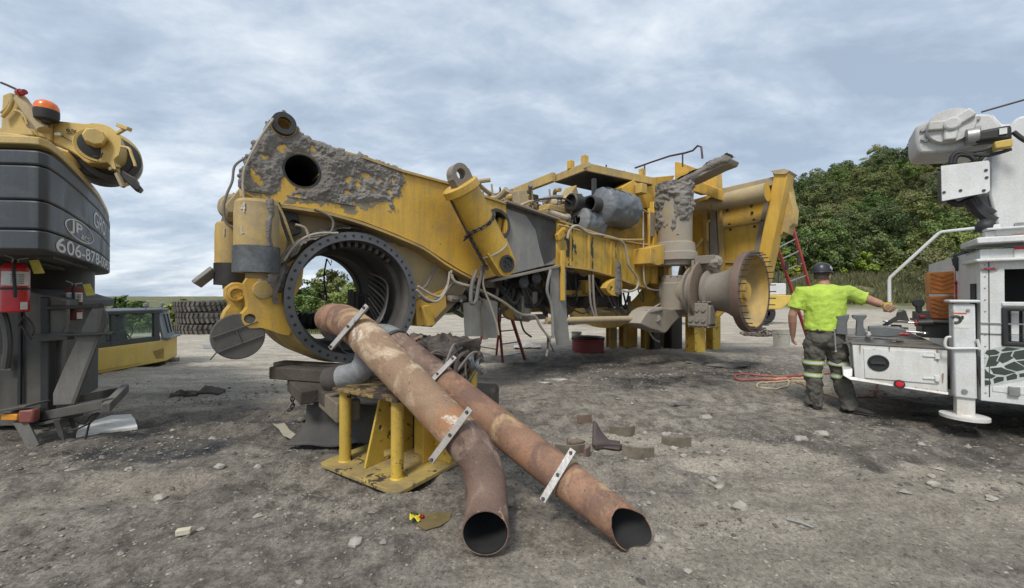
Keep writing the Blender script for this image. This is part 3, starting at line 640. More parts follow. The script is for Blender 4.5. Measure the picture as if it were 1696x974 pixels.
# rear suspension cylinders
def sus(px, ytop, ybot, ycol, a, rpx, m, mc, lab):
    p = M(px, ytop, a); Y = p.y; r = rpx/650*Y; z1 = p.z; z2 = H+(HY-ycol)/650*Y; z3 = H+(HY-ybot)/650*Y; c = V((p.x, p.y, 0))
    b = MB().lathe(c, UP, [(z1+.0, 0), (z1, r*.86), (z1-.03, r*.97), (z1-.10, r*.97), (z1-.11, r), (z2, r)], 40).build('suspension_cylinder', m, FR)
    MB().lathe(c, UP, [(z2+.012, r*.99), (z2+.01, r*1.06), (z3, r*1.06), (z3-.004, r*.6)], 40).build('cylinder_skirt', mc, b)
    MB().lathe(c, UP, [(z3+.02, r*.5), (z3-.05, r*.5), (z3-.05, 0)], 24).build('piston_rod', m_yeld, b)
    return c, r, z1, z2, z3, b
m_skirt = worn('scorched_steel_band', (.20, .21, .215), dirt=(.04, .04, .042), amt=.55, chip=.12, rough=.4, metal=.5, seed=21, scale=4)
cA, rA, zA, zB, zC, sA = sus(425, 334, 452, 411, -.22, 32, m_yeld, m_skirt, '')
cB, rB, zD, zE, zF, sB = sus(381, 370, 472, 438, 1.35, 21, m_yeld, m_dark, '')
def cylmap(c, r): return lambda u, v: (V((c.x, c.y, v))+V((math.cos(u/r), math.sin(u/r), 0))*r, V((math.cos(u/r), math.sin(u/r), 0)))
a_c = math.atan2(-cA.y, -cA.x)
mud_sheet('mud_layer', cylmap(cA, rA), ((a_c+.15)*rA, (a_c+1.2)*rA), (zB+.01, zA+.01), lambda u, v: .028-abs(u-(a_c+.58+.10*math.sin(v*6))*rA)+.035*noise.noise(V((u*12, v*9, 2)))-.0*v if True else 0, .008, .04, sA, freq=12, seed=9, label='strip of dried mud running down the cylinder')
m_white = plain('white_paint_mark', (.50, .49, .43), .6)
def on_cyl(c, r, ang, z): d = V((math.cos(ang), math.sin(ang), 0)); return V((c.x, c.y, z))+d*(r+.003), V((-math.sin(ang), math.cos(ang), 0))
p, tx = on_cyl(cA, rA, a_c-.72, zB+.30); text_mesh('4', p, tx, UP, .10, m_white, sA, 'lettering', xs=.7)
p, tx = on_cyl(cA, rA, a_c-.72, zB+.11); text_mesh('L', p, tx, UP, .07, m_white, sA, 'lettering', xs=.6)
a_b = math.atan2(-cB.y, -cB.x); p, tx = on_cyl(cB, rB, a_b-.55, zE+.33); text_mesh('1', p, tx, UP, .10, m_white, sB, 'lettering', xs=.8)
# eye bracket above the far cylinder, spout
mb = MB(); p = M(386, 345, .9); mb.lathe(p, -AX, [(0, .15), (.08, .15), (.09, .12), (.12, .12), (.12, 0)], 28); mb.plate(mp([(368, 338), (386, 318), (405, 330), (402, 362), (376, 362)], .95), AX*.3); mb.bolts(p-AX*.12, -AX, .03, 3, .01, .01); mb.build('suspension_mount', m_tan, FR, bevel=.01)
mb = MB(); p = V((cB.x, cB.y, zF+.1)); mb.beam(p+V((-.1, -.12, .08)), p+V((-.26, -.2, -.1)), .13, .06, V((1, 0, 0))); mb.build('drain_spout', m_grey, FR, bevel=.01)
# lines along the left edge of the near rail
for k, (pts, r, mt) in enumerate([([(452, 196), (432, 225), (412, 262), (402, 290), (403, 330)], .012, m_hosel), ([(445, 205), (425, 236), (406, 272), (399, 300)], .009, m_hose), ([(404, 262), (388, 275), (384, 300), (375, 322), (370, 345), (375, 370), (396, 380)], .011, m_hose), ([(456, 332), (470, 360), (482, 395), (488, 408)], .014, m_yeld), ([(462, 335), (466, 365), (478, 400)], .010, m_dark), ([(520, 346), (545, 358), (552, 372), (542, 388), (500, 396), (474, 415), (462, 438)], .012, m_hose), ([(560, 386), (520, 388), (490, 404), (470, 432)], .014, m_hosel), ([(489, 372), (505, 378), (512, 395)], .014, m_hosel)]):
    MB().tube(smooth_path([M(x, y, -.06) for x, y in pts], 6), r, 8).build('hydraulic_line', mt, FR)
mb = MB(); mb.plate(mp([(462, 345), (492, 352), (500, 385), (478, 392), (462, 380)], .10), AX*.2, [circ(M(487, 372, .10), .05, FX, UP, 14)]); mb.build('valve_bracket', m_dark, FR, bevel=.01)
mb = MB(); mb.plate(mp([(448, 340), (462, 343), (476, 400), (470, 436), (452, 438), (448, 400)], .02), AX*.2); mb.build('mounting_plate', m_yeld, FR, bevel=.01)
mud_sheet('mud_layer', lambda t, z: (Lc(t, .21, z), -AX), (loc2(M(540, 375, .21))[0], loc2(M(670, 375, .21))[0]), (2.02, 2.30), lambda t, z: .035-abs(z-(2.17-.13*(t)**2))+.035*noise.noise(V((t*10, z*10, 7))), .011, .05, FR, freq=9, seed=12, label='ledge of crumbled mud above the round bore')
# ---- middle and front rail ----
mid = mp([(836, 336), (870, 346), (905, 357), (926, 366), (926, 437), (905, 440), (880, 446), (845, 455), (836, 455)], .03)
MB().plate(mid, AX*.30).build('middle_rail', m_grey, FR, bevel=.012)
m_soot = worn('oil_stained_primer', (.045, .042, .04), dirt=(.16, .15, .14), amt=.3, chip=.08, rough=.5, seed=22, streak=.5)
MB().plate(mp([(838, 336), (926, 366), (926, 420), (913, 432), (902, 438), (894, 410), (888, 380), (872, 356), (838, 345)], .022), AX*.008).build('oil_stain_panel', m_soot, FR)
mb = MB()
for a, b in (((838, 333), (926, 363)), ((812, 466), (926, 441))):
    MB().beam(M(*a, -.05)+AX*.2, M(*b, -.05)+AX*.2, .46, .03).build('middle_flange', m_gdust, FR)
fr_ = mp([(922, 366), (960, 378), (1000, 392), (1040, 402), (1080, 408), (1090, 400), (1090, 440), (1075, 470), (1062, 480), (1040, 470), (1010, 458), (970, 448), (922, 441)], .0)
m_ystain = worn('oil_stained_yellow', (.60, .385, .055), dirt=(.07, .06, .05), amt=.30, chip=.16, chipc=(.04, .035, .03), rough=.45, seed=27, streak=.75)
MB().plate(fr_, AX*.3).build('front_rail', m_ystain, FR, bevel=.012)
for bx, by, wx_, wz_ in ((945, 405, .10, .38), (981, 425, .035, .28), (1066, 430, .04, .3), (1020, 420, .02, .2)):
    bt, _, bz_ = loc2(M(bx, by, 0)); mud_sheet('grease_blot', lambda t, z: (Lc(t, 0, z), -AX), (bt-wx_*2, bt+wx_*2), (bz_-wz_*1.3, bz_+wz_*1.3), lambda t, z: (1-math.hypot((t-bt)/wx_, (z-bz_)/wz_))*.05+.06*noise.noise(V((t*13, z*6, bx)))+.03*noise.noise(V((t*40, z*20, bx))), .009, .004, FR, lift=.002, freq=10, mat=m_dark)
mb = MB(); q = smooth_path(mp([(922, 440), (970, 446), (1010, 456), (1040, 468), (1075, 478)], -.03), 4)
for a, b in zip(q[:-1], q[1:]): mb.beam(a+AX*.18, b+AX*.18, .42, .026)
mb.build('front_flange', m_yeld, FR); mb = MB()
q = smooth_path(mp([(922, 364), (960, 377), (1000, 390), (1040, 400), (1078, 406)], -.03), 4)
for a, b in zip(q[:-1], q[1:]): mb.beam(a+AX*.18, b+AX*.18, .40, .03)
mb.build('front_flange', m_yeld, FR)
mb = MB()
for x in (945, 975, 1012): mb.beam(M(x, 380+(x-945)*.3, -.012), M(x, 440+(x-945)*.28, -.012), .03, .02, -AX)
mb.build('weld_rib', m_yel, FR)
mb = MB(); mb.plate(smooth_path(mp([(1008, 470), (1018, 462), (1030, 463), (1029, 486), (1018, 490), (1008, 485), (1004, 477)], -.12), 2), AX*.14, [circ(M(1013, 477, -.12), .04, FX, UP, 14)]); mb.build('tow_lug', m_yel, FR, bevel=.01)
c1 = loc2(M(1024, 465, -.12)); mud_sheet('mud_layer', lambda t, z: (Lc(t, -.125, z), -AX), (c1[0]-.3, c1[0]+.35), (c1[2]-.3, c1[2]+.5), lambda t, z: .10-abs((t-c1[0])*(1.0+.9*abs(z-c1[2])))-max(0, z-c1[2]-.25)*.6-max(0, c1[2]-.22-z)+.07*noise.noise(V((t*7, z*5, 5))), .014, .03, FR, freq=8, seed=15)
mb = MB(); mb.plate(smooth_path(mp([(924, 388), (935, 375), (942, 372), (943, 384), (936, 392), (926, 398)], -.08), 2), AX*.08); mb.lathe(M(937, 381, -.08), -AX, [(0, .05), (.03, .05), (.03, 0)], 16); mb.build('hinge_bracket', m_yel, FR, bevel=.006)
for k, (pts, r, mt) in enumerate([([(940, 395), (944, 380), (956, 374), (975, 386), (1000, 390), (1030, 400), (1038, 420), (1042, 440), (1056, 462), (1054, 478), (1040, 483), (1030, 481)], .022, m_hosel), ([(1000, 392), (1030, 397), (1066, 397)], .022, m_yeld), ([(1065, 350), (1066, 420), (1068, 470), (1082, 480), (1105, 478), (1140, 462), (1165, 446)], .018, m_hosel), ([(925, 372), (940, 376), (960, 382)], .02, m_yeld), ([(1140, 462), (1128, 480), (1112, 496), (1090, 505), (1075, 518), (1072, 540), (1082, 560), (1092, 566)], .018, m_hosel), ([(1052, 345), (1064, 347), (1074, 353)], .02, m_yeld)]):
    MB().tube(smooth_path([M(x, y, -.15) for x, y in pts], 6), r, 8).build('hydraulic_line', mt, FR)
# hoop shaped cross member
mb = MB(); Ht, Ha, Hz = 6.35, 1.55, 2.35; o_, i_ = [], []
for k in range(37):
    a = math.pi+math.pi*k/36; o_.append(Lc(Ht, Ha+1.75*math.cos(a), Hz+1.72*math.sin(a))); i_.append(Lc(Ht, Ha+1.38*math.cos(a), Hz+1.34*math.sin(a)))
for k in range(36): mb.hexa([o_[k], o_[k+1], o_[k+1]+FX*.5, o_[k]+FX*.5, i_[k], i_[k+1], i_[k+1]+FX*.5, i_[k]+FX*.5])
mb.build('cross_member_hoop', m_yel, FR)
# upright panel and pillar beside the front suspension
mb = MB(); mb.plate(mp([(1000, 345), (1040, 318), (1085, 320), (1085, 408), (1000, 392)], .25), AX*.05); mb.build('bulkhead_panel', m_ygrime, FR, bevel=.008)
mb = MB(); mb.beam(M(1083, 335, -.02), M(1083, 470, -.02), .16, .10, -AX); mb.beam(M(1075, 345, -.04), M(1075, 425, -.04), .04, .05, -AX); mb.build('pillar', m_yel, FR, bevel=.01)
mb = MB(); mb.box(M(1080, 372, -.05), (.16, .04, .5), FX); mb.build('pillar_gusset', m_gdust, FR)
mb = MB(); mb.plate(mp([(1078, 410), (1100, 404), (1100, 437), (1090, 440), (1078, 436)], -.38), AX*.5); mb.bolts(M(1083, 433, -.39), -AX, .0, 1, .02, .02); mb.bolts(M(1083, 413, -.39), -AX, .0, 1, .02, .02); mb.build('cylinder_clamp', m_yel, FR, bevel=.012)
# front suspension cylinder
cs = Lc(6.36, -.35, 0); ys = cs.y
def zs(py): return H+(HY-py)/650*ys
r = 27/650*ys
f1 = MB().lathe(cs, UP, [(zs(308), 0), (zs(308), r*.9), (zs(312), r), (zs(402), r), (zs(404), r*1.12), (zs(418), r*1.18), (zs(420), r*1.28), (zs(432), r*1.3), (zs(434), r*1.18), (zs(440), r*1.1), (zs(442), r*.8)], 44).build('front_suspension', m_gpatch, FR)
MB().lathe(cs, UP, [(zs(440), r*.70), (zs(460), r*.70)], 36).build('piston_rod', m_chrome, f1)
MB().lathe(cs, UP, [(zs(457), r*.72), (zs(458), r*.80), (zs(468), r*.82), (zs(470), r*.9), (zs(512), r*.9), (zs(516), r*.5)], 36).build('knuckle', m_gpatch, FR)
a_f = math.atan2(-cs.y, -cs.x)
mud_sheet('mud_layer', cylmap(cs, r), ((a_f-1.25)*r, (a_f+1.25)*r), (zs(392), zs(306)), lambda u, v: .02+.26*noise.noise(V((u*3.2, v*3.6, 11)))+.08*noise.noise(V((u*11, v*11, 1)))+(v-zs(362))*.22-abs(u-(a_f+.1)*r)*.06, .013, .075, f1, freq=4.5, seed=31, label='thick lumpy mud on the upper half of the cylinder')
mud_sheet('mud_layer', lambda t, z: (Lc(t, -.39, z), -AX), (6.0, 6.2), (zs(440), zs(400)), lambda t, z: .07-abs(t-6.12)*.9+.05*noise.noise(V((t*9, z*8, 1))), .014, .06, FR, freq=7, seed=37)
mb = MB(); mb.bolts(V((cs.x, cs.y, zs(460))), UP, r*.78, 14, .018, .02); mb.build('bolt_ring', m_dark, f1)
# knuckle arm and spindle
WZ = 1.50; WC = Lc(6.42, 0, WZ)
MB().lathe(WC-AX*.15, -AX, [(-.1, .25), (0, .33), (.55, .33), (.6, .40), (.66, .40)], 40).build('spindle', m_gpatch, FR)
mb = MB(); mb.plate(smooth_path([M(x, y, -.5) for x, y in [(1060, 536), (1072, 516), (1090, 508), (1112, 512), (1130, 508), (1150, 506), (1165, 508), (1165, 524), (1140, 520), (1126, 526), (1112, 540), (1102, 552), (1090, 548), (1078, 545)]], 2), AX*.35); mb.build('steering_arm', m_gpatch, FR, bevel=.02)
mb = MB(); mb.cyl(M(905, 530, .2), M(1078, 527, -.3), .06, seed=0) if False else mb.tube([M(905, 531, .1), M(1080, 527, -.35)], .055, 14); mb.build('tie_rod', m_tan, FR)
mb = MB(); mb.ball(M(1082, 528, -.4), .12, jit=.5, sc=(1.3, 1, .8)); mb.tube([M(1070, 518, -.45), M(1095, 512, -.5)], .05, 10); mb.build('rod_end', m_gdust, FR)
# brake: back plate, disc, caliper, top block
Q = lambda s, f=0, z=0: WC-AX*s+FX*f+UP*z
MB().lathe(Q(.70), -AX, [(0, .30), (0, .50), (.04, .50), (.05, .44), (.10, .44), (.10, .30)], 48).build('back_plate', m_gdust, FR)
MB().lathe(Q(.90), -AX, [(0, .3), (0, .62), (.05, .62), (.05, .3)], 56).build('brake_disc', worn('rusty_disc', (.26, .21, .16), amt=.4, chip=.1, rough=.6, metal=.3, seed=25), FR)
mb = MB(); mb.plate([Q(.78, -.12, -.62), Q(.78, .04, -.6), Q(.78, .06, .62), Q(.78, -.22, .62), Q(.78, -.24, .1), Q(.78, -.36, -.2), Q(.78, -.38, -.66)], -AX*.05); mb.build('caliper_bracket', m_gdust, FR, bevel=.01)
mb = MB(); mb.box(Q(1.0, -.26, -.44), (.38, .34, .44), -AX); mb.box(Q(1.2, -.28, -.44), (.05, .22, .36), -AX)
for i in range(5): mb.box(Q(.83+.09*i, -.27, -.20), (.04, .30, .03), -AX); mb.box(Q(.83+.09*i, -.27, -.67), (.05, .30, .03), -AX)
cal = mb.build('brake_caliper', m_gdust, FR, bevel=.025); mb = MB(); 
for i in range(3):
    for j in range(2): mb.lathe(Q(.88+.12*i, -.435, -.54+.2*j), -FX, [(0, .045), (.02, .04), (.02, 0)], 14)
mb.build('caliper_boss', m_gdust, cal)
mb = MB(); mb.box(Q(1.02, -.08, .62), (.36, .26, .16), -AX); mb.ball(Q(1.2, -.1, .55), .12, jit=.6); mb.build('brake_caliper', m_gdust, FR, bevel=.02)
# bell shaped hub with studs
hub = MB().lathe(WC, -AX, [(1.02, .30), (1.02, .42), (1.08, .43), (1.12, .36), (1.3, .38), (1.42, .42), (1.54, .50), (1.64, .60), (1.68, .66), (1.70, .71), (1.72, .725), (1.80, .725), (1.80, .66)], 80).build('wheel_hub', m_gdust, FR)
MB().lathe(WC, -AX, [(1.705, .722), (1.70, .732), (1.79, .738), (1.835, .735), (1.84, .655), (1.78, .65)], 80).build('rim_flange', worn('red_brown_primer', (.15, .095, .07), dirt=(.22, .18, .15), amt=.35, chip=.05, rough=.6, seed=26), hub)
MB().lathe(WC, -AX, [(1.835, .65), (1.76, .645), (1.62, .56), (1.5, .44), (1.42, .25), (1.42, .0)], 72).build('hub_bowl', m_yeld, hub)
MB().lathe(WC, -AX, [(1.40, .24), (1.66, .22), (1.68, .17), (1.72, .16), (1.72, 0)], 32).build('hub_cap', m_yel, hub)
st = None
for k in range(34):
    a = 2*math.pi*k/34; d = FX*math.cos(a)+UP*math.sin(a)
    if st is None:
        mb = MB(); p0 = WC-AX*1.80; mb.tube([p0, p0-AX*.15], .010, 7); st = mb.build('wheel_stud', m_dark, hub); base = V(st.location); o = st
    else: o = st.copy(); C.objects.link(o)
    o.location = base+d*.69
# ---- front wing panel (across the frame) ----
m_pan = worn('rear_panel_yellow', (.58, .36, .045), amt=.34, chip=.10, rough=.5, seed=31, streak=.35)
def np_(pts, t): return [N(x, y, t) for x, y in pts]
mb = MB(); mb.plate(np_([(1085, 350), (1190, 318), (1282, 300), (1258, 440), (1250, 470), (1190, 525), (1085, 525)], 8.0), FX*.06); mb.build('wing_panel', m_pan, FR, bevel=.008)
mb = MB(); mb.plate(np_([(1186, 314), (1282, 292), (1282, 306), (1188, 330)], 7.75), FX*.28); mb.build('top_rail', m_tan, FR, bevel=.01)
mb = MB(); mb.plate(np_([(1282, 292), (1280, 286), (1300, 281), (1306, 284), (1303, 300), (1266, 470), (1250, 470), (1252, 440)], 7.7), FX*.4); mb.build('corner_post', m_yel, FR, bevel=.012)
mb = MB(); mb.plate(np_([(1284, 288), (1276, 283), (1300, 279), (1308, 282), (1302, 288)], 7.66), FX*.5); mb.build('post_cap', m_tan, FR)
mb = MB(); mb.plate(np_([(1290, 300), (1306, 300), (1312, 335), (1316, 345), (1314, 370), (1308, 376), (1306, 388), (1298, 384), (1292, 392), (1282, 392)], 8.0), FX*.30); mb.build('outer_bracket', m_yeld, FR, bevel=.012)
mb = MB(); mb.beam(N(1186, 378, 7.97), N(1270, 364, 7.97), .05, .02, FX); mb.beam(N(1190, 433, 7.97), N(1262, 436, 7.97), .05, .03, FX)
for x, y in ((1168, 350), (1192, 345)): mb.beam(N(x, y, 7.93), N(x+8, 500, 7.93), .1, .06, FX)
mb.build('panel_rib', m_yeld, FR)
mb = MB(); mb.plate(np_([(1176, 340), (1184, 338), (1190, 420), (1196, 470), (1176, 470)], 7.9), FX*.1); mb.plate(np_([(1266, 335), (1276, 333), (1258, 420), (1246, 430)], 7.96), FX*.05); mb.build('dusty_web', m_gdust, FR)
mb = MB()
for x, y in ((1205, 348), (1245, 340), (1246, 352), (1249, 364), (1210, 380), (1250, 375), (1208, 372)): mb.lathe(N(x, y, 7.99), -FX, [(0, .03), (.02, .025), (.02, 0)], 10)
mb.build('panel_bolt', m_dark, FR)
for pts, r in (([(1172, 400), (1172, 370), (1176, 366)], .03), ([(1145, 418), (1158, 405), (1163, 395)], .035), ([(1120, 300), (1122, 420)], .02)): MB().tube(smooth_path(np_(pts, 7.8), 4), r, 8).build('hydraulic_line', m_yeld, FR)
# large tube along the wing
p, q = N(1136, 347, 7.5), N(1271, 318, 7.5); d = (q-p).normalized(); Lq = (q-p).length
MB().lathe(p, d, [(0, .10), (Lq*.33, .125), (Lq*.34, .15), (Lq*.38, .15), (Lq*.39, .17), (Lq*1.0, .19), (Lq*1.0, 0)], 32).build('air_intake_tube', m_tan, FR)
MB().lathe(p+d*(Lq*1.0+.004), d, [(0, .185), (.004, 0)], 32).build('tube_cap', m_yel, FR)
# mud covered arm
arm = [(1085, 322), (1112, 303), (1140, 290), (1160, 277), (1185, 262), (1200, 257), (1212, 262), (1208, 270), (1190, 277), (1170, 287), (1150, 297), (1128, 306), (1110, 314), (1098, 322), (1092, 333), (1088, 345), (1080, 345)]
mb = MB(); mb.plate(np_(arm, 6.45), FX*.38); mb.build('canopy_arm', m_gpatch, FR, bevel=.02)
ap = [(((N(x, y, 6.45)-OX).dot(AX)), N(x, y, 6.45).z) for x, y in arm]
a0_, a1_ = min(p[0] for p in ap), max(p[0] for p in ap); z0_, z1_ = min(p[1] for p in ap), max(p[1] for p in ap)
mud_sheet('mud_layer', lambda a, z: (Lc(6.44, a, z), -FX), (a0_, a1_), (z0_, z1_+.02), lambda a, z: polydist(a, z, ap)-.02+.10*noise.noise(V((a*3, z*3, 5))), .014, .05, FR, freq=6, seed=41, label='crusty mud along the raised arm')
def topmap(u, v):
    p = N(1112, 303, 6.45).lerp(N(1205, 256, 6.45), u); return p+FX*v, UP
mud_sheet('mud_layer', lambda u, v: topmap(u/1.6, v), (0, 1.6), (0, .38), lambda u, v: .05+.1*noise.noise(V((u*3, v*5, 2))), .018, .06, FR, freq=6, seed=44)
# handrail
mb = MB(); ph = [N(x, y, 7.0) for x, y in ((1052, 278), (1080, 268), (1110, 258), (1135, 253), (1148, 249), (1156, 241), (1162, 243), (1164, 262))]; mb.tube(ph, .022, 8)
for x, y0, y1 in ((1068, 273, 285), (1131, 254, 270)): mb.tube([N(x, y0, 7.0), N(x, y1+6, 7.0)], .018, 8)
mb.build('handrail', plain('dark_red_rail', (.06, .03, .028), .5), FR)
# deck
ZD = N(970, 268, 4.41).z
dk = [Lc(4.41, .39, ZD), Lc(6.3, .12, ZD), Lc(6.6, 1.2, ZD), Lc(4.5, 1.3, ZD)]
mb = MB(); mb.plate(dk, -UP*.16); deck = mb.build('deck_plate', m_yeld, FR, bevel=.01)
mb = MB(); mb.plate([p-UP*.162 for p in dk], -UP*.01); mb.build('deck_underside', m_dark, FR)
mb = MB(); mb.beam(Lc(4.42, 1.25, ZD-.08), Lc(4.55, 2.75, ZD-.08), .10, .19); mb.build('deck_beam', m_yeld, FR, bevel=.008)
mb = MB(); mb.beam(Lc(4.55, 2.77, ZD-.08), Lc(4.6, 3.4, ZD-.1), .12, .19); mb.build('deck_beam', m_gdust, FR, bevel=.008)
mb = MB()
for t, a in ((4.5, .48), (4.5, .85), (6.1, .25)): MB().box(Lc(t, a, ZD+.08), (.12, .1, .17), FX).cyl(Lc(t, a, ZD+.16), Lc(t, a, ZD+.2), .012, seg=6).build('mount_block', m_yel, FR, bevel=.008)
for t in (5.0, 5.6): MB().cyl(Lc(t, .35, ZD), Lc(t, .35, ZD+.06), .015, seg=6).build('mount_stud', m_dark, FR)
mb = MB(); mb.box(Lc(4.40, .34, ZD-.08), (.02, .16, .07), FX); mb.build('deck_tag', m_tan, FR)
mb = MB(); mb.plate(np_([(1118, 300), (1118, 268), (1125, 268), (1158, 280), (1158, 300)], 7.3), FX*.4); mb.plate(np_([(1150, 300), (1186, 282), (1188, 318), (1150, 320)], 7.4), FX*.3); mb.plate(np_([(1120, 302), (1160, 300), (1190, 312), (1190, 330), (1155, 318), (1120, 312)], 7.1), FX*.3); mb.build('upper_bracket', m_yel, FR, bevel=.01)
mb = MB(); mb.plate(mp([(1030, 310), (1052, 296), (1118, 290), (1112, 304), (1092, 318), (1085, 345), (1040, 345)], .2), AX*.25); mb.build('arm_root', m_yel, FR, bevel=.01)
mb = MB(); mb.box(M(1062, 313, .1), (.2, .16, .2), FX); mb.build('junction_box', m_yeld, FR, bevel=.01)
# engine bay structure
mb = MB(); mb.box(Lc(5.0, 1.5, 2.6), (2.2, 1.3, .9), FX); mb.box(Lc(3.9, 1.4, 2.55), (1.0, .9, .7), FX); mb.build('engine_block', m_ygrime, FR, bevel=.04)
mb = MB(); mb.plate(mp([(880, 350), (935, 338), (948, 352), (962, 372), (945, 376), (926, 366), (890, 356)], .6), AX*.4); mb.build('side_cover', m_yeld, FR, bevel=.01)
MB().plate(mp([(858, 315), (872, 314), (880, 345), (862, 345)], .9), AX*.2).build('support_bracket', m_tan, FR, bevel=.01); mb = MB(); mb.plate(mp([(945, 320), (955, 306), (958, 320), (976, 330), (974, 348), (948, 352)], .7), AX*.3); mb.build('support_bracket', m_yeld, FR, bevel=.01)
mb = MB(); mb.box(Lc(6.2, 1.7, 3.0), (.5, 2.6, 1.7), FX); mb.build('radiator_core', m_dark, FR, bevel=.03)
mb = MB(); mb.box(Lc(7.3, 1.5, 2.6), (1.4, 2.8, 2.0), FX); mb.build('front_structure', m_pan, FR, bevel=.03)
rs = random.Random(12)
for k in range(48):
    t = rs.uniform(3.2, 5.9); a = rs.uniform(.45, 2.3); z = rs.uniform(2.85, 3.12+.16*(t-3.2)); t2 = t+rs.uniform(.5, 1.4)*rs.choice((-1, 1)); 
    if k % 2: pts = [Lc(t, a, z), Lc((t+t2)/2, a+rs.uniform(-.3, .3), z+rs.uniform(-.25, .2)), Lc(t2, a+rs.uniform(-.3, .3), z+rs.uniform(-.3, .1))]
    else: pts = [Lc(t, a, z), Lc(t+.1, a+.5, z-.1), Lc(t+rs.uniform(-.3, .3), a+1.1, z+rs.uniform(-.1, .15))]
    MB().tube(smooth_path(pts, 6), rs.choice((.02, .025, .03, .05)), 8).build('engine_pipe', rs.choice((m_tan, m_gdust, m_hosel, m_dark)), FR)
for k in range(7):
    t = rs.uniform(3.3, 5.2); a = rs.uniform(.5, 1.4); z = rs.uniform(3.0, 3.35); MB().ball(Lc(t, a, z), rs.uniform(.08, .16), 12, 7, (1.3, 1, .9), .5, k).build('engine_fitting', rs.choice((m_tan, m_dark, m_gdust)), FR)
for k in range(16):
    t = rs.uniform(3.2, 5.6); a = rs.uniform(.6, 1.9); MB().box(Lc(t, a, rs.uniform(2.95, 3.05+.14*(t-3))), (rs.uniform(.15, .5), rs.uniform(.15, .4), rs.uniform(.1, .3)), FX+AX*rs.uniform(-.3, .3)).build('engine_part', rs.choice((m_tan, m_yeld, m_dark, m_gdust, m_ygrime)), FR, bevel=.02)
for k in range(40):
    t = rs.uniform(3.0, 5.2); a = rs.uniform(1.0, 2.9); z = rs.uniform(3.05, 3.72); l_ = rs.uniform(.3, 1.0)
    pts = [Lc(t, a, z), Lc(t+rs.uniform(-.2, .4), a+l_*.5, z+rs.uniform(-.1, .1)), Lc(t+rs.uniform(-.2, .4), a+l_, z+rs.uniform(-.25, .05))] if k % 3 else [Lc(t, a, z), Lc(t+.05, a+.02, z-.3), Lc(t+.1, a+.1, z-.6)]
    MB().tube(smooth_path(pts, 5), rs.choice((.02, .03, .045, .06)), 8).build('engine_pipe', rs.choice((m_tan, m_gdust, m_dark, m_hose, m_yeld)), FR)
for k in range(9): MB().box(Lc(rs.uniform(3.4, 5.0), rs.uniform(1.4, 2.6), rs.uniform(3.1, 3.5)), (rs.uniform(.15, .4), rs.uniform(.2, .5), rs.uniform(.15, .35)), FX).build('engine_part', rs.choice((m_tan, m_dark, m_gdust, m_dark)), FR, bevel=.02)
for k in range(6):
    a = .4+k*.35; pts = [Lc(3.0, a, 2.95), Lc(3.3, a+.1, 3.12+.02*k), Lc(3.9, a, 3.2), Lc(4.3, a-.1, 2.9)]; MB().tube(smooth_path(pts, 6), .016, 7).build('wiring_loom', m_hosel if k % 2 else m_dark, FR)
# wrapped mufflers
m_wrap = worn('grey_heat_wrap', (.135, .15, .165), dirt=(.24, .22, .19), amt=.25, chip=.02, rough=.45, bump=.7, bscale=12, seed=33, streak=0)
def wrapped(c, d, L_, r, seed):
    d = V(d).normalized(); u = UP.cross(d).normalized(); w = d.cross(u); vs = []; fs = []; nl, ns = 44, 64
    for i in range(nl+1):
        s = i/nl; env = min(1, (min(s, 1-s)/.10))**.4 if 0 < s < 1 else .35
        for k in range(ns):
            a = 2*math.pi*k/ns; seam = math.exp(-((a-2.0)/.18)**2)*.05
            wr = .075*noise.fractal(V((math.cos(a)*2.6, math.sin(a)*2.6, s*5+seed)), .8, 2.2, 5)+.012*math.sin(s*38+2*math.sin(a))*math.exp(-((a-2.0)/.8)**2)
            rr = r*env*(1+wr)-seam*(.5+.5*math.cos(s*44)); vs.append(V(c)+d*(s*L_)+u*math.cos(a)*rr+w*math.sin(a)*rr)
    for i in range(nl):
        for k in range(ns): a, b = i*ns+k, i*ns+(k+1) % ns; fs.append((a, b, b+ns, a+ns))
    fs.append(tuple(range(nl*ns, nl*ns+ns))); return MB().add(vs, fs)
pm = M(989, 340, .15); muf = wrapped(pm, FX, 1.05, .36, 3).build('muffler', m_wrap, FR, sharp=60)
MB().lathe(pm-FX*.22, FX, [(.02, .12), (0, .13), (0, .155), (.05, .16), (.06, .15), (.28, .15)], 28).build('muffler_inlet', m_dark, muf); MB().lathe(pm-FX*.2, FX, [(0, .125), (.3, .125), (.3, 0)], 24).build('muffler_bore', m_black, muf)
mb = MB()
for k in range(5):
    a = 2.0+random.uniform(-.08, .08); u = UP.cross(FX).normalized(); w = FX.cross(u); p = pm+FX*(.2+.17*k)
    mb.tube([p+u*math.cos(a+da)*.365+w*math.sin(a+da)*.365 for da in (-.45, -.25, -.1, .1, .25, .45)], .01, 6)
mb.build('lacing', m_dark, muf)
muf2 = wrapped(M(955, 362, .35)-UP*.03, (FX+V((.1, 0, -.12))), .62, .27, 9).build('muffler', m_wrap, FR, sharp=60)
MB().lathe(M(958, 337, .4), -FX, [(0, .17), (.2, .17), (.22, .14), (.1, .13), (.1, 0)], 28).build('exhaust_outlet', m_dark, FR)
mb = MB(); mb.beam(M(984, 296, .3), M(984, 330, .3), .08, .06, -AX); mb.build('muffler_bracket', m_dark, FR)
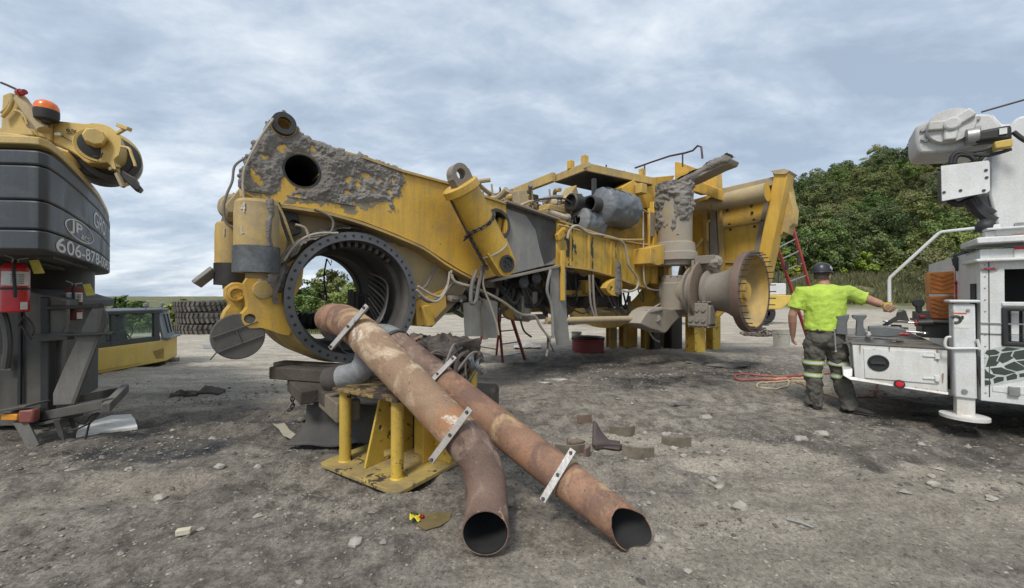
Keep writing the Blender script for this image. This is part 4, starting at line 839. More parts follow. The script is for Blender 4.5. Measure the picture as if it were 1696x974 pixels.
# ---- hoist cylinder chained to the rail ----
pa, pb = M(754, 292, -.42), M(829, 438, -.30); d = (pb-pa).normalized(); L_ = (pb-pa).length; sx = d.cross(AX).normalized()
hc_ = MB().lathe(pa, d, [(.10, 0), (.10, .21), (.115, .235), (.20, .24), (.215, .215), (.24, .21), (L_*.80, .21), (L_*.815, .19), (L_*.815, 0)], 44).build('hoist_cylinder', m_yel, FR)
MB().lathe(pa+d*(L_*.80), d, [(0, .212), (.02, .215), (.02, .212), (.03, .18)], 44).build('seal_band', m_white, hc_)
mb = MB(); mb.plate([pa-sx*.135+d*.13, pa-sx*.14, *[pa+(sx*math.cos(a)+(-d)*math.sin(a))*.13 for a in [math.pi-.1-k*(math.pi-.2)/14 for k in range(15)]], pa+sx*.14, pa+sx*.135+d*.13], -AX*.0001-AX*.14, [circ(pa, .065, sx, d, 18)]); e_ = mb.build('cylinder_eye', m_gdust, hc_, bevel=.012)
mb = MB(); oo = [pb+(sx*math.cos(a)+d*math.sin(a))*.17 for a in [k*math.pi/14 for k in range(15)]]; mb.plate([pb+sx*.19-d*.28, *oo, pb-sx*.19-d*.28], -AX*.13, [circ(pb, .07, sx, d, 18)]); mb.build('rod_clevis', m_yel, hc_, bevel=.012)
mb = MB(); mb.lathe(pb-AX*.14, -AX, [(-.1, 0), (0, .115), (.02, .12), (.025, .09), (0, .085), (0, 0)], 26); mb.bolts(pb-AX*.145, -AX, .035, 3, .013, .02); mb.build('pivot_pin', m_dark, hc_)
def chain(pts, mat, parent, name='chain', link=.055, wr=.009):
    P = smooth_path(pts, 8); mb = MB(); acc = 0; k = 0; i = 0; D = [0]
    for a, b in zip(P[:-1], P[1:]): D.append(D[-1]+(b-a).length)
    s = 0
    while s < D[-1]-link*.4:
        while i < len(D)-2 and D[i+1] < s: i += 1
        f = (s-D[i])/max(1e-6, D[i+1]-D[i]); c = P[i].lerp(P[i+1], f); t = (P[i+1]-P[i]).normalized(); u = t.orthogonal().normalized(); w = t.cross(u)
        if k % 2: u, w = w, -u
        lp = [c+t*math.cos(2*math.pi*q/10)*link*.62+u*math.sin(2*math.pi*q/10)*link*.36 for q in range(11)]; mb.tube(lp, wr, 5, False); s += link*.8; k += 1
    return mb.build(name, mat, parent)
mc = pa+d*(L_*.52); loop = [mc+d*.05-sx*.26+AX*.08, mc-sx*.235-AX*.03, mc-sx*.15-AX*.17, mc-AX*.225, mc+sx*.16-AX*.16-d*.03, mc+sx*.24-d*.06, mc+sx*.20-d*.25+AX*.1]
chain(loop, m_dark, hc_); chain([mc-sx*.235, mc-sx*.235+d*.3, mc-sx*.22+d*.55], m_dark, hc_)
MB().tube(smooth_path([pa-sx*.22+d*.18, pa-sx*.235+d*.6, pa-sx*.24+d*1.0], 3), .012, 7).build('supply_line', m_dark, hc_)
# ---- hoses and running gear under the middle ----
rs = random.Random(21)
for k, (pts, a, r, mt) in enumerate([([(692, 474), (715, 488), (730, 490), (742, 470), (748, 448)], -.1, .016, m_hosel), ([(690, 480), (708, 496), (726, 498), (740, 478), (745, 450)], -.12, .016, m_hosel), ([(695, 490), (712, 500), (735, 488), (755, 468), (780, 480), (800, 500)], -.05, .02, m_hose), ([(748, 455), (756, 468), (790, 478), (830, 498), (862, 520), (885, 523), (895, 540), (910, 560)], -.15, .02, m_hosel), ([(800, 440), (793, 470), (788, 498), (780, 500), (782, 470), (790, 448)], -.2, .028, m_hose), ([(806, 440), (800, 470), (812, 505), (822, 535), (826, 555)], -.2, .014, m_hosel), ([(732, 405), (722, 440), (708, 470), (700, 478)], .1, .018, m_hose), ([(862, 530), (868, 548), (880, 558)], .2, .016, m_dark), ([(908, 558), (907, 588)], -.1, .02, m_dark), ([(905, 555), (918, 584)], -.1, .01, m_dark), ([(912, 556), (905, 590)], -.1, .02, m_gdust), ([(912, 447), (906, 480), (914, 510), (916, 560)], -.12, .025, m_grey), ([(976, 455), (978, 500), (985, 526)], -.05, .02, m_gdust), ([(982, 455), (984, 500), (988, 524)], -.05, .02, m_gdust), ([(1080, 485), (1095, 500), (1100, 520)], .3, .03, m_dark)]):
    MB().tube(smooth_path([M(x, y, a) for x, y in pts], 6), r, 8).build('hydraulic_hose', mt, FR)
for k in range(14):
    x = rs.uniform(735, 800); y = rs.uniform(450, 500); pts = [M(x, y, rs.uniform(.1, .8)) for x, y in ((x, y), (x+rs.uniform(-20, 25), y+rs.uniform(5, 25)), (x+rs.uniform(-30, 50), y+rs.uniform(-12, 30)))]
    MB().tube(smooth_path(pts, 6), rs.choice((.025, .035, .05)), 8).build('hydraulic_hose', rs.choice((m_dark, m_hose, m_gdust)), FR)
mb = MB(); mb.plate(mp([(740, 462), (835, 462), (832, 498), (800, 504), (742, 492)], .7), AX*.5); mb.build('valve_block', m_dark, FR, bevel=.02)
mb = MB(); mb.beam(M(741, 495, .4), M(742, 530-22, .4), .12, .1, -AX); mb.tube(smooth_path(mp([(752, 470), (756, 500), (746, 512), (738, 512)], .3), 5), .05, 8); mb.build('pipe_elbow', m_dark, FR)
mb = MB(); mb.plate(mp([(768, 502), (808, 496), (824, 500), (824, 560), (806, 560), (804, 557), (771, 557)], .05), AX*.02); mb.build('mud_shield', m_grey, FR)
mb = MB(); mb.beam(M(799, 495, .0), M(804, 562, .0), .06, .05, -AX); mb.build('shield_stay', m_gdust, FR)
mb = MB(); mb.plate(mp([(912, 442), (938, 440), (938, 505), (944, 570), (924, 571), (918, 540), (914, 500)], -.02), AX*.04); mb.build('mud_shield', m_grey, FR, bevel=.006); mb = MB(); mb.beam(M(931, 415, -.06), M(932, 498, -.06), .07, .05, -AX); mb.build('shield_stay', m_yel, FR, bevel=.006)
mb = MB(); mb.lathe(M(860, 480, .9), -AX, [(-.6, .3), (0, .42), (.1, .42), (.16, .34), (.3, .22), (.32, 0)], 36); mb.lathe(M(884, 462, .8), -AX, [(-.5, .3), (0, .36), (.05, .3), (.05, 0)], 30); mb.build('drive_housing', m_ygrime, FR)
mb = MB(); mb.lathe(M(846, 508, .5), -AX, [(0, .22), (.08, .22), (.1, .12), (.12, 0)], 26); mb.box(M(862, 500, .6), (.5, .3, .25), FX); mb.build('final_drive_cover', m_ygrime, FR, bevel=.02)
for x, y in ((866, 468), (887, 461)):
    MB().lathe(M(x, y, .05), -AX, [(-.4, .085), (0, .085), (.03, .10), (.05, .07), (.04, .03), (.05, 0)], 22).build('cross_pin', m_dark, FR)
for p, q, r in (((842, 455), (862, 520), .05), ((858, 458), (905, 520), .045), ((868, 478), (872, 512), .05), ((852, 458), (848, 500), .04)): MB().tube([M(*p, .35), M(*q, .35)], r, 10).build('steering_link', m_dark, FR)
mb = MB(); mb.ball(M(870, 518, .35), .10, jit=.4); mb.tube([M(850, 527, .5), M(905, 524, .5)], .05, 10); mb.ball(M(866, 526, .4), .09, jit=.8, seed=4, sc=(1.8, 1, .6)); mb.build('ball_joint', m_gdust, FR)
mb = MB(); mb.box(Lc(4.3, 1.4, 1.55), (3.2, 1.6, .7), FX); mb.build('underframe', m_dark, FR, bevel=.05)
MB().lathe(Lc(3.2, 1.3, 1.35), FX, [(0, 0), (0, .22), (.3, .26), (1.2, .26), (1.25, .34), (1.6, .36), (1.65, .22), (2.6, .2), (2.6, 0)], 30).build('drive_motor', m_ygrime, FR)
MB().lathe(Lc(4.4, .55, 1.35), FX, [(0, 0), (0, .16), (.9, .16), (.92, .19), (1.0, .19), (1.0, 0)], 26).build('air_tank', m_dark, FR)
MB().box(Lc(5.2, .7, 1.35), (.5, .3, .4), FX).build('relay_box', m_ygrime, FR, bevel=.02)
for k in range(34):
    t = rs.uniform(2.0, 6.2); a = rs.uniform(.15, .55); z = rs.uniform(1.2, 1.9); t2 = t+rs.uniform(-.9, .9)
    MB().tube(smooth_path([Lc(t, a, z+.2), Lc((t+t2)/2, a-.05, z-rs.uniform(.05, .35)), Lc(t2, a+.2, z+rs.uniform(-.2, .3))], 6), rs.choice((.014, .02, .03, .04)), 8).build('hydraulic_hose', rs.choice((m_dark, m_hose, m_dark, m_gdust, m_black)), FR)
for k in range(10):
    MB().box(Lc(rs.uniform(2.2, 6), rs.uniform(.3, .6), rs.uniform(1.3, 1.9)), (rs.uniform(.1, .35), .12, rs.uniform(.08, .25)), FX).build('bracket', rs.choice((m_ygrime, m_dark, m_gdust)), FR, bevel=.01)
mb = MB(); mb.lathe(M(955, 480, .8), -AX, [(-.5, .35), (0, .35), (.1, .2), (.1, 0)], 26); mb.box(M(950, 486, .5), (.7, .2, .12), FX); mb.box(M(970, 475, .4), (.2, .2, .25), FX); mb.build('transmission_case', m_ygrime, FR, bevel=.02)
# ---------------- yellow support stand ----------------
su, sv = V((-.835, .55, 0)), V((.55, .835, 0)); S0 = V((-.80, 2.745, 0))       # front corner of the base, axis to the left corner, axis to the back
STD = thing('support_stand', 'chipped yellow steel stand with two round front legs, rusty pipes leaning across its top', 'stand', S0+su*.45+sv*.6)
WL[STD.name] = V(STD.location)
def S(u, v, z): return S0+su*u+sv*v+UP*z
def rpoly(pts, r=.06, n=5):
    out = []; m = len(pts)
    for i in range(m):
        a, b, c = pts[i-1], pts[i], pts[(i+1) % m]; p, q = b+(a-b).normalized()*r, b+(c-b).normalized()*r
        for k in range(n+1): t = k/n; out.append(p*(1-t)**2+b*2*t*(1-t)+q*t*t)
    return out
MB().plate(rpoly([S(0, 0, .012), S(.95, -.02, .012), S(.98, 1.5, .012), S(0, 1.45, .012)], .07), UP*.03).build('base_plate', worn('rusty_base_plate', (.50, .37, .09), dirt=(.17, .13, .09), amt=.6, chip=.3, rough=.7, seed=41, scale=3), STD, bevel=.004)
ZT = .66
MB().plate(rpoly([S(.10, .08, ZT-.025), S(.86, .04, ZT-.025), S(.88, .62, ZT-.025), S(.10, .62, ZT-.025)], .03), UP*.025).build('top_plate', worn('rusty_top_plate', (.42, .31, .09), dirt=(.11, .065, .04), amt=.75, chip=.5, rough=.7, seed=42, scale=5, chipscale=8), STD, bevel=.004)
for u, v in ((.19, .16), (.80, .13)): MB().cyl(S(u, v, .042), S(u, v, ZT-.026), .047, seg=28).lathe(S(u, v, .042), UP, [(0, .056), (.012, .048)], 24).build('leg', m_yelc, STD)
MB().cyl(S(.39, 1.30, .042), S(.39, 1.30, .66), .05, seg=24).build('leg', m_yelc, STD)
mb = MB(); mb.plate([S(.52, .12, .043), S(.52, .62, .043), S(.52, .62, ZT-.026), S(.52, .28, ZT-.026)], su*.022, [circ(S(.52, .27, .33), .022, sv, UP, 14), [S(.52, .30, .06), S(.52, .44, .06), S(.52, .44, .13), S(.52, .30, .13)]]); mb.build('gusset', m_yelc, STD, bevel=.003)
mb = MB(); mb.plate([S(.20, .44, .043), S(.20, .64, .043), S(.20, .64, ZT-.026), S(.20, .44, ZT-.026)], su*.02); mb.plate([S(.20, .66, .043), S(.80, .66, .043), S(.80, .66, ZT-.026), S(.20, .66, ZT-.026)], sv*.02); mb.build('web', m_yel, STD, bevel=.003)
mb = MB(); mb.plate([S(.44, .56, .043), S(.02, .56, .043), S(.0, .56, .12), S(.02, .56, .17), S(.22, .56, ZT-.06), S(.44, .56, ZT-.026)], sv*.022, [circ(S(.08, .56, .11), .014, su, UP, 12)]); mb.build('side_gusset', m_yelc, STD, bevel=.003)
# ---------------- rusty exhaust pipes ----------------
m_rusta = rust('tan_rust_pipe', (.33, .215, .135), [((.50, .39, .27), .49, .10, 1.0), ((.33, .165, .08), .50, .07, .8), ((.60, .52, .43), .60, .05, 1.3), ((.22, .17, .14), .60, .08, 1.6)], seed=1, scale=2.6)
m_rustb = rust('orange_rust_pipe', (.265, .15, .095), [((.165, .095, .068), .48, .10, 1.0), ((.42, .29, .16), .54, .10, .8), ((.32, .165, .095), .56, .06, 1.8)], seed=2, scale=3.2)
m_rustd = rust('dark_red_rust', (.165, .105, .08), [((.26, .19, .15), .50, .10, 1.2), ((.11, .065, .05), .54, .06, .9), ((.50, .34, .25), .635, .02, 2.2)], seed=3, scale=4.0)
m_soot2 = plain('sooty_bore', (.02, .02, .02), .9, bump=.4)
m_char = worn('burnt_grey_elbow', (.27, .28, .285), dirt=(.05, .045, .042), amt=.35, chip=.12, rough=.6, seed=54, scale=4)
def pipe(name, label, pts, rad, mats, seams, group, wall=.006, seg=48, ragged=0):
    """one pipe in several welded sections, hollow"""
    P = [V(p) for p in pts]; root = thing(name, label, 'pipe', V((P[-1].x, P[-1].y, 0)), group); WL[root.name] = V(root.location)
    n = len(P); rr = rad if hasattr(rad, '__len__') else [rad]*n
    out = MB(); fr = out.ring_frames(P); tcam = (V((0, 0, H))-P[-1]).normalized(); nc = (fr[-1][0]+tcam*.85).normalized()
    cuts = [0]+seams+[n-1]
    for s_ in range(len(cuts)-1):
        i0, i1 = cuts[s_], cuts[s_+1]; mb = MB(); rows = []
        sub = list(range(i0, i1+1))
        for i in sub:
            t, u, w = fr[i]; rw = []
            for k in range(seg):
                a = 2*math.pi*k/seg; off = 0
                if ragged and i == n-1: off = ragged*(.7*noise.noise(V((math.cos(a)*1.2, math.sin(a)*1.2, 4.2)))+.12*noise.noise(V((math.cos(a)*5, math.sin(a)*5, 1.1))))-ragged*.9*max(0, math.cos(a-2.3))**8-ragged*.8*max(0, math.cos(a-4.9))**12
                dent = 1+.014*noise.noise(V((math.cos(a)*1.5, math.sin(a)*1.5, i*.5)))
                if ragged and i == n-1: q_ = u*math.cos(a)+w*math.sin(a); off = off*.45-q_.dot(nc)*rr[i]/t.dot(nc)
                rw.append(P[i]+t*off+(u*math.cos(a)+w*math.sin(a))*rr[i]*dent)
            rows.append(rw)
        m = len(rows); vs = [v for r_ in rows for v in r_]
        inner = []
        for q, i in enumerate(sub):
            c = P[i]; inner += [v+(c-v).normalized()*wall if (i != n-1 or not ragged) else v+((c+fr[i][0]*fr[i][0].dot(v-c))-v).normalized()*wall for v in rows[q]]
        fs = []
        for q in range(m-1):
            for k in range(seg): a, b = q*seg+k, q*seg+(k+1) % seg; fs.append((a, b, b+seg, a+seg))
        b0 = len(vs); mb.add(vs, fs); mb.add(inner, [tuple(reversed(f)) for f in fs])
        for q in (0, m-1):
            for k in range(seg): a, b = q*seg+k, q*seg+(k+1) % seg; mb.f.append((a, b, b+b0, a+b0))
        o = mb.build('pipe_section', [mats[s_], m_soot2], root, weld=False, sharp=50)
        nf = (m-1)*seg; o.data.polygons.foreach_set('material_index', [0]*nf+[1]*nf+[0]*(len(o.data.polygons)-2*nf))
    mb = MB(); k0 = max(0, n-10); mb.tube([P[i] for i in range(k0, n-1)]+[P[-1].lerp(P[-2], .25 if not ragged else .9)], [r_-.009 for r_ in rr[k0:]], 32, False); 
    (ragged or mb.build('bore', m_soot2, root))
    return root, P, fr, rr
def lin(a, b, n): return [V(a).lerp(V(b), k/n) for k in range(n)]
def flange_bar(root, c, axis, wdir, r, L_, mat=None, nm='flange_clamp'):
    axis = V(axis).normalized(); w = V(wdir)-axis*V(wdir).dot(axis); w.normalize(); u = w.cross(axis).normalized()
    if u.dot(V((0, 0, 1.5))-c*.0) < 0 and u.z < 0: u = -u
    mb = MB(); cc = V(c)+u*(r+.018); mb.box(cc, (L_, .045, .010), w, z=u); mb.box(cc-u*.028-axis*.016, (L_*.97, .008, .045), w, z=u)
    o = mb.build(nm, mat or m_steel, root, bevel=.002)
    for s_ in (-.46, .0, .43): MB().lathe(cc+w*L_*s_+u*.005, u, [(0, .011), (.012, .010), (.012, 0)], 8).build('bolt', m_dark, o)
    return o
# pipe with the elbow lying towards the camera
eA = gnd(806, 921); EA = V((eA.x, eA.y+.02, .135))
A_hi, A_lo = at(600, 552, 3.18), at(765, 722, 2.56)
el = smooth_path([A_lo, at(792, 758, 2.52), at(804, 800, 2.44), at(806, 846, 2.31), at(804, 882, 2.13)], 7)
tp = smooth_path([at(548, 528, 3.62), at(553, 528, 3.50), at(572, 532, 3.36), at(600, 552, 3.18)], 6)
ptsA = tp[:-1]+lin(A_hi, A_lo, 12)+el; nA = len(ptsA); s1 = len(tp)-1; s2 = s1+12
radA = [.136]*(s1+1)+[.141-.015*k/12 for k in range(1, 12)]+[.13-.004*k/max(1, nA-s2) for k in range(nA-s2)]
pA, PA, fA, rA_ = pipe('exhaust_pipe', 'tan rusty exhaust pipe across the yellow stand, its dark red elbow pointing at the camera', ptsA, radA, [m_rustb, m_rusta, m_rustd], [s1, s2], 'rusty exhaust pipes')
wd = (at(625, 508, 3)-at(560, 562, 3)).normalized()
flange_bar(pA, PA[s1], fA[s1+1][0], wd, .142, .43)
wd2 = (at(797, 665, 2.4)-at(729, 735, 2.4)).normalized()
flange_bar(pA, PA[s2], fA[s2-1][0], wd2, .13, .40)
# straight pipe beside it
B_hi, B_lo = at(655, 572, 3.75), at(1046, 878, 2.20)
tb = smooth_path([at(612, 562, 3.95), at(622, 561, 3.93), at(640, 562, 3.84), at(655, 572, 3.75)], 5)
n1 = 16; ptsB = tb[:-1]+lin(B_hi, B_lo, n1)+[B_lo]; sB = len(tb)-1
radB = [.140]*(sB+1)+[.145-.035*(1-(1-k/n1)) for k in range(1, n1+1)]
radB = [.145]*(sB)+[.145-.036*k/n1 for k in range(n1+1)]
pB, PB, fB, rB_ = pipe('exhaust_pipe', 'straight orange rusty exhaust pipe behind the tan one, torn open end on the ground', ptsB, radB, [m_char, m_rustd, m_rustb], [sB, sB+5], 'rusty exhaust pipes', ragged=.07)
wd = (at(783, 604, 3)-at(718, 630, 3)).normalized(); flange_bar(pB, PB[sB+5], fB[sB+5][0], wd, rB_[sB+5], .40)
i_ = sB+13; wd = (at(1004, 756, 2.3)-at(944, 806, 2.3)).normalized(); flange_bar(pB, PB[i_], fB[i_][0], wd, rB_[i_], .35)
t_, u_, w_ = fB[i_]; MB().lathe(PB[i_], t_, [(-.015, rB_[i_]+.002), (-.015, rB_[i_]+.01), (.015, rB_[i_]+.01), (.015, rB_[i_]+.002)], 40).build('clamp_strap', m_tan, pB)
t_, u_, w_ = fB[sB]; MB().lathe(PB[sB], t_, [(-.02, .152), (-.02, .158), (.02, .158), (.02, .15)], 40).build('clamp_strap', m_dark, pB)
# grey elbow in the middle
ge = smooth_path([at(545, 628, 3.50), at(566, 625, 3.46), at(592, 618, 3.44), at(606, 600, 3.44), at(610, 575, 3.46)], 6); n = len(ge)
pC, PC, fC, rC = pipe('elbow_pipe', 'short grey burnt elbow pipe lying on the yellow stand under the tan pipe', ge, .105, [worn('burnt_rubber_sleeve', (.05, .045, .042), dirt=(.2, .16, .14), amt=.3, chip=0, rough=.8, bump=.8, seed=57), m_char], [6], None)
# pipe mouth lying in the bore, with black corrugated hose
pp = [B0+AX*.32+FX*(-.04)-UP*.47, B0+AX*(.05)+FX*(-.03)-UP*.50]
pD, *_ = pipe('pipe_collar', 'grey round pipe collar resting in the bottom of the big bore', lin(pp[0], pp[1], 4)+[pp[1]], .155, [m_char], [], None)
mb = MB(); a, b = B0+AX*.5-FX*.10-UP*.30, at(552, 545, 3.75); P = smooth_path([a+AX*.5-FX*.3, a, b], 20); mb.tube(P, [.105+.008*math.sin(i*1.9) for i in range(len(P))], 24); tag(mb.build('corrugated_hose', m_black), 'black corrugated rubber hose leading out of the bore to the rusty pipe end', 'hose')
# ---------------- timber cribbing under the axle box ----------------
m_tim = worn('old_dark_timber', (.055, .046, .036), dirt=(.15, .125, .095), amt=.45, chip=.1, rough=.9, bump=.9, seed=61, streak=0)
m_timl = worn('weathered_timber', (.20, .165, .12), dirt=(.12, .10, .08), amt=.5, chip=.1, rough=.9, bump=.9, seed=62, streak=.4)
td = (at(560, 596, 4.3)-at(462, 597, 4.45)).normalized(); td = (V((1, -.28, 0))).normalized()
def timber(c, L_, w, h, d, lab, mt=m_tim, g='timbers of the cribbing stack', yaw=0):
    d = V(d).normalized(); d.rotate(Matrix.Rotation(yaw, 3, 'Z')); o = MB().box(c, (L_, w, h), d).build('timber', mt, bevel=.012); return tag(o, lab, 'timber', g)
c0 = at(500, 601, 4.25); z = .60
timber(V((-2.10, 4.12, .60)), .95, .17, .13, td, 'front timber of the top layer right under the round steel flange')
timber(V((-2.22, 4.42, .60)), 1.0, .17, .13, td, 'rear timber of the top layer, its end sticking out furthest left')
td2 = AX
timber(V((-2.12, 3.98, .465)), .7, .17, .13, td2, 'leftmost crosswise timber of the second cribbing layer')
timber(V((-1.86, 3.90, .465)), .7, .17, .13, td2, 'middle crosswise timber of the second cribbing layer')
timber(V((-1.58, 3.58, .44)), .62, .2, .17, AX, 'pale split ended timber beside the grey burnt elbow pipe', m_timl)
timber(V((-1.15, 3.95, .465)), .7, .17, .13, td2, 'crosswise timber of the second layer hidden behind the grey elbow')
timber(V((-1.9, 4.6, .465)), 1.1, .17, .13, td, 'lengthwise timber at the back of the cribbing stack')
# draped dark belting block under the timbers
m_belt = worn('dark_grey_belting', (.045, .043, .04), dirt=(.13, .118, .10), amt=.4, chip=.03, rough=.75, bump=.35, seed=63)
BD = thing('steel_block', 'dark welded steel block draped with grey belting, carrying the cribbing timbers behind the yellow stand', 'block', (-1.5, 3.9, 0)); WL[BD.name] = V(BD.location)
b1, b2, b3 = V((-1.88, 3.92, 0)), V((-.75, 3.60, 0)), V((-.5, 4.4, 0)); b4 = b1+(b3-b2)
MB().hexa([b1, b2, b3, b4, *[p+UP*.37 for p in (b1, b2, b3, b4)]]).build('core', m_belt, BD, bevel=.02)
# belting: a sheet with a drooping wavy front edge
def sheet(name, f, nu, nv, mat, parent, th=.012):
    mb = MB(); vs = [f(i/nu, j/nv) for i in range(nu+1) for j in range(nv+1)]; fs = [(i*(nv+1)+j, (i+1)*(nv+1)+j, (i+1)*(nv+1)+j+1, i*(nv+1)+j+1) for i in range(nu) for j in range(nv)]
    mb.add(vs, fs); o = mb.build(name, mat, parent, sharp=60); s_ = o.modifiers.new('solid', 'SOLIDIFY'); s_.thickness = th; return o
def bf(u, v):
    p = (b1-V((.08, 0, 0))).lerp(b2, u); fwd = V((.2, -1, 0)).normalized(); droop = .05+.17*math.exp(-((u-.62)/.16)**2)+.05*math.sin(u*7)
    if v < .4: return p-fwd*(.6*(1-v/.4))+UP*(.378+.012*math.sin(u*9))
    w = (v-.4)/.6; return p+fwd*(.03+.05*math.sin(min(1, w*1.4)*1.5))+UP*(.385-droop*w*w)
sheet('belting', bf, 44, 16, m_belt, BD)
def bf2(u, v):
    p = b1.lerp(b2, u*.9)-V((.13*(1-u), .02, 0)); fwd = V((-.25, -1, 0)).normalized(); z = .34*(1-v); fl = max(0, v-.45)/.55
    return p+fwd*(.035+.17*fl*fl*math.exp(-u*2.2)*(1+.5*math.sin(u*8))+.012*math.sin(v*5+u*7))-V((.10*fl*(1-u)**3, 0, 0))+UP*(.012+z+.03*fl*math.sin(u*9)**2)
sheet('belting_flap', bf2, 40, 16, m_belt, BD)
ch = chain([at(484, 622, 4.15), at(484, 650, 4.1), at(485, 672, 4.1), at(478, 680, 4.1)], m_dark, None, 'chain', .05, .007); tag(ch, 'thin dark chain hanging down at the left end of the cribbing', 'chain')
# ---------------- burnt wreckage behind the pipes ----------------
WK = thing('burnt_wreckage', 'charred lump of machinery, cables and hose clamps lying behind the straight rusty pipe', 'wreckage', V((-.75, 4.4, 0))); WL[WK.name] = V(WK.location)
m_burn = worn('charred_metal', (.045, .035, .03), dirt=(.20, .15, .115), amt=.40, chip=.15, chipc=(.42, .38, .33), rough=.55, seed=71, scale=7, bump=.9, streak=0)
mb = MB(); mb.ball(at(742, 588, 4.1), .27, 40, 26, (1.15, .9, .72), .42, 3); mb.build('charred_lump', m_burn, WK, sharp=60)
mb = MB(); mb.ball(at(700, 588, 4.0), .22, 36, 22, (1.2, .8, .8), .5, 8); mb.ball(at(765, 590, 4.2), .16, 30, 20, (1.1, .8, .9), .5, 12); mb.build('charred_casing', m_burn, WK, sharp=60)
mb = MB(); mb.box(V((-.7, 4.35, .2)), (1.0, .7, .4), V((1, -.2, 0))); mb.build('burnt_base', m_burn, WK, bevel=.05)
rs = random.Random(9); m_galv0 = plain('silver_braid', (.38, .40, .42), .35, .7)
for k in range(52):
    x = rs.uniform(690, 800); y = rs.uniform(575, 615); Y = rs.uniform(3.8, 4.2); p = at(x, y, Y); q = at(x-rs.uniform(10, 50), y+rs.uniform(15, 45), Y-.2); mid_ = (p+q)/2+V((rs.uniform(-.08, .08), 0, rs.uniform(0, .1)))
    MB().tube(smooth_path([p, mid_, q], 5), rs.choice((.008, .012, .02)), 7).build('burnt_cable', rs.choice((m_burn, m_dark, m_hose, m_burn, m_galv0)), WK)
for x, y, r_ in ((790, 598, .10), (784, 600, .09), (750, 608, .07), (797, 606, .08)):
    MB().lathe(at(x, y, 3.9), V((.8, -.3, .3)), [(-.02, r_), (.02, r_), (.02, r_-.006), (-.02, r_-.006), (-.02, r_)], 28, 20, 300).build('hose_clamp', plain('galvanised', (.42, .45, .48), .35, .8), WK)
mb = MB(); mb.beam(at(664, 572, 3.9), at(700, 556, 3.95), .03, .02); mb.build('flat_bar', m_rustb, WK)
sheet('torn_sheet', lambda u, v: at(668+52*u, 570-18*u+14*v+5*math.sin(u*8), 4.05+.1*v), 14, 6, m_burn, WK, .01)
# ---------------- steel props under the frame ----------------
LP = ['leftmost yellow prop under the frame, just right of the red drum', 'second yellow prop from the left under the tie rod', 'third yellow prop, left of the blackened one', 'blackened prop in the middle of the row under the frame', 'dark greasy yellow prop below the steering arm', 'broad black prop below the steering arm', 'brightest yellow prop, nearest below the brake caliper', 'rightmost yellow prop beneath the wheel hub']
for (x0, x1, y, zt, mt), lb in zip(((1004, 1017, 576, .84, m_ygrime), (1028, 1050, 575, .84, m_ygrime), (1062, 1075, 578, .86, m_ygrime), (1077, 1090, 580, .86, m_dark), (1094, 1104, 575, 1.0, m_ygrime), (1103, 1124, 578, 1.0, m_dark), (1140, 1162, 584, 1.0, m_yelc), (1172, 1188, 579, 1.0, m_yelc)), LP):
    a, b = gnd(x0, y), gnd(x1, y); w = (b-a).length; c = (a+b)/2+V((.05, w*.3, 0)); mb = MB(); yw = V((1, .35, 0)).normalized(); yn = V((-.35, 1, 0)).normalized()
    mb.box(c+UP*zt/2, (w*.42, w*.9, zt), yw); mb.box(c+UP*zt/2-yn*w*.45, (w*1.0, .025, zt), yw); mb.box(c+UP*zt/2+yn*w*.45, (w*1.0, .025, zt), yw)
    tag(mb.build('steel_prop', mt, bevel=.006), lb, 'prop', 'steel props under the frame')
# ---------------- drum, buckets, chain heap, hoses, ladders ----------------
m_red = worn('faded_red_paint', (.20, .022, .022), dirt=(.12, .07, .06), amt=.35, chip=.06, rough=.6, seed=72)
p = gnd(979, 586); r = 27/650*p.y; p += V((0, r, 0))
o = MB().lathe(p, UP, [(.0, r), (.28, r*1.0), (.30, r*1.04), (.34, r*1.05), (.34, r*.98), (.06, r*.95), (.06, 0)], 40).build('cut_drum', m_red); tag(o, 'cut down dusty red steel drum with black rim standing under the frame', 'drum')
o = MB().lathe(p, UP, [(.335, r*.9), (.36, r*1.07), (.375, r*1.0), (.34, r*.8)], 40).build('black_rim', m_black, None); o.parent = bpy.data.objects['cut_drum']; o.location = o.location-bpy.data.objects['cut_drum'].location
m_wp = plain('white_plastic', (.62, .62, .58), .5); m_pail = plain('translucent_pail', (.52, .50, .44), .45)
def bucket(px, py, rp, h, lab, lid=False, mt=m_pail):
    p = gnd(px, py); r = rp/650*p.y; p += V((0, r, 0)); hh = h/650*p.y
    root = thing('bucket', lab, 'bucket', p); WL[root.name] = V(p)
    MB().lathe(p, UP, [(0, 0), (0, r*.86), (hh*.78, r*.98), (hh*.8, r*1.04), (hh*.97, r*1.04), (hh, r*1.08), (hh, r*.98), (.02, r*.84), (.02, 0)], 36).build('pail', mt, root)
    a = [p+UP*hh*.9+V((math.cos(t)*r*1.08, math.sin(t)*r*.25-r*.9, -math.sin(t)*hh*.35)) for t in [k*math.pi/12 for k in range(13)]]; MB().tube(a, .005, 6).build('handle', m_dark, root)
    if lid: MB().lathe(p+UP*hh, UP, [(0, r*1.1), (.03, r*1.1), (.03, 0)], 30).build('lid', m_tan, root)
bucket(1303, 578, 13, 30, 'translucent white pail behind the left arm of the worker'); bucket(956, 570, 8, 18, 'small white tub behind the red drum', True)
bucket(1027, 562, 6, 16, 'small white pail seen between the yellow props', False, m_wp)
cb = gnd(1258, 555); rs = random.Random(3); CH = thing('chain_heap', 'heap of heavy rusty chain on the ground beneath the wheel hub', 'chain', cb); WL[CH.name] = V(cb)
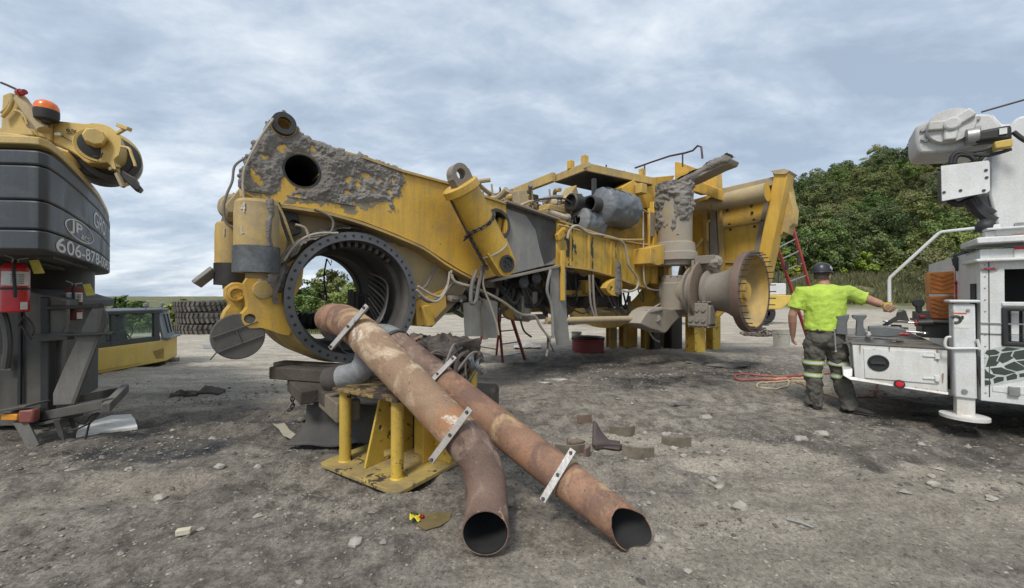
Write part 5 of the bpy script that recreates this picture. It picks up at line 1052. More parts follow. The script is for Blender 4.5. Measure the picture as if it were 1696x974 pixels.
for k in range(7):
    pts = [cb+V((rs.gauss(0, .36), rs.gauss(0, .22), 0)) for _ in range(7)]
    for q in pts: q.z = .03+max(0, .26-.45*math.hypot((q.x-cb.x)*.9, q.y-cb.y))*rs.uniform(.5, 1)
    chain(pts, m_gdust if k % 2 else worn('rusty_chain%d' % k, (.10, .075, .06), amt=.4, chip=0, rough=.8, seed=k), CH, 'chain_run', .11, .022)
m_rhose = plain('red_air_hose', (.36, .075, .055), .6); m_those = plain('tan_air_hose', (.48, .33, .20), .65); m_grh = plain('grey_cable', (.25, .23, .2), .7)
def ghose(name, label, pts, r, mt, h=None):
    P = smooth_path([gnd(x, y) for x, y in pts], 8)
    for i, q in enumerate(P): q.z = tz(q.x, q.y)+r+.002
    if h:
        for k in range(h): P[-1-k].z += .22*(1-k/h)**1.3
    tag(MB().tube(P, r, 8).build(name, mt), label, 'hose')
ghose('air_hose', 'long red hose looping on the dirt behind the legs of the worker', [(1420, 618), (1380, 620), (1340, 622), (1290, 625), (1240, 622), (1222, 622), (1217, 626), (1222, 630), (1245, 631), (1290, 631), (1310, 629)], .016, m_rhose)
ghose('air_hose', 'tan hose ending in a small loop left of the worker', [(1420, 660), (1385, 655), (1358, 651), (1340, 645), (1325, 637), (1308, 630), (1280, 628), (1290, 627), (1320, 628), (1345, 630)], .015, m_those)
ghose('air_hose', 'pale round hose loop on the ground left of the worker', [(1304, 630), (1306, 635), (1302, 642), (1284, 647), (1262, 646), (1253, 641), (1258, 636), (1275, 634), (1304, 633), (1345, 634)], .013, plain('pale_hose', (.52, .43, .28), .65))
ghose('air_hose', 'red and black hose hanging from the truck bumper to the ground', [(1372, 652), (1400, 656), (1425, 657), (1440, 654), (1450, 646), (1455, 640)], .017, m_rhose, 7)
def ladder(name, label, L0, L1, R0, R1, n, mt, rw=.035, rungm=None):
    c = (V(L0)+V(R0))/2; c.z = 0; root = thing(name, label, 'ladder', c); WL[root.name] = V(c)
    MB().beam(L0, L1, rw, .085, V((0, 1, 0))).build('rail', mt, root, bevel=.006); MB().beam(R0, R1, rw, .085, V((0, 1, 0))).build('rail', mt, root, bevel=.006)
    for k in range(n): f = (k+.6)/n; MB().tube([V(L0).lerp(V(L1), f), V(R0).lerp(V(R1), f)], .017, 8).build('rung', rungm or m_galv, root)
    return root
m_galv = plain('dull_aluminium', (.34, .34, .33), .45, .6); m_lred = worn('red_fibreglass', (.33, .03, .025), dirt=(.16, .11, .09), amt=.25, chip=.05, rough=.5, seed=73)
b0, b1_ = gnd(1316, 568), gnd(1332, 548); 
ladder('extension_ladder', 'tall red fibreglass extension ladder leaning against the front of the yellow frame', at(1336, 556, 8.9)*1, at(1280, 385, 9.3), at(1362, 553, 9.1), at(1311, 368, 9.5), 9, m_lred)
mb = MB(); 
lr = bpy.data.objects['extension_ladder']
for x, y in ((1303, 440), (1323, 432)): MB().box(at(x, y, 8.95), (.05, .05, .2), V((1, 0, 0))).build('ladder_bracket', m_dark, lr)
# red stepladder under the frame
SL = thing('stepladder', 'red fibreglass stepladder standing open under the middle of the frame', 'ladder', gnd(825, 590)); WL[SL.name] = V(SL.location)
f0, f1 = gnd(833, 602), gnd(869, 594); t0_, t1_ = at(822, 485, 6.9), at(834, 485, 6.9); g0, g1 = gnd(790, 582), gnd(822, 588); 
for a, b in ((f0, t0_), (f1, t1_), (g0, t0_+V((-.02, .1, 0))), (g1, t1_+V((-.02, .1, 0)))): MB().beam(a, b, .045, .08).build('rail', m_lred, SL, bevel=.004)
for k in range(5): f = .12+k*.19; MB().beam(f0.lerp(t0_, f), f1.lerp(t1_, f), .07, .02).build('step', m_galv, SL, bevel=.003)
for k in range(2): f = .12+k*.3; MB().beam(g0.lerp(t0_, f), g1.lerp(t1_, f), .03, .02).build('brace', m_dark, SL)
MB().box((t0_+t1_)/2+UP*.03, (.3, .2, .05), V((1, 0, 0))).build('ladder_cap', m_lred, SL, bevel=.01)
# sack / cloth, plates and scraps on the ground
m_cloth = plain('dirty_white_cloth', (.62, .60, .55), .9, bump=.4)
def flat(name, label, cat, pts, h, mat, z=0.0, bev=.004, wob=0, group=None):
    P = [gnd(x, y) for x, y in pts]; zz = max(tz(q.x, q.y) for q in P)+z-.006
    P = [V((q.x, q.y, zz+wob*noise.noise(V((q.x*7, q.y*7, 1))))) for q in P]
    return tag(MB().plate(P, UP*h).build(name, mat, bevel=bev), label, cat, group)
ck = gnd(872, 576); sheet('sack', lambda u, v: ck+V((-.35+.75*u, -.10+.42*v, .02+.16*math.sin(u*2.6)**2*math.sin(v*2.9)+.02*noise.noise(V((u*6, v*6, 0))))), 30, 16, m_cloth, None, .01); tag(bpy.data.objects['sack'], 'crumpled dirty white sack on the ground behind the stepladder', 'sack')
flat('board', 'white painted board lying flat beside the crane outrigger', 'board', [(127, 725), (132, 709), (185, 692), (218, 690), (224, 698), (229, 711)], .035, plain('scuffed_white_board', (.70, .69, .65), .6, bump=.2))
flat('paper', 'torn sheet of white paper on the dirt in front of the frame', 'paper', [(888, 632), (905, 628), (930, 627), (940, 629), (915, 633), (902, 636)], .004, m_cloth, bev=0)
m_puddle = plain('muddy_water', (.19, .15, .075), .08)
flat('puddle', 'small muddy brown puddle beside the yellow sweet wrapper', 'puddle', [(690, 870), (705, 852), (730, 848), (748, 850), (745, 862), (728, 872), (705, 878)], .004, m_puddle, .004, 0)
flat('puddle', 'pale clay puddle left of the dark steel block', 'puddle', [(452, 706), (472, 705), (480, 716), (496, 728), (484, 732), (470, 726), (462, 714)], .003, plain('pale_clay', (.40, .36, .26), .5), .004, 0)
WR = thing('sweet_wrapper', 'crumpled yellow and red sweet wrapper on the ground left of the puddle', 'wrapper', gnd(692, 858)); WL[WR.name] = V(WR.location)
wc = gnd(690, 857); m_wy = plain('yellow_foil', (.72, .62, .04), .3); m_wr = plain('red_foil', (.45, .03, .02), .3)
sheet('foil', lambda u, v: wc+V((-.045+.075*u+.01*v, .02-.055*v-.03*u, .02+.012*math.sin(u*9+v*4))), 10, 6, m_wy, WR, .002); sheet('foil', lambda u, v: wc+V((.022+.03*u, -.01-.025*v+.01*u, .016+.01*math.sin(u*11+v*7))), 8, 6, m_wr, WR, .002)
mb = MB(); 
for k, (a, b) in enumerate(((.1, .3), (.35, .55), (.6, .8))): mb.box(wc+V((-.03+.02*k, -.004-.008*k, .036)), (.014, .014, .002), V((1, -.4, 0)))
mb.build('print', m_black, WR)
o = MB().box(gnd(306, 884)+UP*.018, (.075, .035, .035), V((1, .35, 0))).build('wood_offcut', plain('pale_wood', (.55, .50, .38), .8, bump=.3), bevel=.005); tag(o, 'small pale square wood offcut lying alone on the dirt at front left', 'offcut')
o = MB().tube([gnd(1302, 862)+UP*.012, gnd(1325, 868)+UP*.014, gnd(1346, 875)+UP*.01], [.007, .008, .006], 8).build('stick', m_galv); tag(o, 'thin pale stick on the bare dirt at front right', 'stick')
o = MB().tube([gnd(1148, 872)+UP*.01, gnd(1170, 868)+UP*.012], [.004, .006], 8).build('stick', m_timl); tag(o, 'short twig right of the torn pipe end', 'stick')
# rubber scraps at left
m_scr = worn('scrap_rubber', (.05, .042, .038), dirt=(.22, .19, .16), amt=.35, chip=.08, chipc=(.35, .32, .28), rough=.7, seed=75)
RB = thing('rubber_scrap', 'torn pieces of black tyre tread lying together on the dirt left of the cribbing', 'rubber scrap', gnd(322, 660)); WL[RB.name] = V(RB.location)
for (x0, x1, y0, y1, h) in ((279, 304, 664, 659, .07), (304, 326, 659, 656, .05), (326, 364, 657, 654, .10)):
    a, b = gnd(x0, y0), gnd(x1, y1); sheet('tread_strip', lambda u, v: a.lerp(b, u)+V((0, .13*v, .02+h*(.3+.7*v)*(.6+.4*math.sin(u*3+1))+.02*noise.noise(V((u*5, v*5, x0))))), 14, 8, m_scr, RB, .03)
# brake lining segments
m_lin = worn('worn_brake_lining', (.125, .105, .08), dirt=(.28, .24, .18), amt=.35, chip=.12, chipc=(.05, .04, .035), rough=.8, seed=76, scale=6)
m_lind = worn('dark_brake_shoe', (.06, .045, .042), dirt=(.14, .10, .085), amt=.3, chip=.05, rough=.6, seed=77)
m_linb = worn('brown_brake_lining', (.17, .115, .085), dirt=(.26, .22, .17), amt=.35, chip=.1, rough=.85, seed=78, scale=6)
def lining(px, py, yaw, label, R_=.20, arc=58, w=.06, h=.075, mt=m_lin, tilt=0):
    c = gnd(px, py); root = thing('brake_lining', label, 'brake lining', V((c.x, c.y, tz(c.x, c.y))), 'brake lining segments'); root.rotation_euler = (R(tilt), 0, R(yaw)); root.scale = (1.25, 1.25, 1.2)
    WL[root.name] = V((0, 0, 0)); mb = MB(); n = 12; vs = []
    for k in range(n+1):
        a = R(-90-arc/2+arc*k/n)
        for r_, z in ((R_, 0), (R_-.018, 0), (R_-.012, h), (R_+.004, h)): vs.append(V((math.cos(a)*r_, math.sin(a)*r_+R_, z)))
    fs = [(k*4+i, (k+1)*4+i, (k+1)*4+(i+1) % 4, k*4+(i+1) % 4) for k in range(n) for i in range(4)]+[(0, 1, 2, 3), (n*4+3, n*4+2, n*4+1, n*4)]
    mb.add(vs, fs); mb.build('plate', mt, root); mb = MB(); vs = []
    for k in range(n+1):
        a = R(-90-arc/2+arc*k/n)
        for r_, z in ((R_-.016, .002), (R_-.016-w, .0), (R_-.016-w, .018), (R_-.016, .022)): vs.append(V((math.cos(a)*r_, math.sin(a)*r_+R_, z)))
    mb.add(vs, fs); mb.build('friction_pad', mt, root)
    for k in range(4):
        a = R(-90-arc*.36+arc*.24*k); d = V((math.cos(a), math.sin(a), 0)); p = d*(R_-.004)+V((0, R_, h*.52)); MB().lathe(p, d, [(0, .011), (.004, .009), (.004, 0)], 10).build('rivet', m_black, root)
lining(968, 697, 5, 'small brown brake lining furthest back, above the others', mt=m_linb, arc=40)
lining(1032, 722, 4, 'tan curved brake lining just right of the dark upright shoe', R_=.22)
lining(1057, 762, -12, 'grey curved brake lining in front, right of the bright flange bar', R_=.22)
lining(1121, 740, -10, 'curved brake lining lying furthest to the right', R_=.22)
lining(945, 757, 3, 'pale edged brake lining half hidden behind the rusty pipe', R_=.22)
lining(975, 757, 60, 'broken brown lining piece leaning beside the dark shoe', mt=m_linb, arc=30, R_=.2)
lining(943, 742, 85, 'short brown lining piece tipped on its side behind the rusty pipe', mt=m_linb, arc=26, h=.08)
lining(958, 733, 25, 'reddish lining piece lying flat left of the dark upright shoe', mt=m_linb, arc=40, h=.02)
DS = thing('brake_shoe', 'dark angled brake shoe standing upright in the middle of the linings', 'brake shoe', gnd(1000, 745)); WL[DS.name] = V(DS.location)
sheet('web', lambda u, v: gnd(984, 742).lerp(gnd(1030, 748), u)+V((-.02+.03*v, .10*v, (.21-.17*min(1, max(0, u-.12)/.45)**.6)*v+.01)), 16, 8, m_lind, DS, .015)
sheet('table', lambda u, v: gnd(985, 747).lerp(gnd(1031, 747), u)+V((0, .02+.03*math.sin(u*3.1), .005+.055*v)), 16, 4, m_lind, DS, .014)
# single bigger stones
rs = random.Random(31)
spots = [(1108, 716), (1102, 722), (1068, 716), (1116, 745), (1190, 803), (1322, 730), (1330, 720), (1545, 807), (1088, 893), (840, 838), (215, 778), (365, 776), (428, 776), (266, 816), (1360, 716), (1525, 738), (1168, 694), (1132, 758), (1224, 848), (1640, 830), (590, 905), (500, 690), (352, 722), (1180, 790)]
for k, (x, y) in enumerate(spots):
    mb = MB(); p = gnd(x, y); s_ = rs.uniform(.022, .045)*(.7+p.y*.12); mb.ball(V((0, 0, 0)), s_, 10, 7, (rs.uniform(.9, 1.4), 1, .7), .38, k); bmv = [v+V((p.x, p.y, tz(p.x, p.y)+s_*.3)) for v in mb.v]; mb.v = bmv
    tag(mb.build('loose_stone', plain('pale_stone', (.36, .335, .29), .9, bump=.4) if k == 0 else bpy.data.materials['pale_stone'], sharp=25), 'fist sized pale stone lying loose on the dirt yard', 'stone', 'pale loose stones')
# slabs of old mud by the oily patch
for x, y, s_, lb in ((1160, 603, .22, 'flat grey slab of dried mud, left of the two near the oily patch'), (1200, 608, .33, 'flat grey slab of dried mud, right of the two near the oily patch'), (1130, 668, .10, 'thin pale flat stone left of the red hose loop')):
    p = gnd(x, y); mb = MB(); mb.ball(V((p.x, p.y, tz(p.x, p.y)+.02)), s_, 16, 8, (1.2, .6, .14), .6, x); tag(mb.build('mud_slab', m_mud), lb, 'mud slab')
# ---------------- mobile crane at the left ----------------
m_cw = worn('grey_counterweight', (.046, .054, .062), dirt=(.15, .15, .145), amt=.34, chip=.09, chipc=(.16, .15, .14), rough=.5, seed=81, streak=.35, bump=.12)
m_cyel = worn('faded_crane_yellow', (.56, .40, .13), dirt=(.30, .25, .17), amt=.28, chip=.04, rough=.5, seed=82, streak=.3)
m_chas = worn('sooty_grey_chassis', (.050, .050, .047), dirt=(.14, .13, .11), amt=.45, chip=.08, rough=.65, seed=83, streak=.4)
m_chasl = worn('dusty_grey_steel', (.16, .155, .14), dirt=(.09, .08, .07), amt=.5, chip=.1, rough=.7, seed=84, streak=.6)
m_let = plain('white_lettering', (.62, .63, .62), .55)
CR = thing('mobile_crane', 'rear of a yellow mobile crane with stacked dark grey counterweight slabs', 'crane', (-5.6, 4.6, 0)); WL[CR.name] = V(CR.location)
cwp = [(-4.7, 3.165), (-4.0, 3.20), (-3.90, 3.27), (-3.98, 3.42), (-4.22, 3.74), (-4.74, 4.38), (-5.51, 5.28), (-6.9, 6.72), (-7.9, 7.35), (-9.0, 7.6)]
cw = smooth_path([V((x, y, 0)) for x, y in cwp], 6)
def slab(z0, z1, nm, mat, inset=0.0, label=None):
    P = [p+V((-inset*2.6, inset*.7, 0)) for p in cw]; P = P+[V((-9.5, 7.0, 0)), V((-9.5, 3.165+inset, 0))]
    o = MB().plate([p+UP*z0 for p in P], UP*(z1-z0)).build(nm, mat, CR, bevel=.014)
    return o
zs_ = [1.794, 1.964, 2.207, 2.494, 2.62]; sl = []
for a, b in zip(zs_[:-1], zs_[1:]): sl.append(slab(a+.004, b-.005, 'counterweight_slab', m_cw))
slab(1.80, 2.6, 'slab_core', m_black, .03)
ud = MB(); 
for k in range(6): ud.box(V((-5.0-.55*k, 4.4+.2*k, 1.785)), (.12, 2.0, .03), V((.76, .65, 0)))
ud.build('underside_rib', m_chas, CR)
D_ = [0]
for a, b in zip(cw[:-1], cw[1:]): D_.append(D_[-1]+(b-a).length)
def on_cw(s, z, off):
    i = 0
    while i < len(D_)-2 and D_[i+1] < s: i += 1
    t = (cw[i+1]-cw[i]).normalized(); p = cw[i]+t*(s-D_[i]); n_ = V((t.y, -t.x, 0)); 
    if n_.dot(V((1, 0, 0))) < 0 and n_.y > 0: n_ = -n_
    return p+n_*off+UP*z
def bent_text(txt, s0, s1, z, h, parent, mat, name='lettering', bold=.01, z_skew=0.0):
    o = text_mesh(txt, V((0, 0, 0)), V((1, 0, 0)), UP, h, mat, None, name, bold=bold); me = o.data
    xs = [v.co.x for v in me.vertices]; x0, x1 = min(xs), max(xs); 
    bm = bmesh.new(); bm.from_mesh(me); bmesh.ops.subdivide_edges(bm, edges=[e for e in bm.edges if e.calc_length() > .03], cuts=2); bm.to_mesh(me); bm.free()
    for v in me.vertices: s = s0+(v.co.x-x0)/(x1-x0)*(s1-s0); q = on_cw(s, z+v.co.z, .003+.001*(-v.co.y > 0)); v.co = q-wloc(parent)
    o.parent = parent; WL[o.name] = V(wloc(parent)); return o
def s_of(px):
    return min(range(len(cw)), key=lambda i: abs(pix(cw[i]+UP*1.5+V((0, 0, 0)))[0]-px) if i > 8 else 999)
S1 = D_[s_of(91)]; S2 = S1+(D_[s_of(170)]-S1)*.66
bent_text('606-878-0045', S1, S2, 1.812, .132, sl[0], m_let)
bent_text('GRO', D_[s_of(152)], D_[s_of(173)], 2.25, .19, sl[2], m_let)
Sl0, Sl1 = D_[s_of(108)], D_[s_of(152)]
def oval(s0, s1, z0, z1, w, skew=0):
    mb = MB(); P = []
    for k in range(48):
        a = 2*math.pi*k/48
        for f in (1, 1-w): P.append(on_cw((s0+s1)/2+(s1-s0)/2*math.cos(a)*(1-(1-f)*.6), (z0+z1)/2+(z1-z0)/2*math.sin(a)*f, .004))
    mb.add(P, [(2*k, 2*((k+1) % 48), 2*((k+1) % 48)+1, 2*k+1) for k in range(48)]); return mb
oval(Sl0, Sl1, 1.985, 2.19, .10).build('emblem_ring', m_let, sl[1])
bent_text('JP', Sl0+(Sl1-Sl0)*.14, Sl0+(Sl1-Sl0)*.52, 2.06, .10, sl[1], m_let, 'emblem_letters', .02)
bent_text('&CS', Sl0+(Sl1-Sl0)*.48, Sl0+(Sl1-Sl0)*.80, 2.015, .055, sl[1], m_let, 'emblem_letters')
# deck plate above, turntable, winch
P = [p+UP*2.70+V((-.12, .10, 0)) for p in cw[3:]]+[V((-9.4, 7.0, 2.70)), V((-9.4, 3.3, 2.70))]
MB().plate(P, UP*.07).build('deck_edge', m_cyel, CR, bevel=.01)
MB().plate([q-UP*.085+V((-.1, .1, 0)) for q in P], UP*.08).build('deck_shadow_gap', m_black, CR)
def cz(x, y, Y): return at(x/4.64, 120+y/4.64, Y)
def cpl(pts, Y): return [cz(x, y, Y) for x, y in pts]
wp = smooth_path(cpl([(380, 362), (640, 390), (700, 383), (800, 395), (880, 440), (925, 500), (925, 580), (905, 640), (870, 672), (890, 745), (855, 735), (820, 690), (670, 695), (600, 640), (520, 590), (390, 520)], 4.35), 2)
MB().plate(wp, V((-.35, .45, 0))).build('winch_housing', m_cyel, CR, bevel=.01)
wc_ = cz(740, 560, 4.35); wa = V((.66, -.75, 0)).normalized()
MB().lathe(wc_-wa*.52, wa, [(-.25, 0), (-.25, .30), (.16, .30), (.18, .28), (.18, .0)], 40).build('winch_drum', m_dark, CR)
MB().lathe(wc_+wa*-.42+V((.035, 0, -.02)), wa, [(-.18, .33), (.02, .33), (.05, .30), (.05, .22)], 40, -60, 120).build('drum_flange', m_cyel, CR)
MB().lathe(wc_, wa, [(.0, .145), (.02, .15), (.03, .10), (.03, 0)], 32).build('hub_recess', m_black, CR)
MB().lathe(wc_, wa, [(0, .15), (.012, .15), (.02, .178), (.0, .185)], 32).build('hub_ring', m_cyel, CR)
MB().lathe(cz(728, 508, 4.30), wa, [(-.06, .095), (.08, .095), (.10, .085), (.10, 0)], 8).build('hub_cap', m_cyel, CR, bevel=.006)
tx = cz(512, 455, 4.345); text_mesh('0,5t', tx-V((0, .012, 0)), V((1, 0, -.12)), UP, .034, m_black, CR, bold=.02, xs=1.5); MB().beam(cz(502, 464, 4.34), cz(604, 474, 4.34), .004, .004).build('underline_mark', m_black, CR)
mb = MB(); mb.beam(cz(890, 470, 4.3), cz(965, 425, 4.3), .03, .03); mb.beam(cz(905, 405, 4.3), cz(990, 435, 4.3), .06, .04); mb.build('cable_guide', m_cyel, CR, bevel=.004)
mb = MB(); mb.tube(smooth_path(cpl([(925, 568), (985, 582), (1005, 630), (1028, 690), (1035, 720)], 4.35), 4), .014, 8); mb.build('guard_rod', m_cyel, CR)
MB().plate(cpl([(915, 770), (935, 750), (1045, 815), (1050, 840), (1083, 880), (1060, 908), (1020, 890), (920, 795)], 4.4), V((-.1, .14, 0))).build('rope_anchor', m_dark, CR, bevel=.01)
mb = MB(); mb.beam(cz(895, 775, 4.38), cz(945, 880, 4.38), .04, .03); mb.beam(cz(880, 740, 4.38), cz(870, 720, 4.38), .04, .1); mb.build('bracket_leg', m_tan, CR)
MB().lathe(cz(850, 660, 4.6), wa, [(-.2, 0), (-.2, .26), (.02, .26), (.03, .2), (.0, .18), (0, 0)], 36).build('rope_drum', m_dark, CR)
MB().tube(cpl([(465, 485), (520, 515), (560, 535), (600, 570), (650, 615), (720, 645), (770, 650), (785, 615)], 4.32), .006, 6).build('cable', m_black, CR); MB().tube(smooth_path(cpl([(555, 532), (600, 530), (640, 505), (665, 500)], 4.32), 4), .006, 6).build('cable', m_black, CR)
mb = MB(); mb.box(cz(440, 472, 4.32), (.06, .02, .03), V((1, 0, 0))); mb.build('cable_gland', m_let, CR)
mb = MB(); mb.beam(cz(440, 360, 4.4), cz(440, 310, 4.4), .022, .022); mb.build('marker_rod', m_red, CR)
mb = MB(); mb.plate(cpl([(-60, 430), (0, 420), (10, 170), (60, 150), (130, 160), (150, 220), (190, 330), (195, 410), (230, 440), (260, 480), (-60, 480)], 4.3), V((-.5, .6, 0))); mb.build('boom_foot', m_cyel, CR, bevel=.012)
mb = MB(); mb.plate(cpl([(-60, 460), (0, 455), (130, 470), (215, 485), (520, 598), (520, 620), (260, 540), (210, 525), (-60, 510)], 4.0), V((-.5, .6, 0))); mb.build('slew_platform', m_cyel, CR, bevel=.01)
mb = MB(); mb.plate(cpl([(205, 425), (360, 450), (362, 500), (260, 480)], 4.32), V((-.3, .4, 0))); mb.beam(cz(375, 370, 4.33), cz(378, 520, 4.33), .03, .04); mb.build('side_bracket', m_cyel, CR, bevel=.006)
for pts, r, mt in (([(150, 200), (200, 270), (240, 330), (300, 400), (330, 440)], .055, m_tan), ([(10, 340), (60, 280), (85, 220), (80, 170)], .018, m_cyel), ([(0, 310), (50, 260), (70, 210)], .014, m_cyel), ([(130, 230), (170, 320), (200, 400)], .010, m_dark), ([(105, 290), (150, 300), (185, 340), (205, 400)], .014, m_cyel), ([(0, 75), (60, 100), (135, 140), (190, 215), (240, 290), (280, 300), (310, 320)], .012, m_black), ([(250, 400), (265, 350), (290, 390)], .010, m_tan)):
    MB().tube(smooth_path(cpl(pts, 4.25), 5), r, 9).build('hose', mt, CR)
m_amber = plain('amber_lens', (.75, .17, .03), .25); m_redl = plain('red_lens', (.30, .015, .02), .3); m_amb2 = plain('amber_strip', (.62, .25, .03), .35)
bc = cz(350, 350, 4.25); bz = 1/4.64/650*4.25
MB().lathe(bc, UP, [(-40*bz, 0), (-40*bz, 26*bz), (-18*bz, 30*bz), (-10*bz, 66*bz), (30*bz, 70*bz), (60*bz, 70*bz)], 32).build('beacon_base', m_black, CR)
MB().lathe(bc, UP, [(58*bz, 70*bz), (90*bz, 67*bz), (115*bz, 56*bz), (130*bz, 36*bz), (135*bz, 0)], 32).build('beacon_lens', m_amber, CR)
MB().lathe(cz(145, 150, 4.2), V((1, -.2, 0)), [(-.03, .03), (.02, .035), (.02, .028), (.07, .026), (.075, 0)], 16).build('marker_lamp', m_redl, CR)
# carrier chassis
def fp(pts, Y): return [at(x, y, Y) for x, y in pts]
bk = V((-.55, .85, 0))
MB().plate(fp([(-120, 470), (41, 479), (72, 486), (110, 497), (110, 512), (76, 512), (76, 560), (75, 640), (75, 694), (60, 700), (-120, 720)], 4.05), bk*1.6).build('carrier_body', m_chas, CR, bevel=.012)
MB().plate(fp([(41, 481), (110, 498), (110, 535), (100, 560), (60, 560), (41, 520)], 4.0), bk*.1).build('side_plate', m_chasl, CR, bevel=.01)
MB().plate(fp([(86, 512), (108, 514), (106, 548), (104, 570), (100, 650), (86, 652)], 4.1), bk*.12).build('channel_post', m_chasl, CR, bevel=.01)
mb = MB(); mb.beam(at(80, 492, 4.02), at(81, 690, 4.02), .07, .09); mb.build('corner_post', m_black, CR, bevel=.01)
MB().tube([at(78, 510, 3.98), at(168, 507, 3.9)], .022, 10).tube([at(160, 508, 3.9), at(168, 507, 3.9)], .03, 10).build('upper_bar', m_dark, CR)
MB().beam(at(55, 560, 3.95), at(118, 556, 3.9), .06, .075).tube([at(110, 555, 3.85), at(189, 552, 3.8)], .018, 8).build('middle_bar', m_dark, CR, bevel=.004)
fl_ = [(148, 518), (155, 508), (170, 511), (175, 520), (173, 540), (150, 600), (124, 670), (88, 672), (88, 652), (110, 600)]
MB().plate(fp(fl_, 3.88), bk*.08).build('outrigger_pad', m_chasl, CR, bevel=.01)
MB().plate(fp([(170, 511), (175, 520), (173, 540), (150, 600), (124, 670), (118, 668), (145, 596), (166, 540)], 3.86), bk*.05).build('pad_edge', m_tan if 0 else m_chas, CR, bevel=.004)
mb = MB(); mb.beam(at(66, 690, 3.9), at(180, 668, 3.7), .10, .09); mb.build('lower_beam', m_chas, CR, bevel=.008)
mb = MB(); mb.beam(at(176, 676, 3.62), at(208, 643, 4.2), .06, .085); mb.build('cross_beam', m_chasl, CR, bevel=.006)
mb = MB(); mb.beam(at(125, 662, 4.3), at(196, 648, 4.2), .06, .08); mb.beam(at(66, 702, 3.88), at(120, 690, 3.85), .2, .03); mb.build('rear_beam', m_chas, CR, bevel=.006)
mb = MB(); mb.beam(at(8, 678, 3.75), at(64, 668, 3.78), .22, .02); mb.box(at(40, 690, 3.85), (.36, .12, .14), V((1, 0, 0))); mb.build('lamp_bracket', m_chas, CR, bevel=.006)
MB().box(at(20, 690, 3.70), (.16, .04, .06), V((1, -.05, 0))).build('amber_lamp', m_amb2, CR, bevel=.008)
MB().box(at(50, 688, 3.72), (.12, .08, .13), V((1, .2, 0))).build('tail_lamp', plain('dusty_red_lens', (.22, .07, .055), .5), CR, bevel=.02)
MB().plate(fp([(22, 700), (48, 700), (66, 736), (48, 746), (36, 722)], 3.7), bk*.03).build('mud_flap', m_chasl, CR)
MB().plate(fp([(89, 696), (98, 694), (104, 712), (108, 730), (98, 722)], 3.75), bk*.03).build('mud_flap', m_dark, CR)
MB().plate(fp([(114, 694), (122, 692), (128, 708), (120, 710)], 3.9), bk*.03).build('mud_flap', m_dark, CR)
for pts in ([(118, 694), (140, 702), (150, 690), (164, 684), (150, 700), (144, 722), (142, 728)], [(126, 712), (150, 700), (166, 684)], [(30, 540), (40, 525), (52, 535), (56, 548), (52, 556)], [(33, 555), (36, 540), (46, 556), (52, 562)]):
    MB().tube(smooth_path(fp(pts, 3.85), 5), .009, 7).build('air_line', m_dark, CR)
MB().box(at(11, 600, 3.98), (.10, .01, .16), V((1, 0, 0))).build('data_plate', m_chasl, CR)
MB().box(at(34, 575, 4.02), (.03, .02, 1.2), V((1, 0, 0))).build('seam_strip', m_black, CR)
MB().tube(smooth_path(fp([(-5, 500), (8, 530), (14, 570), (10, 610)], 3.7), 5), .03, 8).build('air_line', m_dark, CR)
MB().lathe(V((-6.9, 6.2, 0)), V((.76, .65, 0)), [(0, 0), (0, .5), (.35, .5), (.35, 0)], 32).build('wheel', m_black, CR) if False else None
MB().lathe(at(-60, 640, 4.6)*1, V((.2, -.98, 0)), [(0, .25), (0, .5), (.06, .56), (.34, .56), (.4, .5), (.4, 0)], 36).build('tyre', m_black, CR)
MB().cyl(V((-6.9, 5.6, 1.1)), V((-6.9, 5.6, 1.80)), .65, seg=40).build('slew_ring', m_dark, CR)
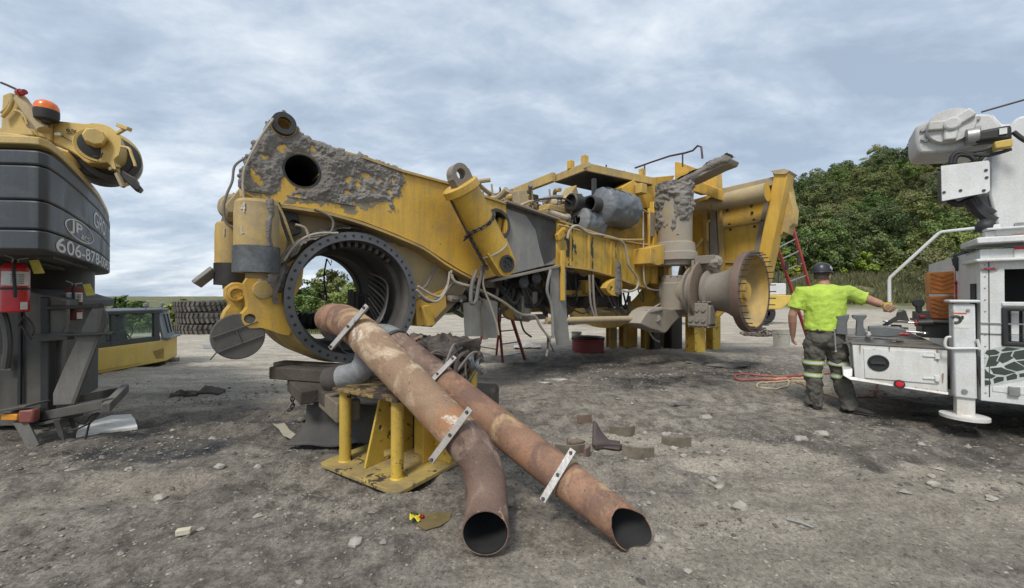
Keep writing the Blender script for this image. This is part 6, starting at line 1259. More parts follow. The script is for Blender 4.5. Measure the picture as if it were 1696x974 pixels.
# ---------------- fire extinguishers ----------------
m_ered = plain('extinguisher_red', (.50, .018, .022), .3); m_lab = plain('paper_label', (.66, .66, .62), .6); m_ytag = plain('yellow_tag', (.62, .55, .10), .6)
def extinguisher(label, base, h, r, cover=False, strap=True, dull=False, g='fire extinguishers'):
    base = V(base); root = thing('fire_extinguisher', label, 'fire extinguisher', base, g); WL[root.name] = V(base)
    to = V((-base.x, -base.y, 0)).normalized(); sd_ = UP.cross(to).normalized()
    mr = m_red if dull else m_ered
    MB().lathe(base, UP, [(0, 0), (0, r*.9), (.01, r), (h*.80, r), (h*.86, r*.93), (h*.91, r*.7), (h*.93, r*.3), (h*.95, r*.3)], 32).build('cylinder', mr, root)
    a0 = math.degrees(math.atan2(to.y, to.x)); mb = MB(); P = []
    for k in range(13):
        a = R(a0-62+124*k/12); 
        for z in (.50, .76): P.append(base+V((math.cos(a)*(r+.002), math.sin(a)*(r+.002), h*z)))
    mb.add(P, [(2*k, 2*k+2, 2*k+3, 2*k+1) for k in range(12)]); lb_ = mb.build('label', m_lab, root)
    mb = MB()
    for j in range(5):
        for i in range(2): mb.box(base+to*(r+.0005)+sd_*(.045*i-.01)+UP*h*(.54+.04*j), (.035, .012, .005), sd_)
    mb.build('print', m_dark, lb_)
    mb = MB(); a = R(a0+35); d = V((math.cos(a), math.sin(a), 0)); mb.box(base+d*(r+.001)+UP*h*.12, (.05, .004, .07), UP.cross(d)); mb.build('label', m_lab, root)
    mb = MB(); mb.cyl(base+UP*h*.92, base+UP*h*1.0, r*.22); mb.beam(base+UP*h*.98-sd_*.02, base+UP*h*1.03+sd_*r*.9, .02, .012); mb.beam(base+UP*h*1.01-sd_*.01, base+UP*h*1.08-sd_*r*.9, .02, .008); mb.build('valve', m_galv, root)
    mb = MB(); mb.tube(smooth_path([base+UP*h*.98, base+UP*h*.95+to*r*.8, base+UP*h*.8+to*(r+.015)-sd_*r*.1, base+UP*h*.4+to*(r+.018), base+UP*h*.28+to*(r+.018)], 5), .011, 8); mb.build('discharge_hose', m_black, root)
    if strap:
        mb = MB(); mb.lathe(base+UP*h*.42, UP, [(0, r+.004), (.022, r+.004), (.022, r+.001), (0, r+.001), (0, r+.004)], 32); mb.box(base+UP*h*.43-to*(r+.04), (.1, .08, .1), sd_); mb.build('bracket_strap', m_black, root)
    if cover: MB().ball(base+UP*h*.97, r*1.25, 20, 12, (1, 1, .95), .3, 5).box(base+UP*h*.9+to*.02, (r*2.3, r*2.1, .15), sd_+UP*.25).build('black_hood', m_black, root, bevel=.02)
    else:
        q = base+UP*h*.99+sd_*r*.9; MB().plate([q, q+sd_*.06+UP*.01, q+sd_*.10-UP*.12, q+sd_*.03-UP*.13], to*.002).build('inspection_tag', m_ytag, root)
    return root
extinguisher('bright red fire extinguisher strapped to the left edge of the crane carrier', at(25, 517, 3.70), .50, .090)
extinguisher('dusty dark red fire extinguisher standing behind the dark crane bars', at(123, 530, 4.35), .40, .068, dull=True)
extinguisher('red fire extinguisher under a black hood beside the orange chocks', at(1600, 502, 4.55), .52, .085, cover=True)
# ---------------- operator cab on the ground ----------------
m_cabg = worn('dark_cab_grey', (.035, .042, .048), dirt=(.1, .1, .1), amt=.2, chip=0, rough=.4, seed=91, bump=.08); m_cabl = worn('light_cab_grey', (.20, .225, .23), dirt=(.3, .3, .28), amt=.2, chip=0, rough=.5, seed=92, bump=.08)
m_caby = worn('cab_yellow', (.62, .44, .10), dirt=(.35, .28, .18), amt=.14, chip=.02, rough=.45, seed=93, bump=.06)
def glass(name, tint, rough=.03):
    m, nt, b = newmat(name); b.inputs['Base Color'].default_value = c4(tint); b.inputs['Roughness'].default_value = rough; b.inputs['Transmission Weight'].default_value = .92; b.inputs['IOR'].default_value = 1.1; MATS[name] = m; return m
m_glass = glass('cab_glass', (.62, .74, .70))
XS = -8.8
def cs_(px, py, dx=0.0):
    Y = (XS+dx)*FPX/(px-CX); return V((XS+dx, Y, H+(HY-py)/FPX*Y))
CB = thing('operator_cab', 'removed yellow and dark grey machine cab standing on the ground left of the frame', 'operator cab', (-9.6, 9.4, tz(-9.6, 9.4))); WL[CB.name] = V(CB.location)
gz0 = -.36; ybo, ymid, ytop = -.24, .30, 1.09
pl_ = [V((XS, 7.55, 0)), V((XS, 10.0, 0)), V((-9.25, 10.85, 0)), V((-10.7, 10.9, 0)), V((-10.8, 7.55, 0))]
MB().plate([p+UP*ybo for p in pl_], UP*(ymid-ybo)).build('lower_body', m_caby, CB, bevel=.02)
MB().box(V((XS+.012, 8.75, .03)), (1.15, .025, .40), V((0, 1, 0))).build('side_panel', m_caby, CB, bevel=.006)
pl2 = [V((XS-.06, 7.6, 0)), V((XS-.03, 9.85, 0)), V((-9.35, 10.7, 0)), V((-10.6, 10.7, 0)), V((-10.7, 7.6, 0))]
MB().plate([p+UP*(ytop-.10)+(V((.06, 0, 0)) if i < 2 else V((0, 0, 0))) for i, p in enumerate(pl2)], UP*.10).build('roof', m_cabg, CB, bevel=.03)
mb = MB()
for y in (7.65, 8.68, 9.75): MB().box(V((XS-.05, y, .65)), (.16 if y != 8.68 else .10, .07, .74), V((0, 1, 0))).build('pillar', m_cabg, CB, bevel=.012)
for y in (7.65, 9.2, 10.7): MB().box(V((-10.6, y, .65)), (.1, .07, .74), V((0, 1, 0))).build('pillar', m_cabg, CB, bevel=.012)
MB().box(V((XS-.05, 8.75, .36)), (2.2, .06, .12), V((0, 1, 0))).build('window_sill', m_cabg, CB, bevel=.01)
for y0, y1 in ((7.74, 8.62), (8.74, 9.66)): 
    g_ = MB().box(V((XS-.06, (y0+y1)/2, .69)), (y1-y0, .008, .56), V((0, 1, 0))).build('side_window', m_glass, CB)
MB().box(V((XS-.03, 8.12, .69)), (.05, .03, .56), V((0, 1, 0))).build('window_divider', m_cabg, CB)
p0, p1 = V((XS-.02, 9.95, 0)), V((-9.27, 10.78, 0)); mb = MB(); mb.hexa([p0+UP*.33, p1+UP*.33, p1+UP*.33+V((-.04, -.02, 0)), p0+UP*.33+V((-.04, -.02, 0)), p0+UP*.99+V((-.1, -.06, 0)), p1+UP*.99+V((-.1, -.06, 0)), p1+UP*.99+V((-.14, -.08, 0)), p0+UP*.99+V((-.14, -.08, 0))]); mb.build('windscreen', m_cabl, CB, bevel=.01)
for f in (.35, .65): q = p0.lerp(p1, f)+V((.01, .01, 0)); MB().beam(q+UP*.45, q+UP*.95+V((-.08, -.05, 0)), .02, .03).build('wiper', m_dark, CB)
MB().box((p0+p1)/2+UP*.34+V((.03, .02, 0)), (.98, .2, .05), p1-p0).build('windscreen_ledge', m_cabl, CB, bevel=.01)
for y in (9.75, 10.2): MB().lathe(V((-9.1, y, ytop)), UP, [(0, .02), (.06, .02), (.07, .05), (.14, .05), (.16, 0)], 14).build('work_lamp', m_galv, CB)
mb = MB(); mb.ball(V((-9.6, 9.5, .72)), .2, 14, 10, (.8, .8, 1.2), .5, 3); mb.box(V((-9.7, 9.4, .4)), (.5, .5, .3), V((1, 0, 0))); mb.build('seat', m_black, CB, bevel=.03)
mb = MB(); P = [V((-9.2+.03*math.sin(t), 9.35+.17*math.cos(t), .55+.17*math.sin(t))) for t in [k*math.pi/10 for k in range(21)]]; mb.tube(P, .012, 8); mb.tube([V((-9.2, 9.35, .55)), V((-9.3, 9.6, .35))], .015, 8); mb.build('steering_wheel', m_black, CB)
mb = MB(); mb.plate([V((XS+.002, 9.62, .06)), V((XS+.002, 9.92, .10)), V((XS+.002, 9.92, -.16)), V((XS+.002, 9.72, -.14))], V((.004, 0, 0))); mb.build('step_recess', m_ygrime, CB)
MB().box(V((-9.15, 10.3, -.3)), (.9, .3, .08), V((-.45, .85, 0))).build('base_frame', m_dark, CB)
for k, (x, y, lb) in enumerate(((-9.1, 10.55, 'weathered timber block under the front corner of the operator cab'), (-8.95, 8.0, 'weathered timber block under the rear of the operator cab'))):
    tag(MB().box(V((x, y, tz(x, y)+.05)), (.35, .2, .13), V((-.45, .85, 0))).build('timber_block', m_timl, bevel=.01), lb, 'timber')
# ---------------- stacked haul truck tyres ----------------
m_tyre = worn('dusty_tyre_rubber', (.045, .042, .038), dirt=(.20, .18, .155), amt=.55, chip=0, rough=.9, seed=95, bump=.6)
def tyre(p, R_, w, lab, seed, tilt):
    root = thing('haul_tyre', lab, 'tyre', p, 'stacked haul truck tyres'); root.rotation_euler = (R(tilt), R(tilt*.6), seed); WL[root.name] = V((0, 0, 0))
    MB().lathe(V((0, 0, 0)), UP, [(.06, R_*.52), (.0, R_*.60), (.0, R_*.82), (w*.12, R_*.93), (w*.25, R_*.955), (w*.75, R_*.955), (w*.88, R_*.93), (w, R_*.82), (w, R_*.60), (w-.06, R_*.52), (w*.5, R_*.50), (.06, R_*.52)], 64).build('carcass', m_tyre, root, sharp=50)
    mb = MB()
    for k in range(44):
        a = 2*math.pi*k/44
        for s_ in (0, 1):
            aa = a+s_*.07; z0, z1 = (w*.06, w*.46) if s_ == 0 else (w*.54, w*.94); sk = .05*(1 if s_ else -1)
            c0, c1 = V((math.cos(aa), math.sin(aa), 0)), V((math.cos(aa+sk), math.sin(aa+sk), 0)); mb.beam(c0*R_*.965+UP*z0, c1*R_*.965+UP*z1, .075*R_, .09*R_, c0)
    mb.build('tread', m_tyre, root)
tp_ = V((-22.6, 29.4, 0)); tp_.z = tz(tp_.x, tp_.y)
for k, lb in enumerate(('bottom haul truck tyre of the stack with worn smooth tread', 'middle haul truck tyre of the stack', 'top haul truck tyre of the stack with deep slanted lugs')):
    tyre(tp_+V(((0, .1, -.1)[k], 0, .84*k-.05)), 2.05, .82, lb, k*.7, (0, 0, -1.2)[k])
flat('plate', 'pale bluish steel plate lying at the foot of the stacked tyres', 'plate', [(336, 549), (372, 549), (374, 552), (338, 552)], .04, m_cabl)
# ---------------- distant vehicles behind the frame ----------------
m_vw = worn('white_vehicle_paint', (.66, .67, .66), dirt=(.38, .35, .3), amt=.2, chip=0, rough=.35, seed=96, bump=.05)
VT = thing('utility_truck', 'white utility truck parked behind the frame, glimpsed beneath it', 'truck', (4.4, 20, 0)); WL[VT.name] = V(VT.location)
MB().box(V((2.6, 20, 1.25)), (1.9, 2.0, 1.1), V((1, 0, 0))).build('cab', m_vw, VT, bevel=.12); MB().box(V((2.7, 20, 2.0)), (1.3, 1.8, .7), V((1, 0, 0))).build('cab_roof', m_vw, VT, bevel=.15)
MB().box(V((6.2, 20, 1.5)), (4.8, 2.2, 1.3), V((1, 0, 0))).build('service_body', m_vw, VT, bevel=.04); MB().box(V((5, 20, .75)), (7.2, 1.2, .25), V((1, 0, 0))).build('chassis', m_dark, VT)
MB().box(V((2.75, 19.07, 2.0)), (.8, .05, .45), V((1, 0, 0))).build('window', m_black, VT)
for x in (2.5, 6.6, 7.7): w_ = MB().lathe(V((x, 18.95, .5)), V((0, 1, 0)), [(0, .3), (0, .48), (.04, .52), (.3, .52), (.3, 0)], 30).build('wheel', m_black, VT); MB().lathe(V((x, 18.97, .5)), V((0, 1, 0)), [(0, 0), (0, .08), (.05, .12), (.02, .28), (.02, .30)], 24).build('rim', m_vw, w_)
MB().box(V((1.6, 19.3, 1.1)), (.06, .3, .2), V((1, 0, 0))).build('headlight', m_lab, VT)
LD = thing('compact_loader', 'small yellow and white loader parked far behind the wheel hub', 'loader', (12.6, 20, 0)); WL[LD.name] = V(LD.location)
MB().box(V((13.0, 20, 1.75)), (1.3, 1.0, .6), V((1, .1, 0))).build('hood', m_vw, LD, bevel=.06)
MB().plate([V((12.0, 19.4, 1.5)), V((13.95, 19.4, 1.45)), V((13.9, 19.4, 1.2)), V((13.3, 19.4, .75)), V((12.0, 19.4, .75))], V((0, 1.1, 0))).build('body', m_caby, LD, bevel=.04)
MB().tube(smooth_path([V((13.3, 19.6, 2.0)), V((13.3, 19.6, 2.7)), V((13.2, 19.6, 2.85)), V((13.0, 19.6, 2.85))], 4), .04, 8).build('exhaust', m_black, LD)
MB().lathe(V((12.55, 19.45, .55)), V((0, 1, 0)), [(0, .25), (0, .5), (.05, .55), (.35, .55), (.35, 0)], 30).build('wheel', m_black, LD); MB().box(V((14.05, 19.8, 1.35)), (.3, .5, .25), V((1, 0, 0))).build('hitch', m_black, LD, bevel=.04)
# ---------------- white service truck at the right ----------------
m_tw = worn('white_truck_paint', (.68, .69, .68), dirt=(.45, .40, .31), amt=.16, chip=.035, chipc=(.10, .07, .05), rough=.38, seed=101, streak=.22, bump=.08)
m_twc = worn('chipped_white_paint', (.66, .665, .64), dirt=(.46, .38, .27), amt=.3, chip=.12, chipc=(.12, .08, .055), rough=.45, seed=102, streak=.35, bump=.15)
m_deck = worn('grimy_bench_top', (.20, .175, .145), dirt=(.10, .085, .07), amt=.5, chip=.1, rough=.7, seed=103)
TW, TB = V((.785, -.62, 0)).normalized(), V((.62, .785, 0)).normalized(); T0 = V((3.90, 4.50, 0))
def T(s, b, z): return T0+TW*s+TB*b+UP*z
def K(px, py, b=0.0):
    d = V(((px-CX)/FPX, 1, (HY-py)/FPX)); o = V((0, 0, H)); return o+d*((b-TB.dot(o-T0))/TB.dot(d))
def kp(pts, b=0.0): return [K(x, y, b) for x, y in pts]
TR = thing('service_truck', 'white mechanic service truck with a workbench bumper and a crane column', 'truck', T(2, 1.2, 0)); WL[TR.name] = V(TR.location)
# bumper workbench
MB().plate([T(.02, 0, .45), T(.74, 0, .43), T(.74, 0, .865), T(.0, 0, .865)], TB*2.3).build('bench_box', m_twc, TR, bevel=.008)
MB().plate([T(-.01, -.01, .868), T(.745, -.01, .868), T(.745, 2.3, .868), T(-.01, 2.3, .868)], UP*.012).build('bench_top', m_deck, TR, bevel=.003)
MB().plate([T(-.08, .0, .46), T(.745, -.012, .43), T(.745, -.012, .40), T(-.02, -.012, .455), T(-.085, -.012, .50), T(-.085, -.012, .57), T(.0, -.012, .585), T(.0, -.012, .50)], TB*.4).build('bumper_lip', m_twc, TR, bevel=.006)
dr = MB().plate(kp([(1430, 577), (1551, 583), (1551, 636), (1432, 626)], -.012), TB*.012).build('bench_door', m_twc, TR, bevel=.004)
MB().lathe(K(1454, 601, -.014), -TB, [(0, .085), (.008, .09), (.012, .08), (.012, .075), (-.02+.025, .07), (.005, 0)], 32).build('latch_cup', m_black, dr); MB().beam(K(1441, 600, -.03), K(1466, 601, -.03), .02, .03).build('latch_handle', m_dark, dr)
for y in (589, 626): MB().beam(K(1528, y, -.02), K(1548, y+1, -.02), .008, .02, UP).box(K(1552, y+1, -.022), (.035, .02, .06), TW).build('hinge', m_twc, dr, bevel=.003)
MB().lathe(K(1489, 636, -.02), -TB, [(0, .045), (.01, .045), (.012, .034), (.0, .034)], 26).build('lamp_gasket', m_black, TR); MB().lathe(K(1489, 636, -.022), -TB, [(0, .033), (.008, .030), (.012, .0)], 24).build('marker_lamp', plain('bright_red_lens', (.62, .02, .03), .3), TR)
# outrigger column
oc = MB(); oc.hexa([T(.775, -.08, .40), T(.925, -.08, .40), T(.925, .10, .40), T(.775, .10, .40), T(.765, -.08, 1.34), T(.915, -.08, 1.34), T(.915, .10, 1.34), T(.765, .10, 1.34)]); oc.build('outrigger_column', m_tw, TR, bevel=.012)
MB().box(T(.84, .01, 1.365), (.21, .24, .03), TW).build('column_cap', m_tw, TR, bevel=.012)
MB().box(T(.855, .01, .33), (.125, .13, .30), TW).build('outrigger_leg', m_twc, TR, bevel=.006); MB().lathe(T(.855, .01, .185), UP, [(0, .15), (.0, .175), (.03, .175), (.035, .08), (.05, .07)], 32).build('outrigger_foot', m_twc, TR)
MB().lathe(K(1597, 648, -.085), -TB, [(0, .022), (.012, .02), (.012, 0)], 14).build('foot_pin', m_galv, TR)
cl = MB().box(K(1592, 530, -.082), (.10, .002, .16), TW).build('warning_label', m_lab, TR); MB().box(K(1590, 519, -.084), (.09, .002, .014), TW).build('warning_strip', plain('orange_strip', (.6, .12, .03), .5), cl)
cl2 = MB(); c_ = K(1583, 529, -.086); cl2.tube([c_+(TW*math.cos(a)+UP*math.sin(a))*.032 for a in [R(-110+k*18) for k in range(16)]], .012, 8); cl2.build('warning_symbol', m_dark, cl); MB().box(K(1594, 526, -.085), (.016, .002, .035), TW).build('print', m_black, cl)
for x in (1576, 1603): MB().lathe(K(x, 514, -.082), -TB, [(0, .014), (.012, .013), (.012, 0)], 8).build('bolt', m_galv, TR)
mb = MB(); mb.tube(smooth_path(kp([(1618, 562), (1622, 578), (1618, 577), (1575, 577), (1565, 572), (1567, 560), (1575, 558)], -.1), 4), .012, 8); mb.build('tie_handle', m_tw, TR)
# main body
BX0, BX1, ZB0, ZB1 = .965, 4.4, .38, 1.88
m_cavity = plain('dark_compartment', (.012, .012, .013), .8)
# side skin with compartment openings
def tq(s0, s1, z0, z1, b=0.0): return [T(s0, b, z0), T(s1, b, z0), T(s1, b, z1), T(s0, b, z1)]
sA_, = (BX0,)
def sp_(px): return (K(px, 490, 0)-T0).dot(TW)
def zp(px, py): return K(px, py, 0).z
s_w = sp_(1664); z_w0, z_w1 = zp(1664, 500), zp(1664, 446); s_l = sp_(1666); z_l0, z_l1 = zp(1666, 567), zp(1666, 514)
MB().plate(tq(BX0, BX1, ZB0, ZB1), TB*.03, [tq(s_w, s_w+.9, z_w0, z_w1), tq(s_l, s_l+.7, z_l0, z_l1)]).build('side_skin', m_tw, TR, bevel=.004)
MB().plate(tq(BX0, BX1, ZB0, ZB1, .5), TB*1.9).build('body_core', m_tw, TR)
MB().plate([T(BX0, .03, ZB0), T(BX0, .5, ZB0), T(BX0, .5, ZB1), T(BX0, .03, ZB1)], TW*.02).build('end_skin', m_tw, TR)
MB().plate([T(BX0, .03, ZB1-.02), T(BX1, .03, ZB1-.02), T(BX1, .5, ZB1-.02), T(BX0, .5, ZB1-.02)], UP*.02).build('top_skin', m_tw, TR)
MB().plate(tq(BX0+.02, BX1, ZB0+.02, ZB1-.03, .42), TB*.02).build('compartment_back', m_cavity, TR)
mb = MB()
for a, b_ in ((1668, 512), (1668, 569)): pass
fr_w = MB(); fr_w.plate(tq(s_l-.03, s_l+.75, z_l0-.035, z_l1+.03, -.02), TB*.03, [tq(s_l+.012, s_l+.7, z_l0+.008, z_l1-.008, -.02)]); fr_w.build('rubber_door_frame', m_black, TR, bevel=.012)
for k in range(3): MB().box(T(s_l+.08+.08*k, .12, (z_l0+z_l1)/2), (.05, .04, .3), TW).build('shelf_post', m_tw, TR, bevel=.004)
MB().plate(tq(s_w-.02, s_w+.95, z_w0-.04, z_w0-.005, -.015), TB*.03).build('door_sill', m_tw, TR, bevel=.006)
for z, h_, o_ in ((zp(1620, 432), .03, -.03), (zp(1620, 400), .06, -.06)): MB().box(T((BX0+BX1)/2-.01, .2, z), (BX1-BX0+.06, .48-o_*2, h_), TW).build('body_trim', m_tw, TR, bevel=.01)
MB().box(T((BX0+BX1)/2, -.006, zp(1620, 535)), (BX1-BX0, .012, .012), TW).build('panel_seam', m_galv, TR); MB().box(T((BX0+BX1)/2, -.006, zp(1620, 552)), (BX1-BX0, .012, .004), TW).build('panel_seam', m_dark, TR)
lb_ = MB().box(T((1.06+BX1)/2, .12, zp(1640, 386)), (BX1-1.06, .2, .07), TW).build('light_bar', m_tw, TR, bevel=.01); MB().box(T(sp_(1679)+.35, .016, zp(1679, 392)), (.7, .012, .045), TW).build('amber_lens', m_amb2, lb_)
MB().box(T((1.02+BX1)/2, .1, zp(1640, 380)), (BX1-.98, .3, .02), TW).build('light_bar_cover', m_tw, TR, bevel=.005)
MB().box(T(1.03, .05, zp(1630, 392)), (.06, .10, .10), TW).cyl(T(1.035, .05, zp(1630, 398)), T(1.035, .05, zp(1630, 386)), .035).build('corner_boss', m_twc, TR)
ml = MB().box(K(1639, 445, -.01), (.11, .02, .024), TW).build('marker_light', m_galv, TR, bevel=.006); MB().box(K(1639, 445, -.022), (.075, .012, .018), TW).build('red_lens', m_redl, ml, bevel=.004)
wl = MB().box(K(1694, 418, -.006), (.10, .004, .10), TW).build('warning_label', m_lab, TR); MB().box(K(1694, 410, -.01), (.10, .002, .03), TW).build('red_band', plain('red_band', (.45, .02, .03), .5), wl)
for k in range(12): MB().lathe(T(BX0+.03, -.001, .46+.115*k), -TB, [(0, .007), (.004, .006), (.004, 0)], 8).build('rivet', m_galv, TR)
MB().box(T(BX0+.055, -.002, 1.1), (.006, .006, 1.35), TW).build('corner_seam', m_dark, TR)
m_runs = worn('rust_run', (.34, .20, .10), amt=.5, chip=0, rough=.8, seed=120)
for s_, z_, l_ in ((.06, .86, .09), (.30, .865, .06), (.66, .86, .12), (.70, .62, .10)): MB().plate([T(s_, -.0135, z_), T(s_+.012, -.0135, z_), T(s_+.007, -.0135, z_-l_), T(s_+.004, -.0135, z_-l_)], TB*.001).build('rust_streak', m_runs, TR)
for k in range(9): MB().lathe(T(.03+.08*k, -.002, .455-.002*k), -TB, [(0, .006), (.003, .005), (.003, 0)], 8).build('rivet', m_galv, TR)
# lower decal: dark blocks with grey joints
m_decd = plain('dark_green_grey_decal', (.050, .062, .055), .4); m_decl = plain('pale_decal_line', (.55, .60, .55), .4)
def z3(P): return [(1380+x/4.64, 500+y/4.64) for x, y in P]
blocks = [z3(p) for p in ([(1165,395),(1180,372),(1240,365),(1278,388),(1255,405),(1195,412)], [(1290,372),(1330,348),(1440,360),(1380,373),(1300,380)], [(1170,500),(1195,420),(1270,412),(1250,455),(1275,460),(1250,490)], [(1285,462),(1262,450),(1290,395),(1380,380),(1360,415),(1385,430),(1340,455),(1300,472)], [(1375,415),(1392,380),(1480,365),(1560,380),(1540,430),(1405,445)], [(1205,510),(1290,502),(1320,517),(1400,540),(1320,562),(1230,552)], [(1312,492),(1390,457),(1460,495),(1470,520),(1410,533),(1325,510)], [(1163,520),(1200,550),(1248,568),(1215,588),(1163,588)], [(1163,600),(1205,605),(1210,632),(1163,642)], [(1228,592),(1260,575),(1308,577),(1306,605),(1235,627)], [(1328,573),(1390,548),(1410,562),(1408,590),(1332,604)], [(1428,552),(1560,530),(1560,570),(1430,578)], [(1405,455),(1560,440),(1560,515),(1480,520),(1468,492)])]
MB().plate(kp([(1630, 580), (1664, 572), (1716, 572), (1720, 624), (1690, 631), (1631, 640)], -.003), TB*.002).build('decal_ground', m_decl, TR)
for P_ in blocks: MB().plate(kp(P_, -.006), TB*.003).build('decal_block', m_decd, TR)
MB().plate(kp([(1643, 640), (1760, 640), (1760, 662), (1643, 648)], -.006), TB*.004).build('lower_hatch', m_tw, TR, bevel=.002)
MB().box(K(1679, 648, -.02), (.07, .02, .09), TW).build('hatch_latch', m_galv, TR, bevel=.004)
mb = MB(); mb.beam(K(1617, 590, .02), K(1629, 665, .02), .02, .03, TB); mb.build('rubber_guard', m_black, TR); mb = MB(); mb.tube(smooth_path(kp([(1614, 470), (1615, 520), (1618, 560), (1616, 600), (1620, 640)], .15), 4), .03, 8); mb.build('hydraulic_hose', m_black, TR)
for k in range(3): MB().tube(smooth_path(kp([(1610+k*3, 500), (1609+k*3, 530), (1613+k*2, 556)], .2), 4), .014, 7).build('hydraulic_hose', m_black, TR)
# running gear so the body does not float
MB().box(T(2.8, 1.2, .42), (4.2, .9, .16), TW).build('chassis_frame', m_dark, TR)
for s_ in (2.35, 3.4):
    for b_ in (.08, 1.95):
        w_ = MB().lathe(T(s_, b_, .46), TB, [(0, .26), (0, .43), (.03, .46), (.27, .46), (.3, .43), (.3, 0)], 36).build('wheel', m_black, TR); MB().lathe(T(s_, b_+.02, .46), TB, [(0, 0), (0, .07), (.06, .1), (.02, .25), (0, .27)], 24).build('rim', m_galv, w_)
# crane column and head
cb0 = .45
MB().plate(kp([(1640, 262), (1639, 323), (1655, 388), (1790, 388), (1790, 192), (1700, 190), (1688, 193), (1677, 203), (1662, 235)], cb0), TB*.55).build('crane_column', m_tw, TR, bevel=.02)
def z1(x, y): return (1500+x/4.06, 160+y/4.06)
def zk(pts, b): return kp([z1(*p) for p in pts], b)
m_twg = worn('grey_white_casting', (.52, .52, .50), dirt=(.40, .36, .30), amt=.3, chip=.02, rough=.5, seed=105, streak=.3)
hd = MB().plate(zk([(70, 195), (180, 150), (222, 105), (370, 80), (420, 108), (590, 110), (655, 185), (640, 290), (450, 318), (335, 370), (130, 382), (95, 380), (78, 345), (70, 300)], .35), TB*.5).build('crane_head', m_twg, TR, bevel=.03)
MB().plate(zk([(590, 108), (660, 185), (730, 175), (760, 260), (640, 320), (450, 400), (330, 372), (450, 318), (640, 290)], .5), TB*.35).build('head_bracket', m_tw, TR, bevel=.02)
cc = K(*z1(300, 205), .35); rr3 = 148/4.06/650*cc.y*.78
MB().lathe(cc, -TB, [(0, rr3), (.05, rr3), (.07, rr3*.95), (.075, 0)], 44).build('gear_cover', m_twg, hd)
for a_, l_ in ((172, .95), (33, .98), (-95, .9)): d_ = TW*math.cos(R(a_))+UP*math.sin(R(a_)); MB().beam(cc-TB*.075, cc-TB*.09+d_*rr3*l_, .10, .06, TB).build('cover_rib', m_twg, hd, bevel=.015)
MB().lathe(cc-TB*.07, -TB, [(0, .07), (.06, .065), (.07, .05), (.07, 0)], 24).build('cover_hub', m_twg, hd)
for x, y in ((118, 225), (122, 285), (490, 145), (495, 210), (140, 295), (235, 300)): MB().lathe(K(*z1(x, y), .345), -TB, [(0, .022), (.02, .02), (.02, 0)], 6).build('bolt', m_galv, hd)
MB().lathe(K(*z1(85, 325), .5), (TW*1).normalized(), [(0, .0), (0, .075), (.14, .08), (.14, 0)], 24).build('end_boss', m_twg, hd)
MB().plate(zk([(440, 235), (725, 180), (728, 290), (610, 290), (460, 308)], .2), TB*.16).build('motor', m_black, hd, bevel=.03)
MB().lathe(K(*z1(440, 270), .26), TW, [(-.03, 0), (-.03, .085), (.05, .085), (.06, .06)], 24).build('motor_flange', m_galv, hd); MB().box(K(*z1(662, 230), .19), (.05, .01, .06), TW).build('motor_label', m_lab, hd)
MB().plate(zk([(605, 300), (728, 278), (728, 332), (608, 348)], .15), TB*.1).build('valve_body', m_caby, hd, bevel=.01)
for pts, r in (([(430, 375), (530, 360), (640, 325), (690, 308)], .012), ([(310, 450), (320, 400), (360, 375), (420, 385), (470, 425)], .022), ([(330, 450), (345, 405), (380, 390), (440, 400)], .02), ([(430, 385), (540, 395), (640, 375), (715, 350)], .018), ([(730, 235), (780, 275), (820, 300)], .02), ([(510, 420), (540, 395)], .012), ([(440, 690), (500, 770), (560, 820), (600, 840)], .05), ([(470, 680), (520, 740), (590, 790)], .04), ([(290, 690), (350, 725), (420, 700), (500, 690)], .03)):
    MB().tube(smooth_path(zk(pts, .25), 5), r, 9).build('hydraulic_hose', m_black, hd)
MB().plate(zk([(400, 690), (545, 645), (575, 740), (605, 845), (570, 830), (480, 770)], .42), TB*.2).build('hose_bundle', m_black, TR, bevel=.04)
gp_ = MB().plate(zk([(243, 465), (560, 428), (570, 440), (572, 630), (555, 645), (250, 702), (247, 700)], .1), TB*.02).build('guard_panel', m_tw, TR, bevel=.004)
MB().plate(zk([(260, 700), (540, 640), (540, 440), (255, 470)], .14), TB*.3).build('control_box', m_dark, TR, bevel=.02)
for x, y in ((545, 494), (549, 543), (373, 630), (262, 643), (530, 630)): MB().lathe(K(*z1(x, y), .098), -TB, [(0, .014), (.008, .012), (.008, 0)], 8).build('bolt', m_dark, gp_)
MB().box(K(1694, 374, .44), (.10, .008, .07), TW).build('data_plate', m_galv, TR)
# lift wire, bent rail, black ball
MB().tube([K(1627, 185, .6), K(1760, 147, .6)], .010, 6).build('winch_rope', m_dark, TR)
MB().tube([K(1473, 500, .33), K(1473, 464, .33), K(1475, 459, .33), K(1556, 386, .22), K(1561, 384, .22), K(1624, 377, .15)], .017, 10).build('bent_rail', m_tw, TR)
MB().ball(K(1633, 375, .15), .075, 18, 12, (1, 1, .95), .15, 2).build('rail_bumper', m_black, TR)
MB().box(K(1650, 382, .12), (.05, .06, .12), TW).build('rail_mount', m_tw, TR, bevel=.006)
tg = MB().box(K(1470, 509, .30), (.075, .05, .11), TW).build('yellow_sleeve', worn('yellow_tape', (.50, .42, .05), amt=.3, chip=.1, seed=106), TR, bevel=.008); text_mesh('0', K(1467, 514, .27), TW, UP, .05, m_black, tg)
